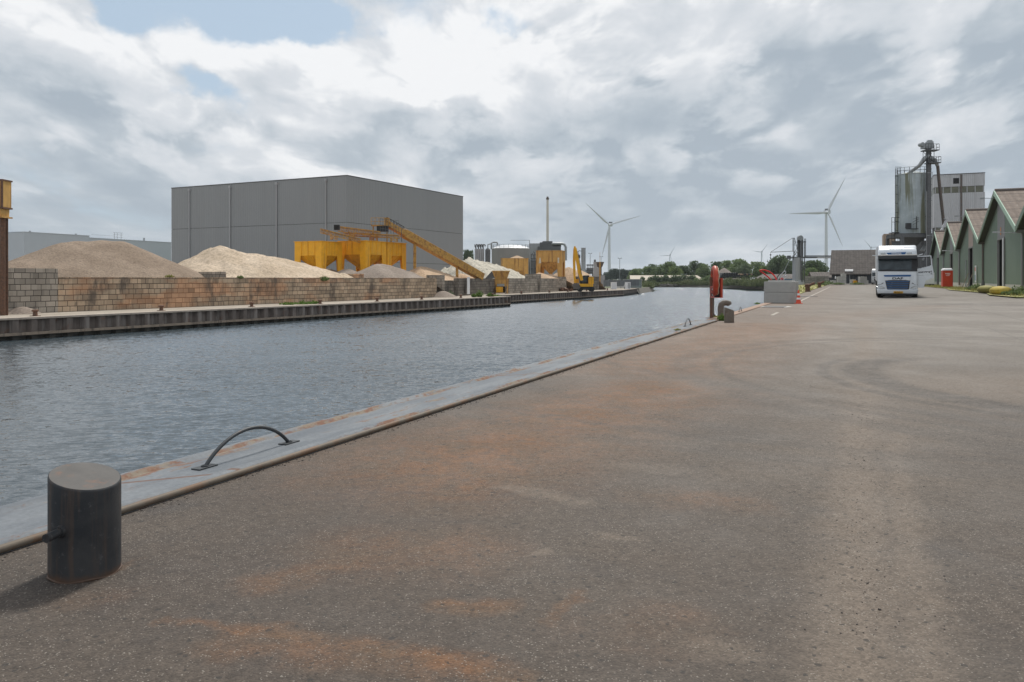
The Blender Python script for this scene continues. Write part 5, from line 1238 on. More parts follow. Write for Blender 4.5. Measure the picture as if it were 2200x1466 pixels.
tag(mb.build('rip_rap', M['bankrock']), 'grey stone rubble lining the bend of the far bank', 'stones', kind='stuff')

# weeds on the far quay and wall
def weed(px, py, Y, h, w, m_, label, n=90, base=None, grp='weeds on the quays', leaf=.07):
    o = W(px, py, Y); 
    if base is not None: o.z = base
    mb = MB()
    for i in range(n):
        a = random.uniform(0, 6.28); r = w / 2 * random.random() ** .6; hh = h * random.uniform(.4, 1) * (1 - .5 * r / (w / 2)); x, y = r * math.cos(a), r * math.sin(a)
        blade(mb, (x * .6, y * .6, 0), hh, leaf * .8, .5)
        leaf_quad(mb, Vector((x, y, hh * random.uniform(.5, 1))), leaf)
    return tag(mb.build('weed', M[m_], loc=o, fix=False), label, 'weed', grp)
def quay_pt(px, off):
    r = (px - 1100) / F; Y = (59.87 + off) / (.49 - r) if px < 1075 else (62.1 + off) / (.46 - r); return r * Y, Y
for px, off, h, w, lb in ((620, 2.2, .35, 1.8, 'thin weeds on the far quay left of the bollard below the wall top weed'), (650, 2.0, .4, 2.0, 'low weeds on the far quay nearly below the weed on the wall top'), (672, 1.8, .45, 1.6, 'bright weeds beside a bollard on the far quay'),
                          (1018, 1.4, .7, .9, 'small green plant on the quay, left of the taller one'), (1030, 1.5, 1.3, 1.2, 'tall bright plant on the far quay in front of the dark wall'), (1053, 1.2, .8, 1.0, 'green plant on the quay corner left of the feed hopper'), (1060, 2.2, .4, 2.6, 'low dry weeds under the feed hopper')):
    X, Y = quay_pt(px, off); weed(0, 0, 1, h, w, 'weed', lb, 130, FAR, leaf=.10).location = (X, Y, FAR)
x_, y_ = Wl(697); weed(0, 0, 1, .75, 1.2, 'leaf3', 'green weed hanging over the top of the block wall', 160, leaf=.11).location = (x_, y_ - .1, 1.1)
x_, y_ = Wl(516); weed(0, 0, 1, .4, .7, 'leaf3', 'small green tuft on the wall top below the wide sand heap', 90, leaf=.09).location = (x_, y_, 1.35)
x_, y_ = Wl(372); weed(0, 0, 1, .35, .8, 'grass', 'dry yellowish tuft on the wall top between the gravel and the sand', 90, leaf=.09).location = (x_ - .6, y_ + .6, 1.45)
weed(968, 628, 118.5, 1.1, .9, 'leaf2', 'dark green bush in the recess of the dark wall', 150, FAR, leaf=.13)

# ------------------------------------------------------------------ far bank buildings
def gable_shed(name, label, ax, ay, bx, by, depth, he, hr, roofm, wallm, base=FAR, over=.6, cat='shed', gable_open=False):
    d = Vector((bx - ax, by - ay, 0)); L = d.length; yaw = math.atan2(d.y, d.x)
    t = thing(name, label, cat, (ax, ay, base), yaw); mb = MB()
    mb.prism([(0, 0, 0), (0, depth, 0), (0, depth, he), (0, depth / 2, hr - .15), (0, 0, he)], (L, 0, 0)); mb.build('wall', M[wallm], t)
    mb = MB(); th = .15; sl = (hr - he) / (depth / 2); zo = he - over * sl
    mb.prism([(-over, -over, zo), (-over, depth / 2, hr), (-over, depth + over, zo), (-over, depth + over, zo + th), (-over, depth / 2, hr + th), (-over, -over, zo + th)], (L + 2 * over, 0, 0)); mb.build('roof', M[roofm], t)
    return t, L
t, L = gable_shed('pale_roof_shed', 'long low shed with a pale sandy roof behind the hedge', 65.5, 437, 101, 433, 16, 1.9, 4.55, 'paleroof', 'timber')
t2, L2_ = gable_shed('pale_roof_shed', 'gable end section of the pale roofed shed, right of the hedge', 101.6, 432, 106, 436, 11, 1.3, 4.4, 'paleroof', 'dark')
# cone shaped dark heap behind lifebuoy
pile('dark_heap', [(1556, 574, 430)], mat('grey_brown_heap', (.20, .17, .15), .95, var=.2, vs=1), 'dark conical heap behind the lifebuoy on the far bank', 21, .75, .1, None, res=1.0)
# round pipe ends in stacks: every visible end is a pipe of its own
M['pipe'] = mat('black_pipe', (.022, .022, .025), .6, var=.2); M['pipetan'] = mat('tan_pipe', (.30, .20, .13), .8, var=.3)
pp = None; cnt = 0
rows = []
for i in range(9): rows.append((1549 + i * 5.2, 596.5 - i * .15, 'pipe'))
for i in range(8): rows.append((1552 + i * 5.2, 592.5 - i * .1, 'pipe'))
for i in range(6): rows.append((1557 + i * 5.2, 588.8 - i * .1, 'pipe'))
for i in range(8): rows.append((1596 + i * 3.2, 590.0, 'pipe' if i % 3 else 'pipetan'))
ordn = ['first', 'second', 'third', 'fourth', 'fifth', 'sixth', 'seventh', 'eighth', 'ninth']
protos = {}
k9 = 0
for i, (px, py, mm) in enumerate(rows):
    Y = 405.0 if i < 23 else 412.0; o = W(px, py, Y); r = 2.6 * Y / F * (.95 if i < 23 else .6); key = (mm, i < 23)
    if key not in protos:
        mb = MB(); n = 14
        mb.lathe([(r, 0), (r, -8.0), (r * .8, -8.0), (r * .8, 0)], n); ob = mb.build('concrete_pipe' if mm == 'pipetan' else 'black_pipe', M[mm], smooth=40); protos[key] = ob
    else: ob = protos[key].copy(); COL.objects.link(ob)
    ob.location = o; ob.rotation_euler = (R(90), 0, 0)
    if i < 9: lb = ordn[i] + ' pipe from the left in the bottom row of the black pipe stack'
    elif i < 17: lb = ordn[i - 9] + ' pipe from the left in the middle row of the black pipe stack'
    elif i < 23: lb = ordn[i - 17] + ' pipe from the left in the top row of the black pipe stack'
    else: lb = ordn[i - 23] + ' pipe from the left in the smaller stack right of the black pipes'
    tag(ob, lb, 'pipe', 'stacked pipes on the far bank')
# low white wall, long low shed, blue container
a = W(1572, 600, 395); b = W(1690, 600, 330); d = b - a
o = MB().bb(0, Vector((d.x, d.y, 0)).length, 0, .3, 0, 2.0).build('low_wall', M['palewall'], loc=(a.x, a.y, FAR), rz=math.atan2(d.y, d.x)); tag(o, 'long pale grey low wall above the reeds', 'wall')
a = W(1624, 600, 350); b = W(1706, 600, 330)
t, L = gable_shed('low_shed', 'long low open shed with a dark front and brown roof under the trees', a.x, a.y, b.x, b.y, 9, 2.9, 4.6, 'tile', 'dark')
o = W(1694, 600, 300); c = thing('container', 'blue container left of the foot of the slim silo', 'container', (o.x, 300, FAR), R(4)); m2 = mat('blue_container', (.045, .13, .24), .6, ribs=((1, 0, 0), .3, .03)); MB().bb(-1.6, 1.9, 0, 2.4, .1, 2.6).build('box', m2, c); MB().bb(-1.65, 1.95, -.05, 2.45, 2.6, 2.7).build('frame', M['steel'], c)
a = W(1748, 600, 215); t, L = gable_shed('low_shed', 'low grey roofed shed between the round tree and the tiled barn', a.x, a.y, a.x + 6, a.y - 1, 5, 1.9, 3.1, 'tile', 'darksteel', base=0)
# ------------------------------------------------------------------ green sheds on the right
RE = Vector((.4424, 1, 0)).normalized(); RN = Vector((RE.y, -RE.x, 0))      # along the row, into the sheds
def green_shed(k):
    Yp = 69.8 + 19.9 * k; base = .25; half = 10.9 ; zp = 8.75 - base; ze = 4.95 - base
    c = Vector((12.0 + .4424 * Yp, Yp, base))
    names = {-1: 'nearest green shed, cut off by the right edge of the photograph', 0: 'large green gabled shed with an orange mark above its open door', 1: 'second green gabled shed from the right edge with a pale beige panel over its door',
             2: 'third green gabled shed with the red toilet cabin in front', 3: 'smallest looking farthest green gabled shed next to the silo posts'}
    # local: x along the row towards the camera is negative, y into the building
    yaw = math.atan2(RE.y, RE.x)
    t = thing('green_shed', names[k], 'shed', c, yaw, 'row of green gabled sheds')      # local +x = along RE (away), +y = left of RE = towards the yard
    # so the building lies on the local -y side
    D = 45.0; dw = 1.85 if k != -1 else 1.8; dh = 4.55; pl = .62
    fx = .0
    def facade(pts, name, m_, y=0.0, th=.12, z0=0):
        mb = MB()
        for pp_ in pts: mb.prism([(a, y, b) for a, b in pp_], (0, -th, 0))
        return mb.build(name, m_, t)
    zr = lambda x: zp - (zp - ze) * abs(x) / half
    pw = dw + .15
    facade([[(-half, pl), (-pw, pl), (-pw, zr(pw)), (-half, ze)], [(pw, pl), (half, pl), (half, ze), (pw, zr(pw))]], 'cladding', M['green'])
    facade([[(-pw, dh), (pw, dh), (pw, zr(pw)), (0, zp), (-pw, zr(pw))]], 'gable_panel', M['beigepanel'] if k == 1 else M['greypanel'], .02)
    facade([[(-half, 0), (-pw, 0), (-pw, pl - .01), (-half, pl - .01)], [(pw, 0), (half, 0), (half, pl - .01), (pw, pl - .01)]], 'plinth', M['concrete'], .03, .2)
    mb = MB(); mb.bb(-pw, pw, -3.2, -3.0, 0, dh); mb.bb(-pw - .1, -pw + .01, -3.0, -.13, 0, dh + .1); mb.bb(pw - .01, pw + .1, -3.0, -.13, 0, dh + .1); mb.bb(-pw - .1, pw + .1, -3.2, -.13, dh + .1, dh + .2); mb.bb(-pw, pw, -3.0, -.2, -.02, .01); mb.build('shade_liner', M['black'], t)  # black liner stands in for the shade inside the doorway
    mb = MB(); mb.bb(-pw, -pw + .1, -.12, .06, 0, dh); mb.bb(pw - .1, pw, -.12, .06, 0, dh); mb.bb(-pw, pw, -.12, .06, dh - .02, dh + .12); mb.build('door_frame', M['greypanel'], t)
    if k in (0, -1):
        mb = MB(); mb.bb(-pw - .15, -pw + .35, .07, .16, .05, dh); mb.build('sliding_door', M['sheetside'], t)
    if k == 0:
        mb = MB(); mb.bb(-.15, .2, .03, .05, 4.9, 5.6); mb.build('orange_mark', mat('orange_mark', (.55, .25, .10), .7), t)
    # roof
    for s, nm in ((1, 'roof'), (-1, 'roof')):
        mb = MB(); x1 = s * (half - .02); th = .14; oh = .5
        a0 = (0, oh, zp + .25); a1 = (x1, oh, ze + .25)
        nseg = 24; vs = []
        mb.prism([(0, oh, zp + .22), (x1, oh, ze + .22), (x1, oh, ze + .30), (0, oh, zp + .30)], (0, -D, 0)); mb.build(nm, M['roof'], t)
    mb = MB(); mb.tube([(0, oh, zp + .33), (0, oh - D, zp + .33)], .16, 8); mb.build('ridge', M['rustgrey'], t)
    for s in (1, -1):
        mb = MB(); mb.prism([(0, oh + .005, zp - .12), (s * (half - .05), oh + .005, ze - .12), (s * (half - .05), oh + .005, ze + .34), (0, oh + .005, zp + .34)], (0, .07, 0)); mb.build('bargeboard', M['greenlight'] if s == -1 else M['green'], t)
        mb = MB(); mb.prism([(0, .0, zp - .02), (s * (half - .05), .0, ze - .02), (s * (half - .05), oh, ze + .0), (0, oh, zp + .0)], (0, 0, .12)); mb.build('soffit', M['dark'], t)
    # gutter spout and downpipe at the valley (near side)
    mb = MB(); mb.cyl((-half, .12, .3), (-half, .12, ze - .1), .09, n=8); mb.box((-half, .25, ze + .02), (.5, .5, .35)); mb.build('downpipe', M['greypanel'] if k != 1 else M['rustgrey'], t, smooth=40)
    mb = MB(); mb.beam((0, oh, zp - .35), (0, oh + .9, zp - .3), .05, .05); mb.box((0, oh + .95, zp - .32), (.22, .35, .12)); mb.build('gable_lamp', M['steel'], t)
    if k in (0, 2):
        mb = MB(); mb.beam((-half + .6, .1, ze - .15), (-half + .6, 1.6, ze - .05), .05, .05); mb.box((-half + .6, 1.7, ze - .05), (.18, .5, .1)); mb.build('arm_lamp', M['sheetside'], t)
    # skylight patches
    if k >= 0:
        mb = MB(); 
        for q_ in range(3):
            y0 = -9.5 - q_ * 1.6; x0, x1 = -2.0, -3.3; zz = lambda x: zp + .305 - (zp - ze) * abs(x) / half
            mb.add([(x0, y0, zz(x0) + .01), (x1, y0, zz(x1) + .01), (x1, y0 - 1.1, zz(x1) + .01), (x0, y0 - 1.1, zz(x0) + .01)], [(0, 1, 2, 3)])
        mb.build('skylight', mat('milky_skylight', (.45, .45, .44), .5, var=.2, vs=3), t)
for k in (-1, 0, 1, 2, 3): green_shed(k)
def at_row(px, off=0.0, z=.25):       # point on the shed front line seen at pixel px, off metres out into the yard
    r = (px - 1100) / F; Y = (12.0 - off * 1.0935) / (r - .4424); return Vector((r * Y, Y, z))

# toilet cabin
def cabin():
    Y = 99.0; c = W(2034.5, 600, Y); t = thing('toilet_cabin', 'bright red portable toilet cabin with a ribbed white roof', 'toilet cabin', (c.x, Y, .25), R(-20))
    w, h = 1.12, 2.12
    mb = MB(); mb.bb(-w / 2, w / 2, -w / 2, w / 2, .1, h)
    for i in range(7): x = -w / 2 + .1 + i * .155; mb.bb(x, x + .05, -w / 2 - .015, -w / 2, .2, h - .1) if i not in (2, 3, 4) else None
    mb.build('shell', M['potred'], t)
    mb = MB(); mb.bb(-w / 2 - .02, w / 2 + .02, -w / 2 - .02, w / 2 + .02, 0, .1); mb.build('skid', M['darksteel'], t)
    mb = MB(); mb.bb(-.40, .40, -w / 2 - .03, -w / 2 - .002, .18, h - .12); mb.build('door', M['potred'], t)
    mb = MB(); mb.loft([rrect(w + .08, w + .08, .08, h), rrect(w + .02, w + .02, .1, h + .12), rrect(w * .8, w * .8, .1, h + .22)])
    for i in range(6): mb.tube([(-w / 2 + .1 + i * .18, -w / 2 + .0, h + .10), (-w / 2 + .1 + i * .18, -.2, h + .25), (-w / 2 + .1 + i * .18, w / 2 - .1, h + .25)], .04, 6)
    mb.build('roof', M['white_paint'], t, smooth=40)
    MB().bb(-.26, .26, -w / 2 - .034, -w / 2 - .031, 1.48, 1.78).build('label_plate', M['potred'], t)
    Mx = Matrix.Translation((0, -w / 2 - .036, 1.70)) @ Matrix.Rotation(R(90), 4, 'X'); text_obj('lettering', 'BOELS', .22, M['white_paint'], t, Mx, .002, .52)
    Mx = Matrix.Translation((0, -w / 2 - .036, 1.50)) @ Matrix.Rotation(R(90), 4, 'X'); text_obj('lettering', 'sanitair', .12, M['white_paint'], t, Mx, .002, .42)
cabin()

# things along the shed fronts
for px, off, col, lb, w_ in ((2150, 2.6, 'yellowmat', 'yellow rounded float lying by the big shed door', 2.4), (2121, 2.5, 'greenmat', 'dirty green yellow float left of the yellow one', 2.6)):
    p = at_row(px, off); mm = M.get(col)
    if mm is None: mm = M[col] = mat(col, (.45, .34, .05) if col == 'yellowmat' else (.24, .22, .05), .7, var=.3, vs=3, stain=((.16, .13, .05), 3, .5, .7, .5))
    mb = MB(); rings = []
    for i in range(11):
        f = i / 10 * 2 - 1; r_ = math.sqrt(max(.001, 1 - f ** 4)); rings.append([Vector((f * w_ / 2, math.cos(a) * .45 * r_, .02 + max(0, .26 + math.sin(a) * .30) * (r_ ** .7))) for a in [2 * math.pi * j / 12 for j in range(12)]])
    mb.loft(rings); tag(mb.build('float', mm, loc=p, rz=math.atan2(RE.y, RE.x) + .25 + math.pi / 2 * 0, smooth=60), lb, 'float')
for i, (px, off, h, lean, lb) in enumerate(((2066, 1.2, 1.7, .5, 'left grey plank leaning on the shed plinth'), (2075, 1.2, 1.7, .45, 'right grey plank leaning near the dark shed door'))):
    p = at_row(px, off); mb = MB(); mb.beam((0, 0, 0), (-RN.x * -.0 + .55, -.35, h), .22, .05); tag(mb.build('plank', M['timber'], loc=p), lb, 'plank')
p = at_row(2097, .1); mb = MB(); mb.bb(-.28, .28, -.1, .0, .8, 2.6); c_ = thing('notice_board', 'narrow white notice board on the green wall right of the door', 'notice board', p, math.atan2(RE.y, RE.x) + math.pi)
mb = MB(); mb.bb(-.28, .28, -.08, 0, .7, 2.5); mb.build('panel', M['white_paint'], c_); MB().bb(-.22, .22, -.086, -.081, 1.9, 2.3).build('picture', M['orange'], c_); MB().bb(-.22, .22, -.086, -.081, .9, 1.5).build('picture', mat('blue_print', (.2, .32, .5), .6), c_)
p = at_row(2075, .15); mb = MB(); mb.cyl((0, 0, 0), (0, 0, 3.3), .07, n=8); tag(mb.build('standpipe', M['steel'], loc=p), 'thin vertical pipe beside the dark shed door, behind the planks', 'pipe')

# weeds and rough strip in front of the sheds
mb = MB(); vs = []
for i, Y in enumerate([45, 52, 60, 68, 78, 90, 105, 120, 140]):
    for off in (2.9 + .5 * math.sin(i * 2.1), .05):
        X = 12.0 + .4424 * Y; p = Vector((X, Y, .255)) - RN * off; vs.append((p.x, p.y, .256))
mb.add(vs, [(2 * i, 2 * i + 1, 2 * i + 3, 2 * i + 2) for i in range(8)]); mb.build('grass_verge', M['turf'], fix=False)['kind'] = 'structure'
mb = MB()
for i in range(4200):
    Y = random.uniform(46, 135); off = random.uniform(.1, 2.9); X = 12.0 + .4424 * Y; p = Vector((X, Y, .25)) - RN * off
    dn = mnoise.noise(p * .35)
    if dn < -.15: continue
    blade(mb, (p.x, p.y, .25), random.uniform(.06, .22) + max(0, dn) * .35, .05, .4)
tag(mb.build('verge_grass', M['grass'], fix=False), 'rough grass and weeds along the foot of the green sheds', 'grass', kind='stuff')
for px, off, h, w, lb in ((2193, 1.2, .8, 1.6, 'green weeds under the right edge downpipe of the sheds'), (2178, 2.0, .5, 1.5, 'low green weeds right of the big shed door'), (2103, 1.0, .8, 1.2, 'dark weed right of the notice board'), (2091, 1.4, .6, 1.4, 'weed at the foot of the dark second door')):
    p = at_row(px, off); weed(0, 0, 1, h, w, 'leaf1', lb, 220, grp='weeds at the shed fronts', leaf=.09).location = p
mb = MB(); mb.cyl((0, 0, 0), (0, 0, 1.0), .05, n=8); mb.lathe([(.14, .35), (.16, .5), (.1, .9)], 10); p = at_row(2112, .8); tag(mb.build('hydrant', M['darksteel'], loc=p), 'small dark hydrant against the plinth between two shed doors', 'hydrant')

# ------------------------------------------------------------------ silo with elevator tower
def silo():
    Y = 147.0; k = Y / F; c = W(1960, 600, Y); t = thing('grain_silo', 'tall streaked grey steel silo on a raised steel platform', 'silo', (c.x, Y, .25)); z = lambda py: W(0, py, Y).z - .25
    M['silo'] = mat('streaked_silo_steel', (.37, .425, .45), .65, .0, var=.16, vs=.5, streak=((.15, .155, .09), 1.0, .47, .62, .9), stain=((.48, .53, .55), .5, .5, .7, .7))
    r = 33 * k; zb, zt = z(503), z(376)
    mb = MB(); mb.lathe([(r, zb), (r, zt), (r * .55, zt + .35), (.4, zt + .6)], 40); mb.build('shell', M['silo'], t, smooth=40)
    mb = MB()
    for i in range(18):
        a = 2 * math.pi * i / 18; mb.beam((r * 1.01 * math.cos(a), r * 1.01 * math.sin(a), zb), (r * 1.01 * math.cos(a), r * 1.01 * math.sin(a), zt), .05, .05) if i % 2 == 0 else None
    mb.lathe([(r + .06, zt - .08), (r + .10, zt - .02), (r + .02, zt + .06)], 40); mb.build('rib', M['silo'], t)
    mb = MB(); n = 20
    for i in range(n):
        a = 2 * math.pi * i / n; mb.beam((r * math.cos(a), r * math.sin(a), zt), (r * math.cos(a), r * math.sin(a), zt + 1.15), .06, .06)
    for zz in (.6, 1.15): mb.tube([(r * math.cos(2 * math.pi * i / n), r * math.sin(2 * math.pi * i / n), zt + zz) for i in range(n)], .03, 6, True)
    mb.build('top_railing', M['darksteel'], t)
    mb = MB(); mb.lathe([(.3, zb - 2.6), (r * .55, zb - 1.3), (r * .96, zb - .35)], 24); mb.build('cone', M['darksteel'], t, smooth=40)
    bx0, bx1 = (1920 - 1960) * k, (2003 - 1960) * k
    mb = MB(); mb.bb(bx0, bx1, -r - .15, -r + .15, zb - .75, zb - .12); mb.bb(bx0, bx1, r - .15, r + .15, zb - .75, zb - .12); mb.bb(bx0, bx0 + .3, -r + .15, r - .15, zb - .75, zb - .12); mb.bb(bx1 - .3, bx1, -r + .15, r - .15, zb - .75, zb - .12); mb.bb(bx0, bx1, -r + .2, r - .2, zb - .14, zb - .02); mb.build('platform', M['darksteel'], t)
    for x in (bx0 + .2, bx1 - .35):
        for y in (-r, r):
            mb = MB(); mb.beam((x, y, 0), (x, y, zb - .75), .5, .5); mb.build('leg', M['darksteel'], t)
    # ladder with cage and small landing on the left
    mb = MB(); lx = (1921.5 - 1960) * k
    for dx in (0, .45, .9): mb.beam((lx + dx, -.4, zb - 1.5), (lx + dx, -.4, zt + 1.2), .06, .06)
    for i in range(26): zz = zb - 1.0 + i * .5; mb.beam((lx + .45, -.4, zz), (lx + .9, -.4, zz), .04, .04)
    for i in range(8): zz = z(360) - i * (z(360) - z(496)) / 7; mb.beam((lx - .02, -.4, zz), (lx + 1.1, -.4, zz), .07, .07)
    mb.build('caged_ladder', M['dark'], t)
    mb = MB(); x0 = (1912 - 1960) * k; x1 = (1929 - 1960) * k
    for x in (x0, (x0 + x1) / 2 - .2, x1): mb.beam((x, -.7, z(520)), (x, -.7, z(468)), .07, .07)
    for py in (468, 478, 500): mb.beam((x0, -.7, z(py)), (x1, -.7, z(py)), .07, .07)
    mb.bb(x0, x1, -.7, .5, z(502), z(500.5)); mb.build('landing', M['dark'], t)
    mb = MB(); q = (1942 - 1960) * k; mb.bb(q - 1.0, q - .2, -r - .35, -r + .3, z(493), z(482)); mb.bb(q - 1.0, q + 1.0, -r - .5, -r + .1, z(495), z(493.5)); mb.beam((q + .8, -r - .2, z(495)), (q + .8, -r - .2, z(468)), .1, .1)
    for a_, b_ in ((474, 470), (480, 473), (486, 478)): mb.beam((q + .1, -r - .2, z(a_)), (q + 1.2, -r - .2, z(b_)), .05, .05)
    mb.build('gear_box', M['dark'], t)
    # chute under the silo
    mb = MB(); mb.beam(((1975 - 1960) * k, -1, z(540)), ((1994 - 1960) * k, -1, z(513)), 1.1, .4); mb.beam(((1978 - 1960) * k, -.8, z(560)), ((1990 - 1960) * k, -.8, z(530)), .25, .25); mb.build('loading_chute', M['steel'], t)
    # elevator tower
    e = W(1995, 600, Y - 3.4); te = thing('elevator_tower', 'slim bucket elevator tower with two railed platforms beside the silo', 'elevator', (e.x, Y - 3.4, .25)); z2 = lambda py: W(0, py, Y - 3.4).z - .25; k2 = (Y - 3.4) / F
    mb = MB(); mb.beam((0, 0, 0), (0, 0, z2(318)), .68, .6); 
    for i in range(9):
        zz = z2(600) + i * (z2(330) - z2(600)) / 8; mb.box((0, 0, zz), (.78, .7, .12))
    mb.build('leg_casing', M['darksteel'], te)
    mb = MB()
    for s in (-.5, .5):
        mb.beam((s, -.3, 0), (s, -.3, z2(370)), .07, .07)
    mb.beam((-.5, -.3, z2(372)), (.5, -.3, z2(372)), .07, .07); mb.build('guide_rail', M['sheet'], te)
    def X(px): return (px - 1995) * k2
    mb = MB(); mb.loft([rrect(.75, .8, .1, z2(306), cx=X(1997)), rrect(.75, .8, .1, z2(302), cx=X(1997))]); mb.bb(X(1981), X(2003), -.5, .6, z2(320), z2(309)); mb.bb(X(1991), X(2002.5), -.55, .55, z2(309), z2(305)); mb.cyl((X(1979), -.6, z2(311)), (X(1979), .5, z2(311)), .35, n=12); mb.build('head', M['steel'], te)
    def plat(py, x0, x1, nm):
        mb = MB(); mb.bb(X(x0), X(x1), -.9, .9, z2(py), z2(py - 2)); mb.build('platform', M['darksteel'], te)
        mb = MB()
        nb_ = 6
        for i in range(nb_): x = X(x0) + (X(x1) - X(x0)) * i / (nb_ - 1); mb.beam((x, -.88, z2(py)), (x, -.88, z2(py - 14)), .05, .05)
        for dz in (7, 14): mb.beam((X(x0), -.88, z2(py - dz)), (X(x1), -.88, z2(py - dz)), .05, .05); mb.beam((X(x1), -.88, z2(py - dz)), (X(x1), .9, z2(py - dz)), .05, .05)
        mb.beam((X(x1), .9, z2(py)), (X(x1), .9, z2(py - 14)), .05, .05); mb.build('railing', M['dark'], te)
    plat(325, 1983, 2012.5, 'p'); plat(352, 1991, 2016, 'p')
    mb = MB()
    for x in (1979.5, 1989, 2003): mb.beam((X(x), -.6, z2(352)), (X(x), -.6, z2(326)), .07, .07)
    mb.beam((X(1979.5), -.6, z2(327)), (X(1989), -.6, z2(338)), .05, .05); mb.beam((X(1979.5), -.6, z2(352)), (X(1989), -.6, z2(340)), .05, .05); mb.beam((X(1988), -.5, z2(412)), (X(1988), -.5, z2(340)), .08, .08)
    mb.build('bracing', M['dark'], te)
    mb = MB(); mb.tube([(X(1995), 0, z2(334)), (X(1985), 0, z2(343)), (X(1977), .4, z2(356)), (X(1962), 2.0, z2(371))], [.35, .42, .30, .28], 10); mb.build('left_spout', M['steel'], te, smooth=40)
    mb = MB(); mb.tube([(X(1997), 0, z2(338)), (X(2008), 0, z2(345)), (X(2012), 0, z2(352)), (X(2015), 0, z2(357))], [.38, .45, .3, .26], 10); mb.build('spout_box', M['steel'], te, smooth=40)
    mb = MB(); mb.tube([(X(2012), 0, z2(353)), (X(2016), .2, z2(358)), (X(2021), .6, z2(385)), (X(2044), 2.5, z2(482))], .27, 10); mb.build('down_spout', M['rustgrey'], te, smooth=40)
    mb = MB(); mb.beam((X(2040), 1, z2(471)), (X(2021), 0, z2(498)), .28, .28); mb.beam((X(2036), 1, z2(469)), (X(2044), 1, z2(469)), .5, .3); mb.build('side_spout', M['sheetside'], te)
silo()
def mill_tower():
    Y = 157.0; A = W(2007, 600, Y); base = .25; k = Y / F; z = lambda py: W(0, py, Y).z - base
    yaw = math.atan2(-RE.x, RE.y); L = 8.6; D = 8.0
    t = thing('mill_tower', 'tall grey corrugated tower building with a window band near the top', 'building', (A.x, A.y, base), yaw)
    def blockz(name, mm, z0, z1, o=0.0):
        MB().bb(0 - o, L + o, -.0 - o, .2, z0, z1).build(name, mm, t)
    MB().bb(.15, L - .15, .21, D, 0, z(378)).build('core', M['dark'], t)
    for nm, (z0, z1) in (('upper_cladding', (z(403), z(377))), ('main_cladding', (z(489), z(416.5)))):
        MB().bb(.0, L, -.03, .2, z0, z1).build(nm, M['sheet_mill'], t); MB().bb(-.06, .0, -.03, D, z0, z1).build(nm, M['sheetside'], t); MB().bb(L, L + .06, -.03, D, z0, z1).build(nm, M['sheetside'], t)
    mb = MB(); mb.bb(.05, L - .05, .08, .18, z(416), z(403.4)); mb.bb(.01, .05, .1, D - .1, z(416), z(403.4)); mb.build('window_band', mat('murky_windows', (.15, .155, .115), .4, var=.35, vs=1.2), t)
    mb = MB()
    for i in range(7): x = .2 + i * (L - .4) / 6; mb.bb(x - .06, x + .06, .0, .08, z(416), z(403.4))
    mb.build('mullion', M['sheetside'], t)
    mb = MB(); mb.bb(3.3, 4.3, -.06, -.035, z(397), z(385)); mb.build('dark_hatch', M['black'], t)
    mb = MB(); mb.bb(4.5, 4.8, -.12, -.04, z(489), z(378)); mb.build('cable_duct', M['rustgrey'], t)
    mb = MB(); mb.bb(-.1, L + .1, -.12, D, z(377), z(375.6)); mb.build('roof_edge', M['darksteel'], t)
    mb = MB(); mb.bb(.05, L - .05, .1, .2, z(520), z(489.3)); mb.build('lower_window_band', mat('murky_windows_low', (.19, .19, .155), .5, var=.3, vs=1.2), t)
    mb = MB()
    for i in range(7): x = .2 + i * (L - .4) / 6; mb.bb(x - .08, x + .08, .02, .1, 0, z(489.3))
    mb.build('lower_post', M['sheetside'], t)
mill_tower()
# dark gantry shed under the silo
o = W(1960, 600, 158); c = thing('open_hall', 'dark open hall behind the silo legs and the truck', 'building', (o.x - 4, 158, .25), R(-23)); MB().bb(0, 9, 0, 8, 0, 8.4).build('wall', M['darksteel'], c); MB().bb(-1.5, .6, 1, 9, 6.6, 10.1).build('brick_gable', mat('pink_brown_gable', (.34, .26, .20), .9, var=.15), c); MB().bb(-.1, 9.1, -.1, 8.1, 8.4, 8.6).build('roof', M['rustgrey'], c)
o = W(1987, 600, 120); c = thing('parked_van', 'white van partly hidden behind the open truck door', 'van', (o.x, 120, .25), R(70))
mb = MB(); mb.prism([(-2.4, -.95, .35), (-2.4, -.95, 2.0), (1.0, -.95, 2.05), (1.7, -.95, 1.25), (2.4, -.95, 1.05), (2.45, -.95, .35)], (0, 1.9, 0)); mb.build('body', M['white_paint'], c)
mb = MB(); mb.prism([(1.05, -.85, 1.95), (1.66, -.85, 1.3), (1.72, -.85, 1.34), (1.11, -.85, 1.99)], (0, 1.7, 0)); mb.build('windscreen', M['glass'], c)
for x in (-1.5, 1.55):
    for y in (-.9, .9): mb = MB(); mb.cyl((x, y - .11, .34), (x, y + .11, .34), .34, n=14); mb.build('wheel', M['black'], c)
mb = MB(); mb.box((2.46, 0, .7), (.03, 1.2, .2)); mb.build('grille', M['black'], c)

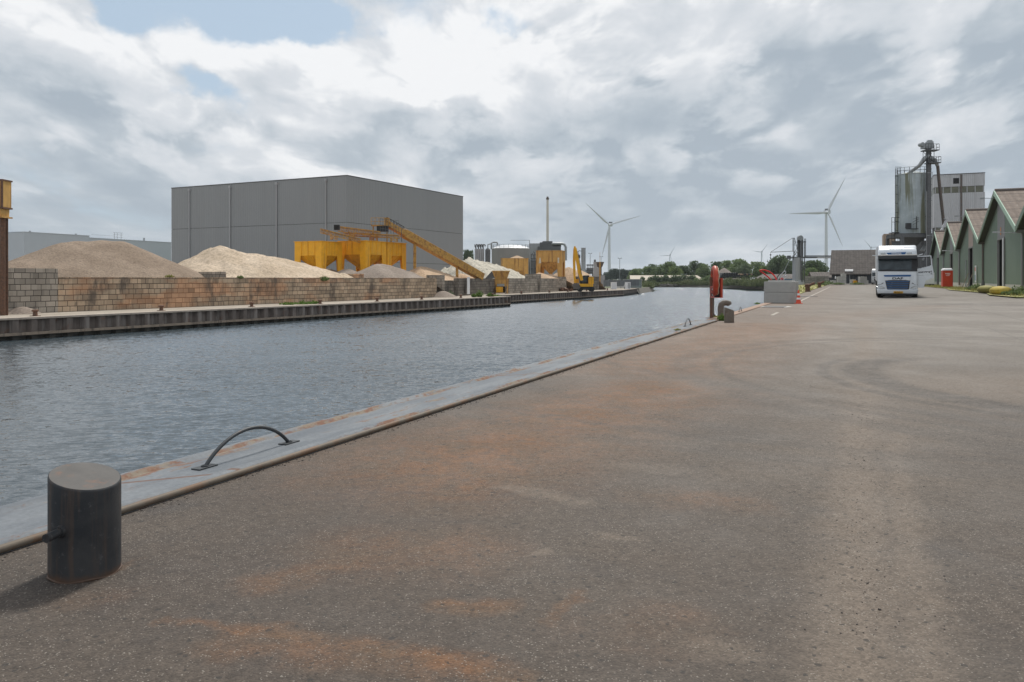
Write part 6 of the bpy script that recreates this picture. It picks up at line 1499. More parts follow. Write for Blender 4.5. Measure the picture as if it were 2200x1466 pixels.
# ------------------------------------------------------------------ tiled barn at the end of the yard
def barn():
    Y = 182.0; k = Y / F; base = .25; A = W(1787, 600, Y); z = lambda py: W(0, py, Y).z - base; L = (1925 - 1787) * k
    t = thing('tiled_barn', 'long barn with a big grey brown tiled roof and dark wall', 'barn', (A.x, Y, base), R(-22))
    x = lambda px: (px - 1787) * k
    mb = MB(); mb.bb(0, L, 0, 12, 0, z(588)); mb.prism([(.02, .1, z(588)), (.02, 11.9, z(588)), (.02, 6.2, z(537))], (L - .1, 0, 0)); mb.build('wall', mat('dark_blue_grey_boards', (.060, .066, .078), .8, var=.2, ribs=((1, 0, 0), .4, .02)), t)
    mb = MB(); mb.add([(-.5, -.6, z(589)), (L, -.6, z(589)), (L, 6.2, z(536)), (-.1, 6.2, z(536)), (-.5, -.6, z(590.3)), (L, -.6, z(590.3)), (L, 6.2, z(537.5)), (-.1, 6.2, z(537.5))], [(0, 1, 2, 3), (4, 5, 6, 7), (0, 1, 5, 4), (0, 3, 7, 4)])
    mb.add([(-.1, 6.2, z(536)), (L, 6.2, z(536)), (L, 12.8, z(588)), (-.5, 12.8, z(588))], [(0, 1, 2, 3)]); mb.build('roof', M['tile'], t, fix=False)
    mb = MB(); mb.add([(x(1813), -.0, z(584)), (x(1829), -.0, z(584)), (x(1829.5), .6, z(579.5)), (x(1813), .6, z(579.5))], [(0, 1, 2, 3)]); o = mb.build('roof_sheet', M['sheetside'], t, fix=False); o.location = (0, -.12, .06)
    mb = MB(); mb.cyl((x(1822.5), -.3, 0), (x(1822.5), -.3, z(589)), .09, n=8); mb.build('downpipe', M['steel'], t)
    mb = MB(); mb.bb(x(1796), x(1808), -.03, -.001, .1, z(594)); mb.build('doorway', M['black'], t)
barn()
# stacked concrete blocks in front of the barn
def cblocks(px, y_m, n, w, h, label, mm='concrete', grp='concrete blocks in front of the barn', top=False):
    o = W(px, 600, y_m)
    for i in range(n):
        mb = MB(); mb.loft([rrect(w, .9, .03, 0, n=1), rrect(w, .9, .03, h - .02, n=1)]);
        mb.box((0, 0, h - .0), (w * .35, .3, .05)) if i == n - 1 else None
        b_ = mb.build('concrete_block', M[mm], loc=(o.x, y_m, .25 + i * h), rz=R(random.uniform(-6, 6)))
        tag(b_, label + (', ' + ('bottom', 'second', 'third', 'fourth', 'top')[i if i < n - 1 or n == 1 else 4] + ' of its stack' if n > 1 else ''), 'concrete block', grp)
random.seed(4)
cblocks(1790, 168, 1, 1.0, .8, 'low grey block at the left corner of the barn'); cblocks(1803, 170, 2, .8, .8, 'grey block in the narrow stack left of the downpipe'); cblocks(1812, 170, 3, .9, .75, 'grey block in the tall stack left of the downpipe')
cblocks(1832, 168, 1, .9, 1.0, 'rounded grey block right of the downpipe'); cblocks(1853, 168, 2, 1.5, .8, 'pale block in the wide stack left of the parked truck')
cblocks(1858, 171.5, 1, 1.2, .8, 'pale block behind the wide stack near the parked truck')
o = W(1837.5, 600, 167); tag(MB().bb(-.35, .35, -.2, .2, .1, .75).bb(-.3, .3, -.15, .15, 0, .1).build('crate', M['yellow'], loc=(o.x, 167, .25)), 'small yellow crate between the concrete stacks', 'crate')
a = W(1727, 600, 180); b = W(1781, 600, 178); d = b - a; tag(MB().bb(0, d.length, 0, .5, 0, 1.95).build('block_wall', M['palewall'], loc=(a.x, a.y, 0), rz=math.atan2(d.y, d.x)), 'pale block wall between the slim silo and the barn', 'wall')
o = W(1795, 600, 172); t = thing('hand_pump', 'small white object on a post in front of the barn corner', 'post', (o.x, 172, .25)); MB().bb(-.05, .05, -.05, .05, 0, 1.3).build('post', M['darksteel'], t); MB().lathe([(.14, 1.1), (.16, 1.5), (.05, 1.7)], 8).build('lamp', M['white_paint'], t)

# ------------------------------------------------------------------ slim silo, crane mast, overhead conveyor bridge
def crane():
    Y = 175.0; k = Y / F; o = W(1714, 600, Y); base = -.4; z = lambda py: W(0, py, Y).z - base; X = lambda px: (px - 1714) * k
    t = thing('slim_silo', 'slim pale grey silo shaft with ladder at the end of the canal', 'silo', (o.x, Y, base))
    mb = MB(); mb.lathe([(.95, 0), (.95, z(554))], 20, (X(1712), 0, 0)); mb.lathe([(1.15, 0), (1.1, z(604)), (.95, z(602))], 20, (X(1716), 0, 0)); mb.build('shell', M['sheet'], t, smooth=40)
    mb = MB()
    for px in (1718, 1721, 1725): mb.beam((X(px), -1.0, z(606)), (X(px), -1.0, z(518)), .16, .16)
    for i in range(22): zz = z(602) + i * (z(520) - z(602)) / 21; mb.beam((X(1718), -1.0, zz), (X(1721), -1.0, zz), .06, .06)
    mb.build('ladder', M['darksteel'], t)
    e = thing('twin_elevator', 'twin leg elevator with a rounded head above the slim silo', 'elevator', (o.x, Y, base))
    mb = MB(); mb.beam((X(1715), 0, z(552)), (X(1715), 0, z(513)), .38, .3); mb.beam((X(1723.5), 0, z(552)), (X(1723.5), 0, z(513)), .38, .3); mb.beam((X(1719), .2, z(552)), (X(1719), .2, z(516)), .3, .3); mb.build('leg', M['darksteel'], e)
    mb = MB(); pts = [(X(1713), z(516))] + [(X(1719) + (X(1725) - X(1713)) / 2 * math.cos(R(a)), z(512.5) + 1.05 * .62 * math.sin(R(a))) for a in range(180, -1, -20)] + [(X(1725), z(516))]
    mb.prism([(a, -.35, b) for a, b in pts], (0, .7, 0)); mb.build('head', M['steel'], e)
    mb = MB(); mb.bb(X(1713), X(1730), -.5, .5, z(521), z(519.5))
    for px in (1727, 1729.5): mb.beam((X(px), -.4, z(552)), (X(px), -.4, z(513)), .09, .09)
    for i in range(11): zz = z(548) + i * .33; mb.beam((X(1727), -.4, zz), (X(1729.5), -.4, zz), .05, .05)
    mb.build('access_ladder', M['dark'], e)
    m_ = thing('derrick_crane', 'small lattice derrick crane with a long jib and hanging hook', 'crane', (o.x, Y, base))
    mb = MB(); w = .09
    mb.beam((X(1705.5), 0, z(552)), (X(1705.5), 0, z(512)), .15, .15); mb.beam((X(1713), 0, z(536)), (X(1707), 0, z(512)), w, w); mb.beam((X(1703), 0, z(541)), (X(1703), 0, z(512)), w * .8, w * .8); mb.beam((X(1701.5), 0, z(512)), (X(1707.5), 0, z(512)), w, w)
    for a_, b_ in (((1705.5, 527), (1712, 527)), ((1705.5, 519), (1709.5, 519)), ((1705.5, 527), (1709.5, 519)), ((1705.5, 545), (1712.5, 533)), ((1705.5, 540), (1713, 540)), ((1706, 541), (1712, 551)), ((1712, 541), (1706, 551))): mb.beam((X(a_[0]), 0, z(a_[1])), (X(b_[0]), 0, z(b_[1])), w * .8, w * .8)
    mb.build('mast', M['darksteel'], m_)
    mb = MB(); mb.beam((X(1655), -.2, z(542.3)), (X(1704), 0, z(540)), .11, .11); mb.build('jib', M['darksteel'], m_)
    mb = MB(); mb.beam((X(1656), -.2, z(541.5)), (X(1702), 0, z(512)), .07, .07); mb.build('stay_cable', M['darksteel'], m_)
    mb = MB(); mb.beam((X(1655), -.2, z(542.5)), (X(1655), -.2, z(547)), .05, .05); mb.lathe([(.05, z(549.5)), (.18, z(548.5)), (.18, z(547)), (.05, z(546.5))], 10, (X(1655), -.2, 0)); mb.beam((X(1655), -.2, z(549.5)), (X(1655), -.2, z(552)), .09, .09); mb.build('hook', M['dark'], m_)
    s = thing('loading_spout', 'slanting loading pipe running down left from the crane mast', 'pipe', (o.x, Y, base)); mb = MB(); mb.tube([(X(1713), -.5, z(540)), (X(1703), -.6, z(549)), (X(1692), -.8, z(562)), (X(1681), -1, z(583))], [.11, .11, .07, .06], 8); mb.build('tube', M['steel'], s)
    b = thing('conveyor_bridge', 'dark overhead conveyor bridge between the crane mast and the barn', 'bridge', (o.x, Y, base))
    mb = MB(); mb.bb(X(1695), X(1784), -.5, .7, z(555), z(552)); mb.bb(X(1693), X(1697), -.6, .8, z(556.5), z(549.5)); mb.build('deck', M['darksteel'], b)
    mb = MB(); mb.bb(X(1727), X(1784), -.5, -.42, z(551.6), z(549.3)); mb.build('parapet', M['darksteel'], b); mb = MB(); mb.bb(X(1754), X(1783), -.56, -.51, z(554), z(553)); mb.build('light_strip', M['white_paint'], b)
crane()
# rusty bollards on the quay edge at the end of the yard
def hook_bollard(px, Y, sc, label):
    o = W(px, 600, Y); mb = MB(); mb.lathe([(.34, 0), (.34, .06), (.25, .10), (.23, .62), (.30, .70), (.30, .80), (.15, .86)], 14); mb.tube([(.1, 0, .62), (.45, 0, .82), (.72, 0, .92)], [.13, .14, .17], 8); mb.tube([(-.1, 0, .5), (-.3, 0, .62)], [.09, .11], 8)
    b_ = mb.build('quay_bollard', M['rust'], loc=(o.x, Y, .0), smooth=45); b_.scale = (sc, sc, sc); tag(b_, label, 'bollard', 'rusty bollards beside the grass')
hook_bollard(1735, 82, .95, 'nearer dark rusty bollard beside the dry grass, right of the concrete blocks'); hook_bollard(1760.5, 123, 1.0, 'farther dark rusty bollard beside the dry grass')
o = W(1728, 600, 60); tag(MB().box((0, 0, .01), (1.6, 1.1, .02), .4).build('steel_plate', M['darksteel'], loc=(o.x, 60, gz(o.x, 60) + .003)), 'small dark steel plate on the ground behind the traffic cone', 'plate')
for i, (px, Y, h) in enumerate(((1777, 165, 1.0), (1768, 150, .7), (1800, 165, .5), (1842, 166, .5))): weed(0, 0, 1, h, 2.6, 'leaf1', ('dark weed left of the barn corner', 'low weed at the right end of the dry grass', 'weed at the foot of the narrow block stack', 'weed between the crate and the wide block stack')[i], 160, grp='weeds near the barn', leaf=.16).location = (W(px, 600, Y).x, Y, .2)
# ------------------------------------------------------------------ quay furniture near the camera
def bollard_metal():
    m = bpy.data.materials.new('black_bollard_paint'); m.use_nodes = True; nt = m.node_tree; g = NT(nt); p = nt.nodes['Principled BSDF']
    oc = nt.nodes.new('ShaderNodeTexCoord').outputs['Object']; x, y, z = g.sep(oc)
    c = g.mix(g.ss(g.noise(oc, 4, 5, .6), .35, .65), (.022, .026, .031), (.046, .047, .049))
    sv = g.vec('MULTIPLY', oc, (1, 1, .06)); c = g.mix(g.math('MULTIPLY', g.ss(g.noise(sv, 26, 5, .6), .48, .68), .45), c, (.10, .065, .045))
    c = g.mix(g.math('MULTIPLY', g.ss(g.noise(oc, 30, 5, .7), .58, .72), .5), c, (.12, .12, .125))
    c = g.mix(g.math('MULTIPLY', g.ss(g.math('ADD', z, g.math('MULTIPLY', g.noise(oc, 14, 4, .6), .06)), .03, .07, 1., 0.), .7), c, (.11, .06, .035))
    g._set(p.inputs['Base Color'], c); p.inputs['Roughness'].default_value = .55; p.inputs['Specular IOR Level'].default_value = .35
    g._set(p.inputs['Normal'], g.bump(g.noise(oc, 60, 5, .7), .35, .003)); return m
M['bollard'] = bollard_metal()
M['bollardtop'] = mat('dusty_bollard_lid', (.095, .090, .085), .7, var=.35, vs=9, stain=((.19, .105, .07), 14, .55, .72, .6), bump=.3, bs=90, bdist=.002)
def slant_bollard(x, y, z0, r, h, gx, gy, name_label, body, lid, peg=True, rz=0):
    t = thing('mooring_bollard', name_label, 'bollard', (x, y, z0)); n = 48; rings = []
    def top(a, rr, off=0.0): X = rr * math.cos(a); Y = rr * math.sin(a); return Vector((X, Y, h + gx * X + gy * Y + off))
    A = [2 * math.pi * i / n for i in range(n)]
    rings = [[Vector((r * math.cos(a), r * math.sin(a), -.02)) for a in A], [Vector((r * math.cos(a), r * math.sin(a), h * .5)) for a in A], [top(a, r, -.010) for a in A], [top(a, r * .992, -.003) for a in A], [top(a, r * .965) for a in A]]
    mb = MB(); mb.loft(rings, caps=False); mb.build('tube', body, t, smooth=50)
    mb = MB(); mb.loft([[top(a, r * .965) for a in A], [top(a, r * .6, .0005) for a in A], [top(a, r * .12, .001) for a in A]]); mb.build('lid', lid, t, smooth=40)
    mb = MB(); mb.tube([(1.003 * r * math.cos(a), 1.003 * r * math.sin(a), .002 + .004 * math.sin(5 * a)) for a in A], .0045, 6, True); mb.build('weld_bead', M['bollard'], t, smooth=60)
    if peg:
        d = Vector((-.2, -.98, 0)).normalized(); a0 = d * (r - .01) + Vector((0, 0, h * .52)); mb = MB(); mb.cyl(a0, a0 + d * .092 + Vector((0, 0, -.004)), .0185, n=16); mb.cyl(a0 - d * .004, a0 + d * .022, .030, .024, n=16); mb.build('peg', body, t, smooth=40)
    return t
slant_bollard(-1.900, 3.545, 0, .145, .425, -.22, .13, 'big black cylindrical bollard with a side peg in the near left foreground', M['bollard'], M['bollardtop'])
M['brownsteel'] = mat('brown_weathered_steel', (.17, .145, .12), .8, .1, var=.25, vs=7, stain=((.11, .075, .055), 6, .45, .65, .7), bump=.3, bs=40)
slant_bollard(W(1566.5, 0, 23.9).x, 23.9, 0, .145, .405, -.36, .0, 'distant short bollard with a steep slanted grey lid beside the lifebuoy stand', M['brownsteel'], M['sheet'], False)
def hookb():
    x, y = W(1553, 0, 27.4).x, 27.4; t = thing('mooring_bollard', 'brown pipe bollard with a bent over top behind the slanted one', 'bollard', (x - .05, y, 0))
    mb = MB(); mb.tube([(-.02, 0, -.01), (-.02, 0, .34), (0, 0, .42), (.07, 0, .475), (.17, 0, .485), (.26, 0, .46), (.29, 0, .42)], [.105, .105, .105, .10, .095, .10, .085], 16); mb.build('tube', M['brownsteel'], t, smooth=60)
    mb = MB(); mb.lathe([(.14, 0), (.14, .02), (.11, .03)], 18, (-.02, 0, 0)); mb.build('base_plate', M['rustgrey'], t)
hookb()

M['handle'] = mat('dark_grey_steel_bar', (.05, .055, .06), .55, .2, var=.2, vs=12, stain=((.16, .09, .06), 30, .6, .75, .5))
def arch(ax, ay, bx, by, label):
    d = Vector((bx - ax, by - ay, 0)); L = d.length; t = thing('mooring_loop', label, 'mooring loop', (ax, ay, .031), math.atan2(d.y, d.x), 'arched steel bars on the coping')
    sg = .188 * L / .876; Rr = (L * L / 4 + sg * sg) / (2 * sg); a0 = math.asin(L / 2 / Rr)
    pts = [(L / 2 + Rr * math.sin(a0 * (i / 14 - 1)), 0, Rr * math.cos(a0 * (i / 14 - 1)) - (Rr - sg)) for i in range(29)]
    mb = MB(); mb.tube(pts, .0135, 12); mb.build('bar', M['handle'], t, smooth=60)
    for x in (0, L):
        mb = MB(); mb.box((x, 0, .004), (.165, .075, .008)); mb.tube([(x + .021 * math.cos(a), .021 * math.sin(a), .012) for a in [2 * math.pi * k / 12 for k in range(12)]], .005, 6, True); mb.build('foot_plate', M['handle'], t)
    return t
arch(-2.07, 5.365, -1.727, 6.17, 'nearest arched dark steel bar on the coping, right of the big bollard')
def qc(s, y_=.28): v = Q0 + U * s - N * y_; return v
a = qc(24.05 - 1.0); b = qc(24.05 - .13); arch(a.x, a.y, b.x, b.y, 'second arched steel bar on the coping, left of the lifebuoy stand')
a = qc(33.4, .12); b = qc(34.2, .12); arch(a.x, a.y, b.x, b.y, 'farthest arched steel bar, right behind the slanted bollard')

# lifebuoy stand
def lifebuoy_stand():
    Y = 26.35; k = Y / F; o = W(1527.7, 0, Y); t = thing('lifebuoy_stand', 'rusty two post stand carrying the lifebuoy at the quay edge', 'stand', (o.x, Y, 0))
    X = lambda zx: (zx / 9.163 + 1500 - 1527.7) * k; Z = lambda zy: 1.3 + (600 - (zy / 9.163 + 560)) * k
    mb = MB(); mb.beam((0, 0, 0), (0, 0, Z(330)), .072, .072); mb.build('post', M['rust'], t)
    mb = MB(); mb.beam((X(345), .32, 0), (X(345), .32, Z(250)), .05, .05); mb.build('post', M['brownsteel'], t)
    mb = MB(); mb.beam((0, .0, Z(840)), (X(325), .32, Z(840)), .03, .03); mb.beam((0, 0, Z(400)), (X(325), .32, Z(400)), .03, .03); mb.build('crossbar', M['brownsteel'], t)
    mb = MB(); mb.prism([(.03, -.01, 0), (.10, -.01, 0), (.03, -.01, .14)], (0, .02, 0)); mb.prism([(X(340), .31, 0), (X(420), .31, 0), (X(340), .31, .20)], (0, .02, 0)); mb.bb(-.1, X(420), -.05, .4, 0, .012); mb.build('foot_gusset', M['rust'], t)
    c = thing('lifebuoy_cabinet', 'open red cabinet board behind the lifebuoy', 'cabinet', (o.x, Y, 0))
    mb = MB(); mb.bb(X(330), X(470), .16, .19, Z(735), Z(345)); mb.build('back_panel', M['dark'], c)
    mb = MB(); mb.bb(X(448), X(487), .02, .20, Z(735), Z(345)); mb.bb(X(330), X(448), .02, .20, Z(360), Z(345)); mb.bb(X(330), X(448), .02, .158, Z(735), Z(725)); mb.build('frame', M['red'], c)
    for zz in (400, 480, 560, 640): pass
    r = thing('lifebuoy', 'faded red lifebuoy hanging edge on to the camera on its stand', 'lifebuoy', (o.x + X(322), Y - .02, Z(395)), R(-8))
    RR, rr = .400, .098; mb = MB(); n1, n2 = 48, 16; vs = []
    for i in range(n1):
        a = 2 * math.pi * i / n1
        for j in range(n2):
            b = 2 * math.pi * j / n2; q = RR + rr * math.cos(b); vs.append((rr * .95 * math.sin(b), q * math.sin(a), q * math.cos(a)))
    mb.add(vs, [(i * n2 + j, ((i + 1) % n1) * n2 + j, ((i + 1) % n1) * n2 + (j + 1) % n2, i * n2 + (j + 1) % n2) for i in range(n1) for j in range(n2)]); mb.build('ring', M['red'], r, smooth=80)
    for a0 in ():
        mb = MB(); rings = []
        for i in range(5):
            a = R(a0 - 7 + i * 3.5); rings.append([Vector((rr * 1.02 * math.sin(b), (RR + rr * 1.03 * math.cos(b)) * math.sin(a), (RR + rr * 1.03 * math.cos(b)) * math.cos(a))) for b in [2 * math.pi * j / n2 for j in range(n2)]])
        mb.loft(rings, caps=False); mb.build('band', M['conewhite'], r, smooth=60)
    M['rope'] = mat('pale_rope', (.50, .45, .33), .9, var=.2, vs=20)
    mb = MB(); mb.tube([(.085 + .01 * math.sin(9 * a), (RR + .06 + .015 * math.sin(4 * a)) * math.sin(a), (RR + .06 + .015 * math.sin(4 * a)) * math.cos(a)) for a in [2 * math.pi * i / 60 for i in range(60)]], .013, 6, True); mb.build('grab_rope', M['rope'], r, smooth=60)
    s = thing('instruction_sign', 'small faded pink instruction sign on the front post of the lifebuoy stand', 'sign', (o.x, Y, 0))
    M['pink'] = mat('faded_pink_sign', (.55, .20, .18), .6, var=.15, vs=10); mb = MB(); mb.bb(X(233), X(305), -.075, -.062, Z(735), Z(505)); mb.build('panel', M['pink'], s)
    mb = MB(); mb.bb(X(252), X(295), -.079, -.0755, Z(600), Z(535)); mb.bb(X(245), X(290), -.079, -.0755, Z(700), Z(640)); mb.build('pictogram', M['dark'], s); mb = MB(); mb.bb(X(258), X(275), -.082, -.0795, Z(585), Z(550)); mb.bb(X(262), X(282), -.082, -.0795, Z(690), Z(655)); mb.build('pictogram', M['conewhite'], s)
lifebuoy_stand()
weed(0, 0, 1, .26, .34, 'weed', 'fresh green weed between the lifebuoy stand and the slanted bollard', 260, leaf=.028).location = (W(1552, 0, 24.9).x, 24.9, 0)
weed(0, 0, 1, .12, .3, 'weed', 'small green weed on the old quay edge left of the concrete blocks', 120, leaf=.025).location = (W(1627, 0, 40.5).x, 40.5, .02)
weed(0, 0, 1, .06, .18, 'grass', 'tiny tuft growing on the coping right of the second arched bar', 70, leaf=.02).location = (qc(21.1, .1).x, qc(21.1, .1).y, .045)
weed(0, 0, 1, .10, .5, 'grass', 'dry weeds round the feet of the lifebuoy stand', 160, leaf=.025).location = (W(1540, 0, 26.6).x, 26.6, 0)

# concrete blocks with hoses, cone
def lego():
    Y = 43.0; c = W(1674.5, 0, Y - .15); yaw = -math.atan2(.425, .905); w, h, d = 1.60, .585, .80
    M['lego'] = mat('concrete_building_block', (.37, .365, .345), .92, var=.08, vs=3, bump=.4, bs=50, bdist=.006, stain=((.23, .22, .20), 2.2, .55, .75, .4), streak=((.25, .24, .22), 5, .58, .75, .3))
    Rm = Matrix.Rotation(yaw, 4, 'Z'); base = gz(c.x, Y)
    for i, (dx, dy, lv, lb) in enumerate(((0, .4, 0, 'bottom front one of the four large concrete blocks by the traffic cone'), (0, .4, 1, 'top front one of the four large concrete blocks, beneath the red hose'), (.02, 1.26, 0, 'bottom rear one of the four large concrete blocks'), (.02, 1.26, 1, 'top rear one of the four large concrete blocks'))):
        mb = MB(); b = .02; rr = []
        for zz, ins in ((0.0, b), (b, 0), (h - b - .006, 0), (h - .006, b)): rr.append([Vector((sx * (w / 2 - ins), sy * (d / 2 - ins), zz)) for sx, sy in ((-1, -1), (1, -1), (1, 1), (-1, 1))])
        mb.loft(rr)
        if lv: mb.loft([[Vector((sx * (w / 2 - .17), sy * (d / 2 - .2), h - .01)) for sx, sy in ((-1, -1), (1, -1), (1, 1), (-1, 1))], [Vector((sx * (w / 2 - .2), sy * (d / 2 - .23), h + .075)) for sx, sy in ((-1, -1), (1, -1), (1, 1), (-1, 1))]])
        p = Rm @ Vector((dx, dy, 0)); tag(mb.build('concrete_block', M['lego'], loc=(c.x + p.x, Y + p.y - .15, base + lv * h), rz=yaw + R((.0, .3, -.4, .2)[i])), lb, 'concrete block', 'large concrete blocks with hoses')
    Yh = 43.7; k = Yh / F
    def q(zx, zy, dy=0.0): return Vector(((zx / 9.163 + 1500 - 1100) * k, Yh + dy, 1.3 + (600 - (zy / 9.163 + 560)) * k))
    def spline(pts, n=8):
        out = []; P = [pts[0]] + pts + [pts[-1]]
        for i in range(1, len(P) - 2):
            for j in range(n):
                t = j / n; a, b, c_, d_ = P[i - 1], P[i], P[i + 1], P[i + 2]
                out.append(.5 * ((2 * b) + (c_ - a) * t + (2 * a - 5 * b + 4 * c_ - d_) * t * t + (3 * b - a - 3 * c_ + d_) * t ** 3))
        return out + [pts[-1]]
    mb = MB(); mb.tube(spline([q(1445, 405), q(1400, 345), q(1300, 265), q(1225, 210), q(1235, 188), q(1310, 188, .05), q(1420, 225, .1), q(1510, 300, .1), q(1545, 375, .05), q(1560, 430)]), .037, 10); tag(mb.build('red_hose', M['hosered'], smooth=70), 'thick bright red hose looping out of the concrete blocks', 'hose')
    mb = MB(); mb.tube(spline([q(1555, 410), q(1590, 340), q(1650, 260), q(1695, 212), q(1722, 225), q(1700, 285), q(1640, 340), q(1600, 410)]), .022, 8); tag(mb.build('cable_loop', M['cable'], smooth=70), 'larger pale grey cable loop right of the red hose', 'cable', 'cable loops on the blocks')
    mb = MB(); mb.tube(spline([q(1545, 400, .1), q(1570, 330, .1), q(1640, 240, .1), q(1665, 250, .1), q(1620, 320, .1), q(1570, 400, .1)]), .024, 8); tag(mb.build('cable_loop', M['blackcable'], smooth=70), 'dark cable loop between the red hose and the pale loop', 'cable', 'cable loops on the blocks')
    mb = MB(); mb.tube(spline([q(1625, 400), q(1665, 340), q(1715, 298), q(1748, 300), q(1735, 335), q(1690, 370), q(1650, 405)]), .020, 8); tag(mb.build('cable_loop', M['cable'], smooth=70), 'smaller low cable loop at the right on the concrete blocks', 'cable', 'cable loops on the blocks')
    mb = MB(); mb.tube(spline([q(1630, 400, -.05), q(1625, 360, -.05), q(1650, 345, -.05), q(1665, 375, -.05), q(1655, 410, -.05)]), .022, 8); tag(mb.build('red_hose', M['hosered'], smooth=70), 'short red hose end inside the smaller cable loop', 'hose')
    Yc = 42.2; oc = W(1715.5, 0, Yc); t = thing('traffic_cone', 'red and white traffic cone beside the concrete blocks', 'traffic cone', (oc.x, Yc, gz(oc.x, Yc)))
    H = .72; rad = lambda z: .135 - (.135 - .035) * (z - .03) / (H - .03)
    mb = MB(); mb.loft([rrect(.36, .36, .05, 0), rrect(.35, .35, .05, .03)]); 
    for a, b in ((.03, .22), (.32, .44), (.55, H)): mb.lathe([(rad(a), a), (rad(b), b)], 20)
    mb.build('body', M['orange'], t, smooth=40)
    for a, b in ((.22, .32), (.44, .55)):
        mb = MB(); mb.lathe([(rad(a), a), (rad(b), b)], 20); mb.build('white_band', M['conewhite'], t, smooth=40)
lego()
def pit_cover():
    Y = 37.3; o = W(1664, 0, Y); base = gz(o.x, Y); t = thing('pit_cover', 'dark flush steel pit cover in front of the concrete blocks', 'cover', (o.x, Y, base), -math.atan2(.4, .9))
    mb = MB(); mb.box((0, 0, .006), (.95, 1.9, .012)); mb.build('plate', M['dark'], t)
    for s in (-1, 1): mb = MB(); mb.prism([(s * .5, -.95, .004), (s * .5, .95, .004), (s * .78, .2, .004)], (0, 0, .008)); mb.build('concrete_collar', M['concrete'], t)
pit_cover()

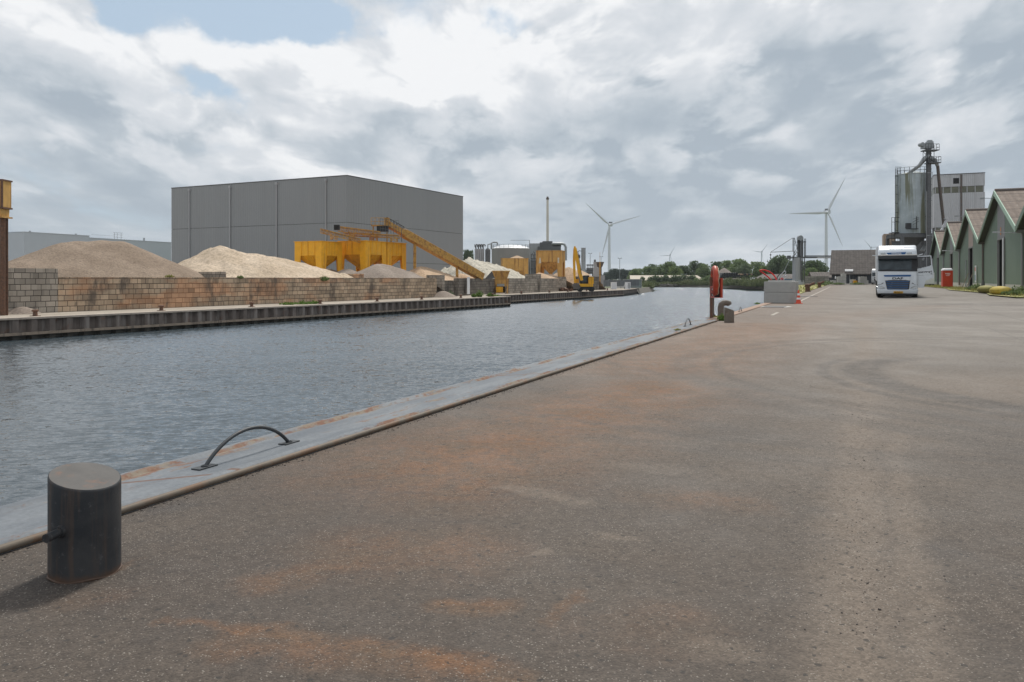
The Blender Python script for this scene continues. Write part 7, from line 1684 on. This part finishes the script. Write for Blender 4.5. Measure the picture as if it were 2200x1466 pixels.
# ------------------------------------------------------------------ trucks
M['truckwhite'] = mat('truck_white_lacquer', (.66, .70, .74), .25, var=.03, spec=.6)
M['visor'] = mat('smoked_visor', (.06, .065, .07), .5, var=.1, spec=.3)
M['trim'] = mat('black_plastic_trim', (.022, .022, .024), .6, var=.1)
M['chrome'] = mat('silver_trim', (.50, .53, .56), .25, .6, var=.05)
M['bluelac'] = mat('blue_lacquer', (.012, .09, .26), .35, var=.1)
M['plate'] = mat('amber_number_plate', (.70, .38, .03), .5, var=.03)
M['lamp'] = mat('headlamp_glass', (.45, .47, .48), .12, .3, var=.15, vs=30, spec=.8)
M['whitebox'] = mat('white_trailer_box', (.60, .62, .64), .45, var=.05)
def truck():
    Y = 53.6; o = W(1928.3, 0, Y); base = gz(o.x, Y); yaw = -math.atan2(.41, .912)
    t = thing('truck', 'white articulated truck facing the camera with its right hand door open', 'truck', (o.x, Y, base), yaw)
    # local: x to the viewer's right, y away from the camera, z up; front at y = 0
    S = 2.0 / 565.0      # metre per zoom pixel
    X = lambda zx: (zx - 767) / 282.0; Z = lambda zy: (1232 - zy) / 282.0
    def P(lst, y): return [(X(a), y, Z(b)) for a, b in lst]
    mb = MB(); rings = []
    for z, w, yf in ((.30, 2.38, .10), (.36, 2.42, .04), (.80, 2.46, .0), (1.30, 2.46, .03), (1.80, 2.44, .12), (2.15, 2.42, .20), (2.62, 2.40, .34), (2.80, 2.40, .38), (3.05, 2.38, .44), (3.28, 2.34, .62), (3.40, 2.28, .95)):
        rings.append(rrect(w, 2.25 - yf, .16, z, cy=(yf + 2.25) / 2, n=4))
    mb.loft(rings); mb.build('cab', M['truckwhite'], t, smooth=35)
    # high roof spoiler with flat top lip
    mb = MB(); rings = []
    for z, w, yf in ((3.30, 2.30, .80), (3.42, 2.34, .95), (3.54, 2.30, 1.15), (3.57, 2.2, 1.3)): rings.append(rrect(w, 2.6 - yf, .12, z, cy=(yf + 2.6) / 2))
    mb.loft(rings); mb.build('roof_spoiler', M['truckwhite'], t, smooth=40)
    mb = MB(); mb.prism([(X(620), .70, 3.30), (X(870), .70, 3.30), (X(870), .92, 3.42), (X(620), .92, 3.42)], (0, -.02, .02)); mb.build('roof_hatch', M['chrome'], t)
    # windscreen and visor
    mb = MB(); mb.loft([[Vector(p) for p in ((-1.17, .085, 1.84), (1.10, .085, 1.84), (1.16, .30, 1.86), (-1.2, .30, 1.86))], [Vector(p) for p in ((-1.17, .315, 2.63), (1.10, .315, 2.63), (1.16, .5, 2.63), (-1.2, .5, 2.63))]]); mb.build('windscreen', M['windscreen'], t)
    mb = MB(); mb.prism([(.86, .075, 1.80), (1.19, .085, 1.84), (1.20, .32, 2.80), (.86, .31, 2.66)], (0, .02, 0)); mb.prism([(-1.2, .085, 1.80), (1.19, .08, 1.78), (1.19, .078, 1.84), (-1.2, .083, 1.86)], (0, .02, 0)); mb.build('windscreen_frame', M['trim'], t)
    for s, x0 in ((1, -1.05), (1, -.05)): mb = MB(); mb.beam((x0, .07, 1.86), (x0 + .85, .12, 1.93), .02, .03); mb.build('wiper', M['trim'], t)
    mb = MB(); rings = []
    for i in range(9):
        x = -1.19 + i * 2.38 / 8; bow = .10 * (1 - (x / 1.19) ** 2); rings.append([Vector((x, .20 - bow, 2.60)), Vector((x, .06 - bow, 2.64)), Vector((x, .05 - bow, 2.86)), Vector((x, .34 - bow, 2.92))])
    mb.loft(rings); mb.build('sun_visor', M['visor'], t, smooth=40)
    # roof front: blue name panel and lamps
    mb = MB(); mb.prism([(X(582), .40, Z(372)), (X(922), .40, Z(362)), (X(890), .36, Z(412)), (X(605), .36, Z(412))], (0, .04, .0)); mb.build('name_panel', M['bluelac'], t)
    text_obj('lettering', 'OOSTERWEGEL', .13, M['truckwhite'], t, Matrix.Translation((X(752), .372, Z(388))) @ Matrix.Rotation(R(82), 4, 'X'), .002, .62)
    for cx in (520, 975):
        mb = MB(); mb.prism([(X(cx - 45), .40, Z(372)), (X(cx + 40), .40, Z(368)), (X(cx + 45), .385, Z(400)), (X(cx - 35), .385, Z(405))], (0, .03, 0)); mb.build('roof_lamp', M['lamp'], t)
    # front panel with grille
    mb = MB(); mb.prism(P([(528, 800), (1000, 795), (985, 830), (545, 832)], -.03), (0, .06, 0)); mb.build('upper_trim', M['bluelac'], t)
    mb = MB(); mb.prism(P([(545, 833), (985, 831), (975, 905), (900, 893), (640, 893), (555, 905)], -.045), (0, .07, 0)); mb.build('badge_panel', M['truckwhite'], t)
    text_obj('badge', 'DAF', .19, M['trim'], t, Matrix.Translation((X(768), -.05, Z(866))) @ Matrix.Rotation(R(90), 4, 'X'), .006, .66)
    mb = MB(); mb.prism(P([(552, 895), (982, 893), (958, 1090), (905, 1108), (640, 1108), (592, 1090)], -.02), (0, .04, 0)); mb.build('grille', M['trim'], t)
    for i in range(5):
        z0 = 912 + i * 37; ins = 10 + i * 8; mb = MB(); mb.prism(P([(558 + ins * .8, z0), (976 - ins * .8, z0), (972 - ins * .8, z0 + 16), (562 + ins * .8, z0 + 16)], -.055), (0, .05, 0)); mb.build('grille_slat', M['bluelac'], t)
        mb = MB(); mb.prism(P([(560 + ins * .8, z0 - 2.5), (974 - ins * .8, z0 - 2.5), (974 - ins * .8, z0), (560 + ins * .8, z0)], -.062), (0, .05, 0)); mb.build('slat_edge', M['chrome'], t)
    # side creases of the front panel, corner panels, headlamps, fog lamps, bumper
    for s in (-1, 1):
        mb = MB(); mb.prism([(s * .86, -.012, .98), (s * 1.10, -.008, .86), (s * 1.22, .07, .86), (s * 1.2, .06, .90), (s * .86, -.012, 1.02)], (0, .02, 0)); mb.build('crease', M['trim'], t)
        mb = MB(); mb.prism([(s * .78, -.03, .62), (s * 1.12, -.02, .60), (s * 1.17, .0, .80), (s * 1.0, -.02, .80), (s * .80, -.03, .72)], (0, .05, 0)); mb.build('headlamp', M['lamp'], t)
        mb = MB(); mb.prism([(s * .92, -.035, .43), (s * 1.12, -.025, .43), (s * 1.14, -.025, .50), (s * .90, -.035, .50)], (0, .04, 0)); mb.build('fog_lamp', M['visor'], t)
        mb = MB(); mb.beam((s * 1.2, .35, 2.83), (s * 1.52, .22, 2.88 + (.06 if s > 0 else 0)), .08, .05); mb.build('mirror_arm', M['truckwhite'], t)
    mb = MB(); rings = []
    for z, w, yf in ((.27, 2.36, .12), (.30, 2.44, .0), (.46, 2.5, -.05), (.56, 2.5, -.04), (.585, 2.46, .02)): rings.append(rrect(w, .7, .14, z, cy=yf + .35))
    mb.loft(rings); mb.build('bumper', M['truckwhite'], t, smooth=40)
    mb = MB(); mb.bb(-.98, .98, -.02, .3, .16, .28); mb.build('under_spoiler', M['trim'], t)
    mb = MB(); mb.bb(X(700), X(860), -.085, -.06, Z(1145), Z(1108)); mb.build('number_plate', M['plate'], t)
    text_obj('plate_lettering', '88-BKD-2', .10, M['trim'], t, Matrix.Translation((X(780), -.087, Z(1127))) @ Matrix.Rotation(R(90), 4, 'X'), .001, .48)
    def wheel(x, y, w=.32, r=.50):
        mb = MB(); mb.cyl((x - w / 2, y, r), (x + w / 2, y, r), r, n=28); wo = mb.build('wheel', M['black'], t, smooth=40)
        s = 1 if x > 0 else -1; mb = MB(); mb.cyl((x + s * (w / 2), y, r), (x + s * (w / 2 + .02), y, r), r * .55, n=20); mb.build('rim', M['chrome'], wo)
    for s in (-1, 1):
        wheel(s * 1.05, .95, .36)
        for y in (4.6,): wheel(s * .98, y, .56)
        for y in (10.2, 11.5, 12.8): wheel(s * 1.05, y, .38)
    mb = MB(); mb.bb(-.45, .45, .6, 6.5, .45, .95); mb.bb(-1.15, 1.15, 1.1, 2.3, .5, .95); mb.build('chassis', M['trim'], t)
    mb = MB(); mb.bb(-1.27, 1.27, 3.0, 14.6, 1.15, 3.56); mb.build('trailer', M['whitebox'], t)
    mb = MB(); mb.bb(-1.28, -1.25, 6.0, 9.5, .45, 1.1); mb.bb(1.25, 1.28, 6.0, 9.5, .45, 1.1); mb.bb(-1.2, 1.2, 2.99, 14.6, 1.0, 1.148); mb.build('side_guard', M['trim'], t)
    # side window area of the cab (left)
    for s in (-1, 1): mb = MB(); mb.prism([(s * 1.206, .45, 1.85), (s * 1.206, 1.35, 1.85), (s * 1.204, 1.30, 2.6), (s * 1.204, .50, 2.6)], (s * .012, 0, 0)); mb.build('side_window', M['glass'], t)
    # open driver door, hinged at the front right edge and swung out
    dm = Matrix.Translation((1.20, .30, 0)) @ Matrix.Rotation(R(4), 4, 'Z')
    def D(a, b, y=0.0): v = dm @ Vector(((a - 1105) / 282.0, y, Z(b))); return v
    pan = [(1103, 690), (1225, 668), (1362, 622), (1380, 740), (1378, 858), (1245, 905), (1215, 1040), (1105, 1040)]
    mb = MB(); mb.prism([D(a, b) for a, b in pan], dm.to_3x3() @ Vector((0, .07, 0))); dr = mb.build('open_door', M['truckwhite'], t)
    mb = MB()
    fr = [((1098, 690), (1095, 458)), ((1095, 452), (1335, 440)), ((1335, 436), (1350, 625)), ((1103, 688), (1352, 622))]
    for a_, b_ in fr: mb.beam(D(*a_, .035), D(*b_, .035), .06, .07)
    mb.build('door_frame', M['truckwhite'], dr)
    mb = MB(); 
    for a_, b_ in (((1110, 680), (1108, 470)), ((1108, 468), (1320, 458)), ((1320, 458), (1322, 620)), ((1110, 680), (1322, 622))): mb.beam(D(*a_, .02), D(*b_, .02), .03, .05)
    mb.build('window_seal', M['trim'], dr)
    mt = dm @ Matrix.Translation(((1235 - 1105) / 282.0, -.006, Z(740))) @ Matrix.Rotation(R(90), 4, 'X') @ Matrix.Rotation(R(3), 4, 'Z'); text_obj('lettering', 'oosterwegel', .17, M['visor'], dr, mt, .002, .80)
    mt = dm @ Matrix.Translation(((1343 - 1105) / 282.0, -.006, Z(775))) @ Matrix.Rotation(R(90), 4, 'X'); text_obj('lettering', '=', .16, M['visor'], dr, mt, .002)
    mb = MB(); mb.beam(D(1105, 812, -.004), D(1376, 790, -.004), .008, .015); mb.build('door_crease', M['chrome'], dr)
truck()
def truck2():
    Y = 168.0; k = Y / F; o = W(1886, 0, Y); t = thing('truck', 'smaller looking white truck parked far behind the first one, near the barn', 'truck', (o.x, Y, .25), -math.atan2(.41, .912))
    mb = MB(); rings = []
    for z, w, yf in ((.35, 2.4, .05), (.9, 2.46, 0), (1.6, 2.44, .05), (1.7, 2.42, .08), (2.45, 2.38, .3), (2.6, 2.36, .35), (2.95, 2.3, .6), (3.25, 2.1, 1.3)): rings.append(rrect(w, 2.2 - yf, .15, z, cy=(yf + 2.2) / 2))
    mb.loft(rings); mb.build('cab', M['whitebox'], t, smooth=35)
    mb = MB(); mb.prism([(-1.1, .05, 1.68), (1.1, .05, 1.68), (1.08, .29, 2.42), (-1.08, .29, 2.42)], (0, .02, 0)); mb.build('windscreen', M['windscreen'], t)
    mb = MB(); mb.prism([(-.75, -.02, 1.15), (.75, -.02, 1.15), (.62, -.02, .5), (-.62, -.02, .5)], (0, .03, 0)); mb.prism([(-.7, -.02, 1.45), (.7, -.02, 1.45), (.7, -.02, 1.32), (-.7, -.02, 1.32)], (0, .03, 0)); mb.build('grille', M['trim'], t)
    for s in (-1, 1):
        mb = MB(); mb.bb(s * .80, s * 1.12, -.02, .02, .55, .72); mb.build('headlamp', M['lamp'], t)
        mb = MB(); mb.cyl((s * 1.0 - .17, .9, .5), (s * 1.0 + .17, .9, .5), .5, n=20); mb.build('wheel', M['black'], t)
        mb = MB(); mb.bb(s * 1.24, s * 1.44, .25, .35, 1.6, 2.3); mb.build('mirror', M['trim'], t)
    mb = MB(); mb.bb(-1.2, 1.2, 2.6, 8, 1.1, 2.9); mb.build('body', M['darksteel'], t)
truck2()
# ------------------------------------------------------------------ thin even haze
def haze():
    mb = MB(); mb.bb(-3200, 3200, -240, 4300, WATER - 1.5, 260); m = bpy.data.materials.new('haze'); m.use_nodes = True; nt = m.node_tree
    for n in list(nt.nodes):
        if n.type != 'OUTPUT_MATERIAL': nt.nodes.remove(n)
    v = nt.nodes.new('ShaderNodeVolumePrincipled'); v.inputs['Color'].default_value = (.80, .88, .95, 1); v.inputs['Density'].default_value = .00009; v.inputs['Anisotropy'].default_value = .2
    nt.links.new(v.outputs[0], nt.nodes['Material Output'].inputs['Volume'])
    o = mb.build('haze', m); tag(o, 'thin pale summer haze over the harbour', kind='stuff')
haze()
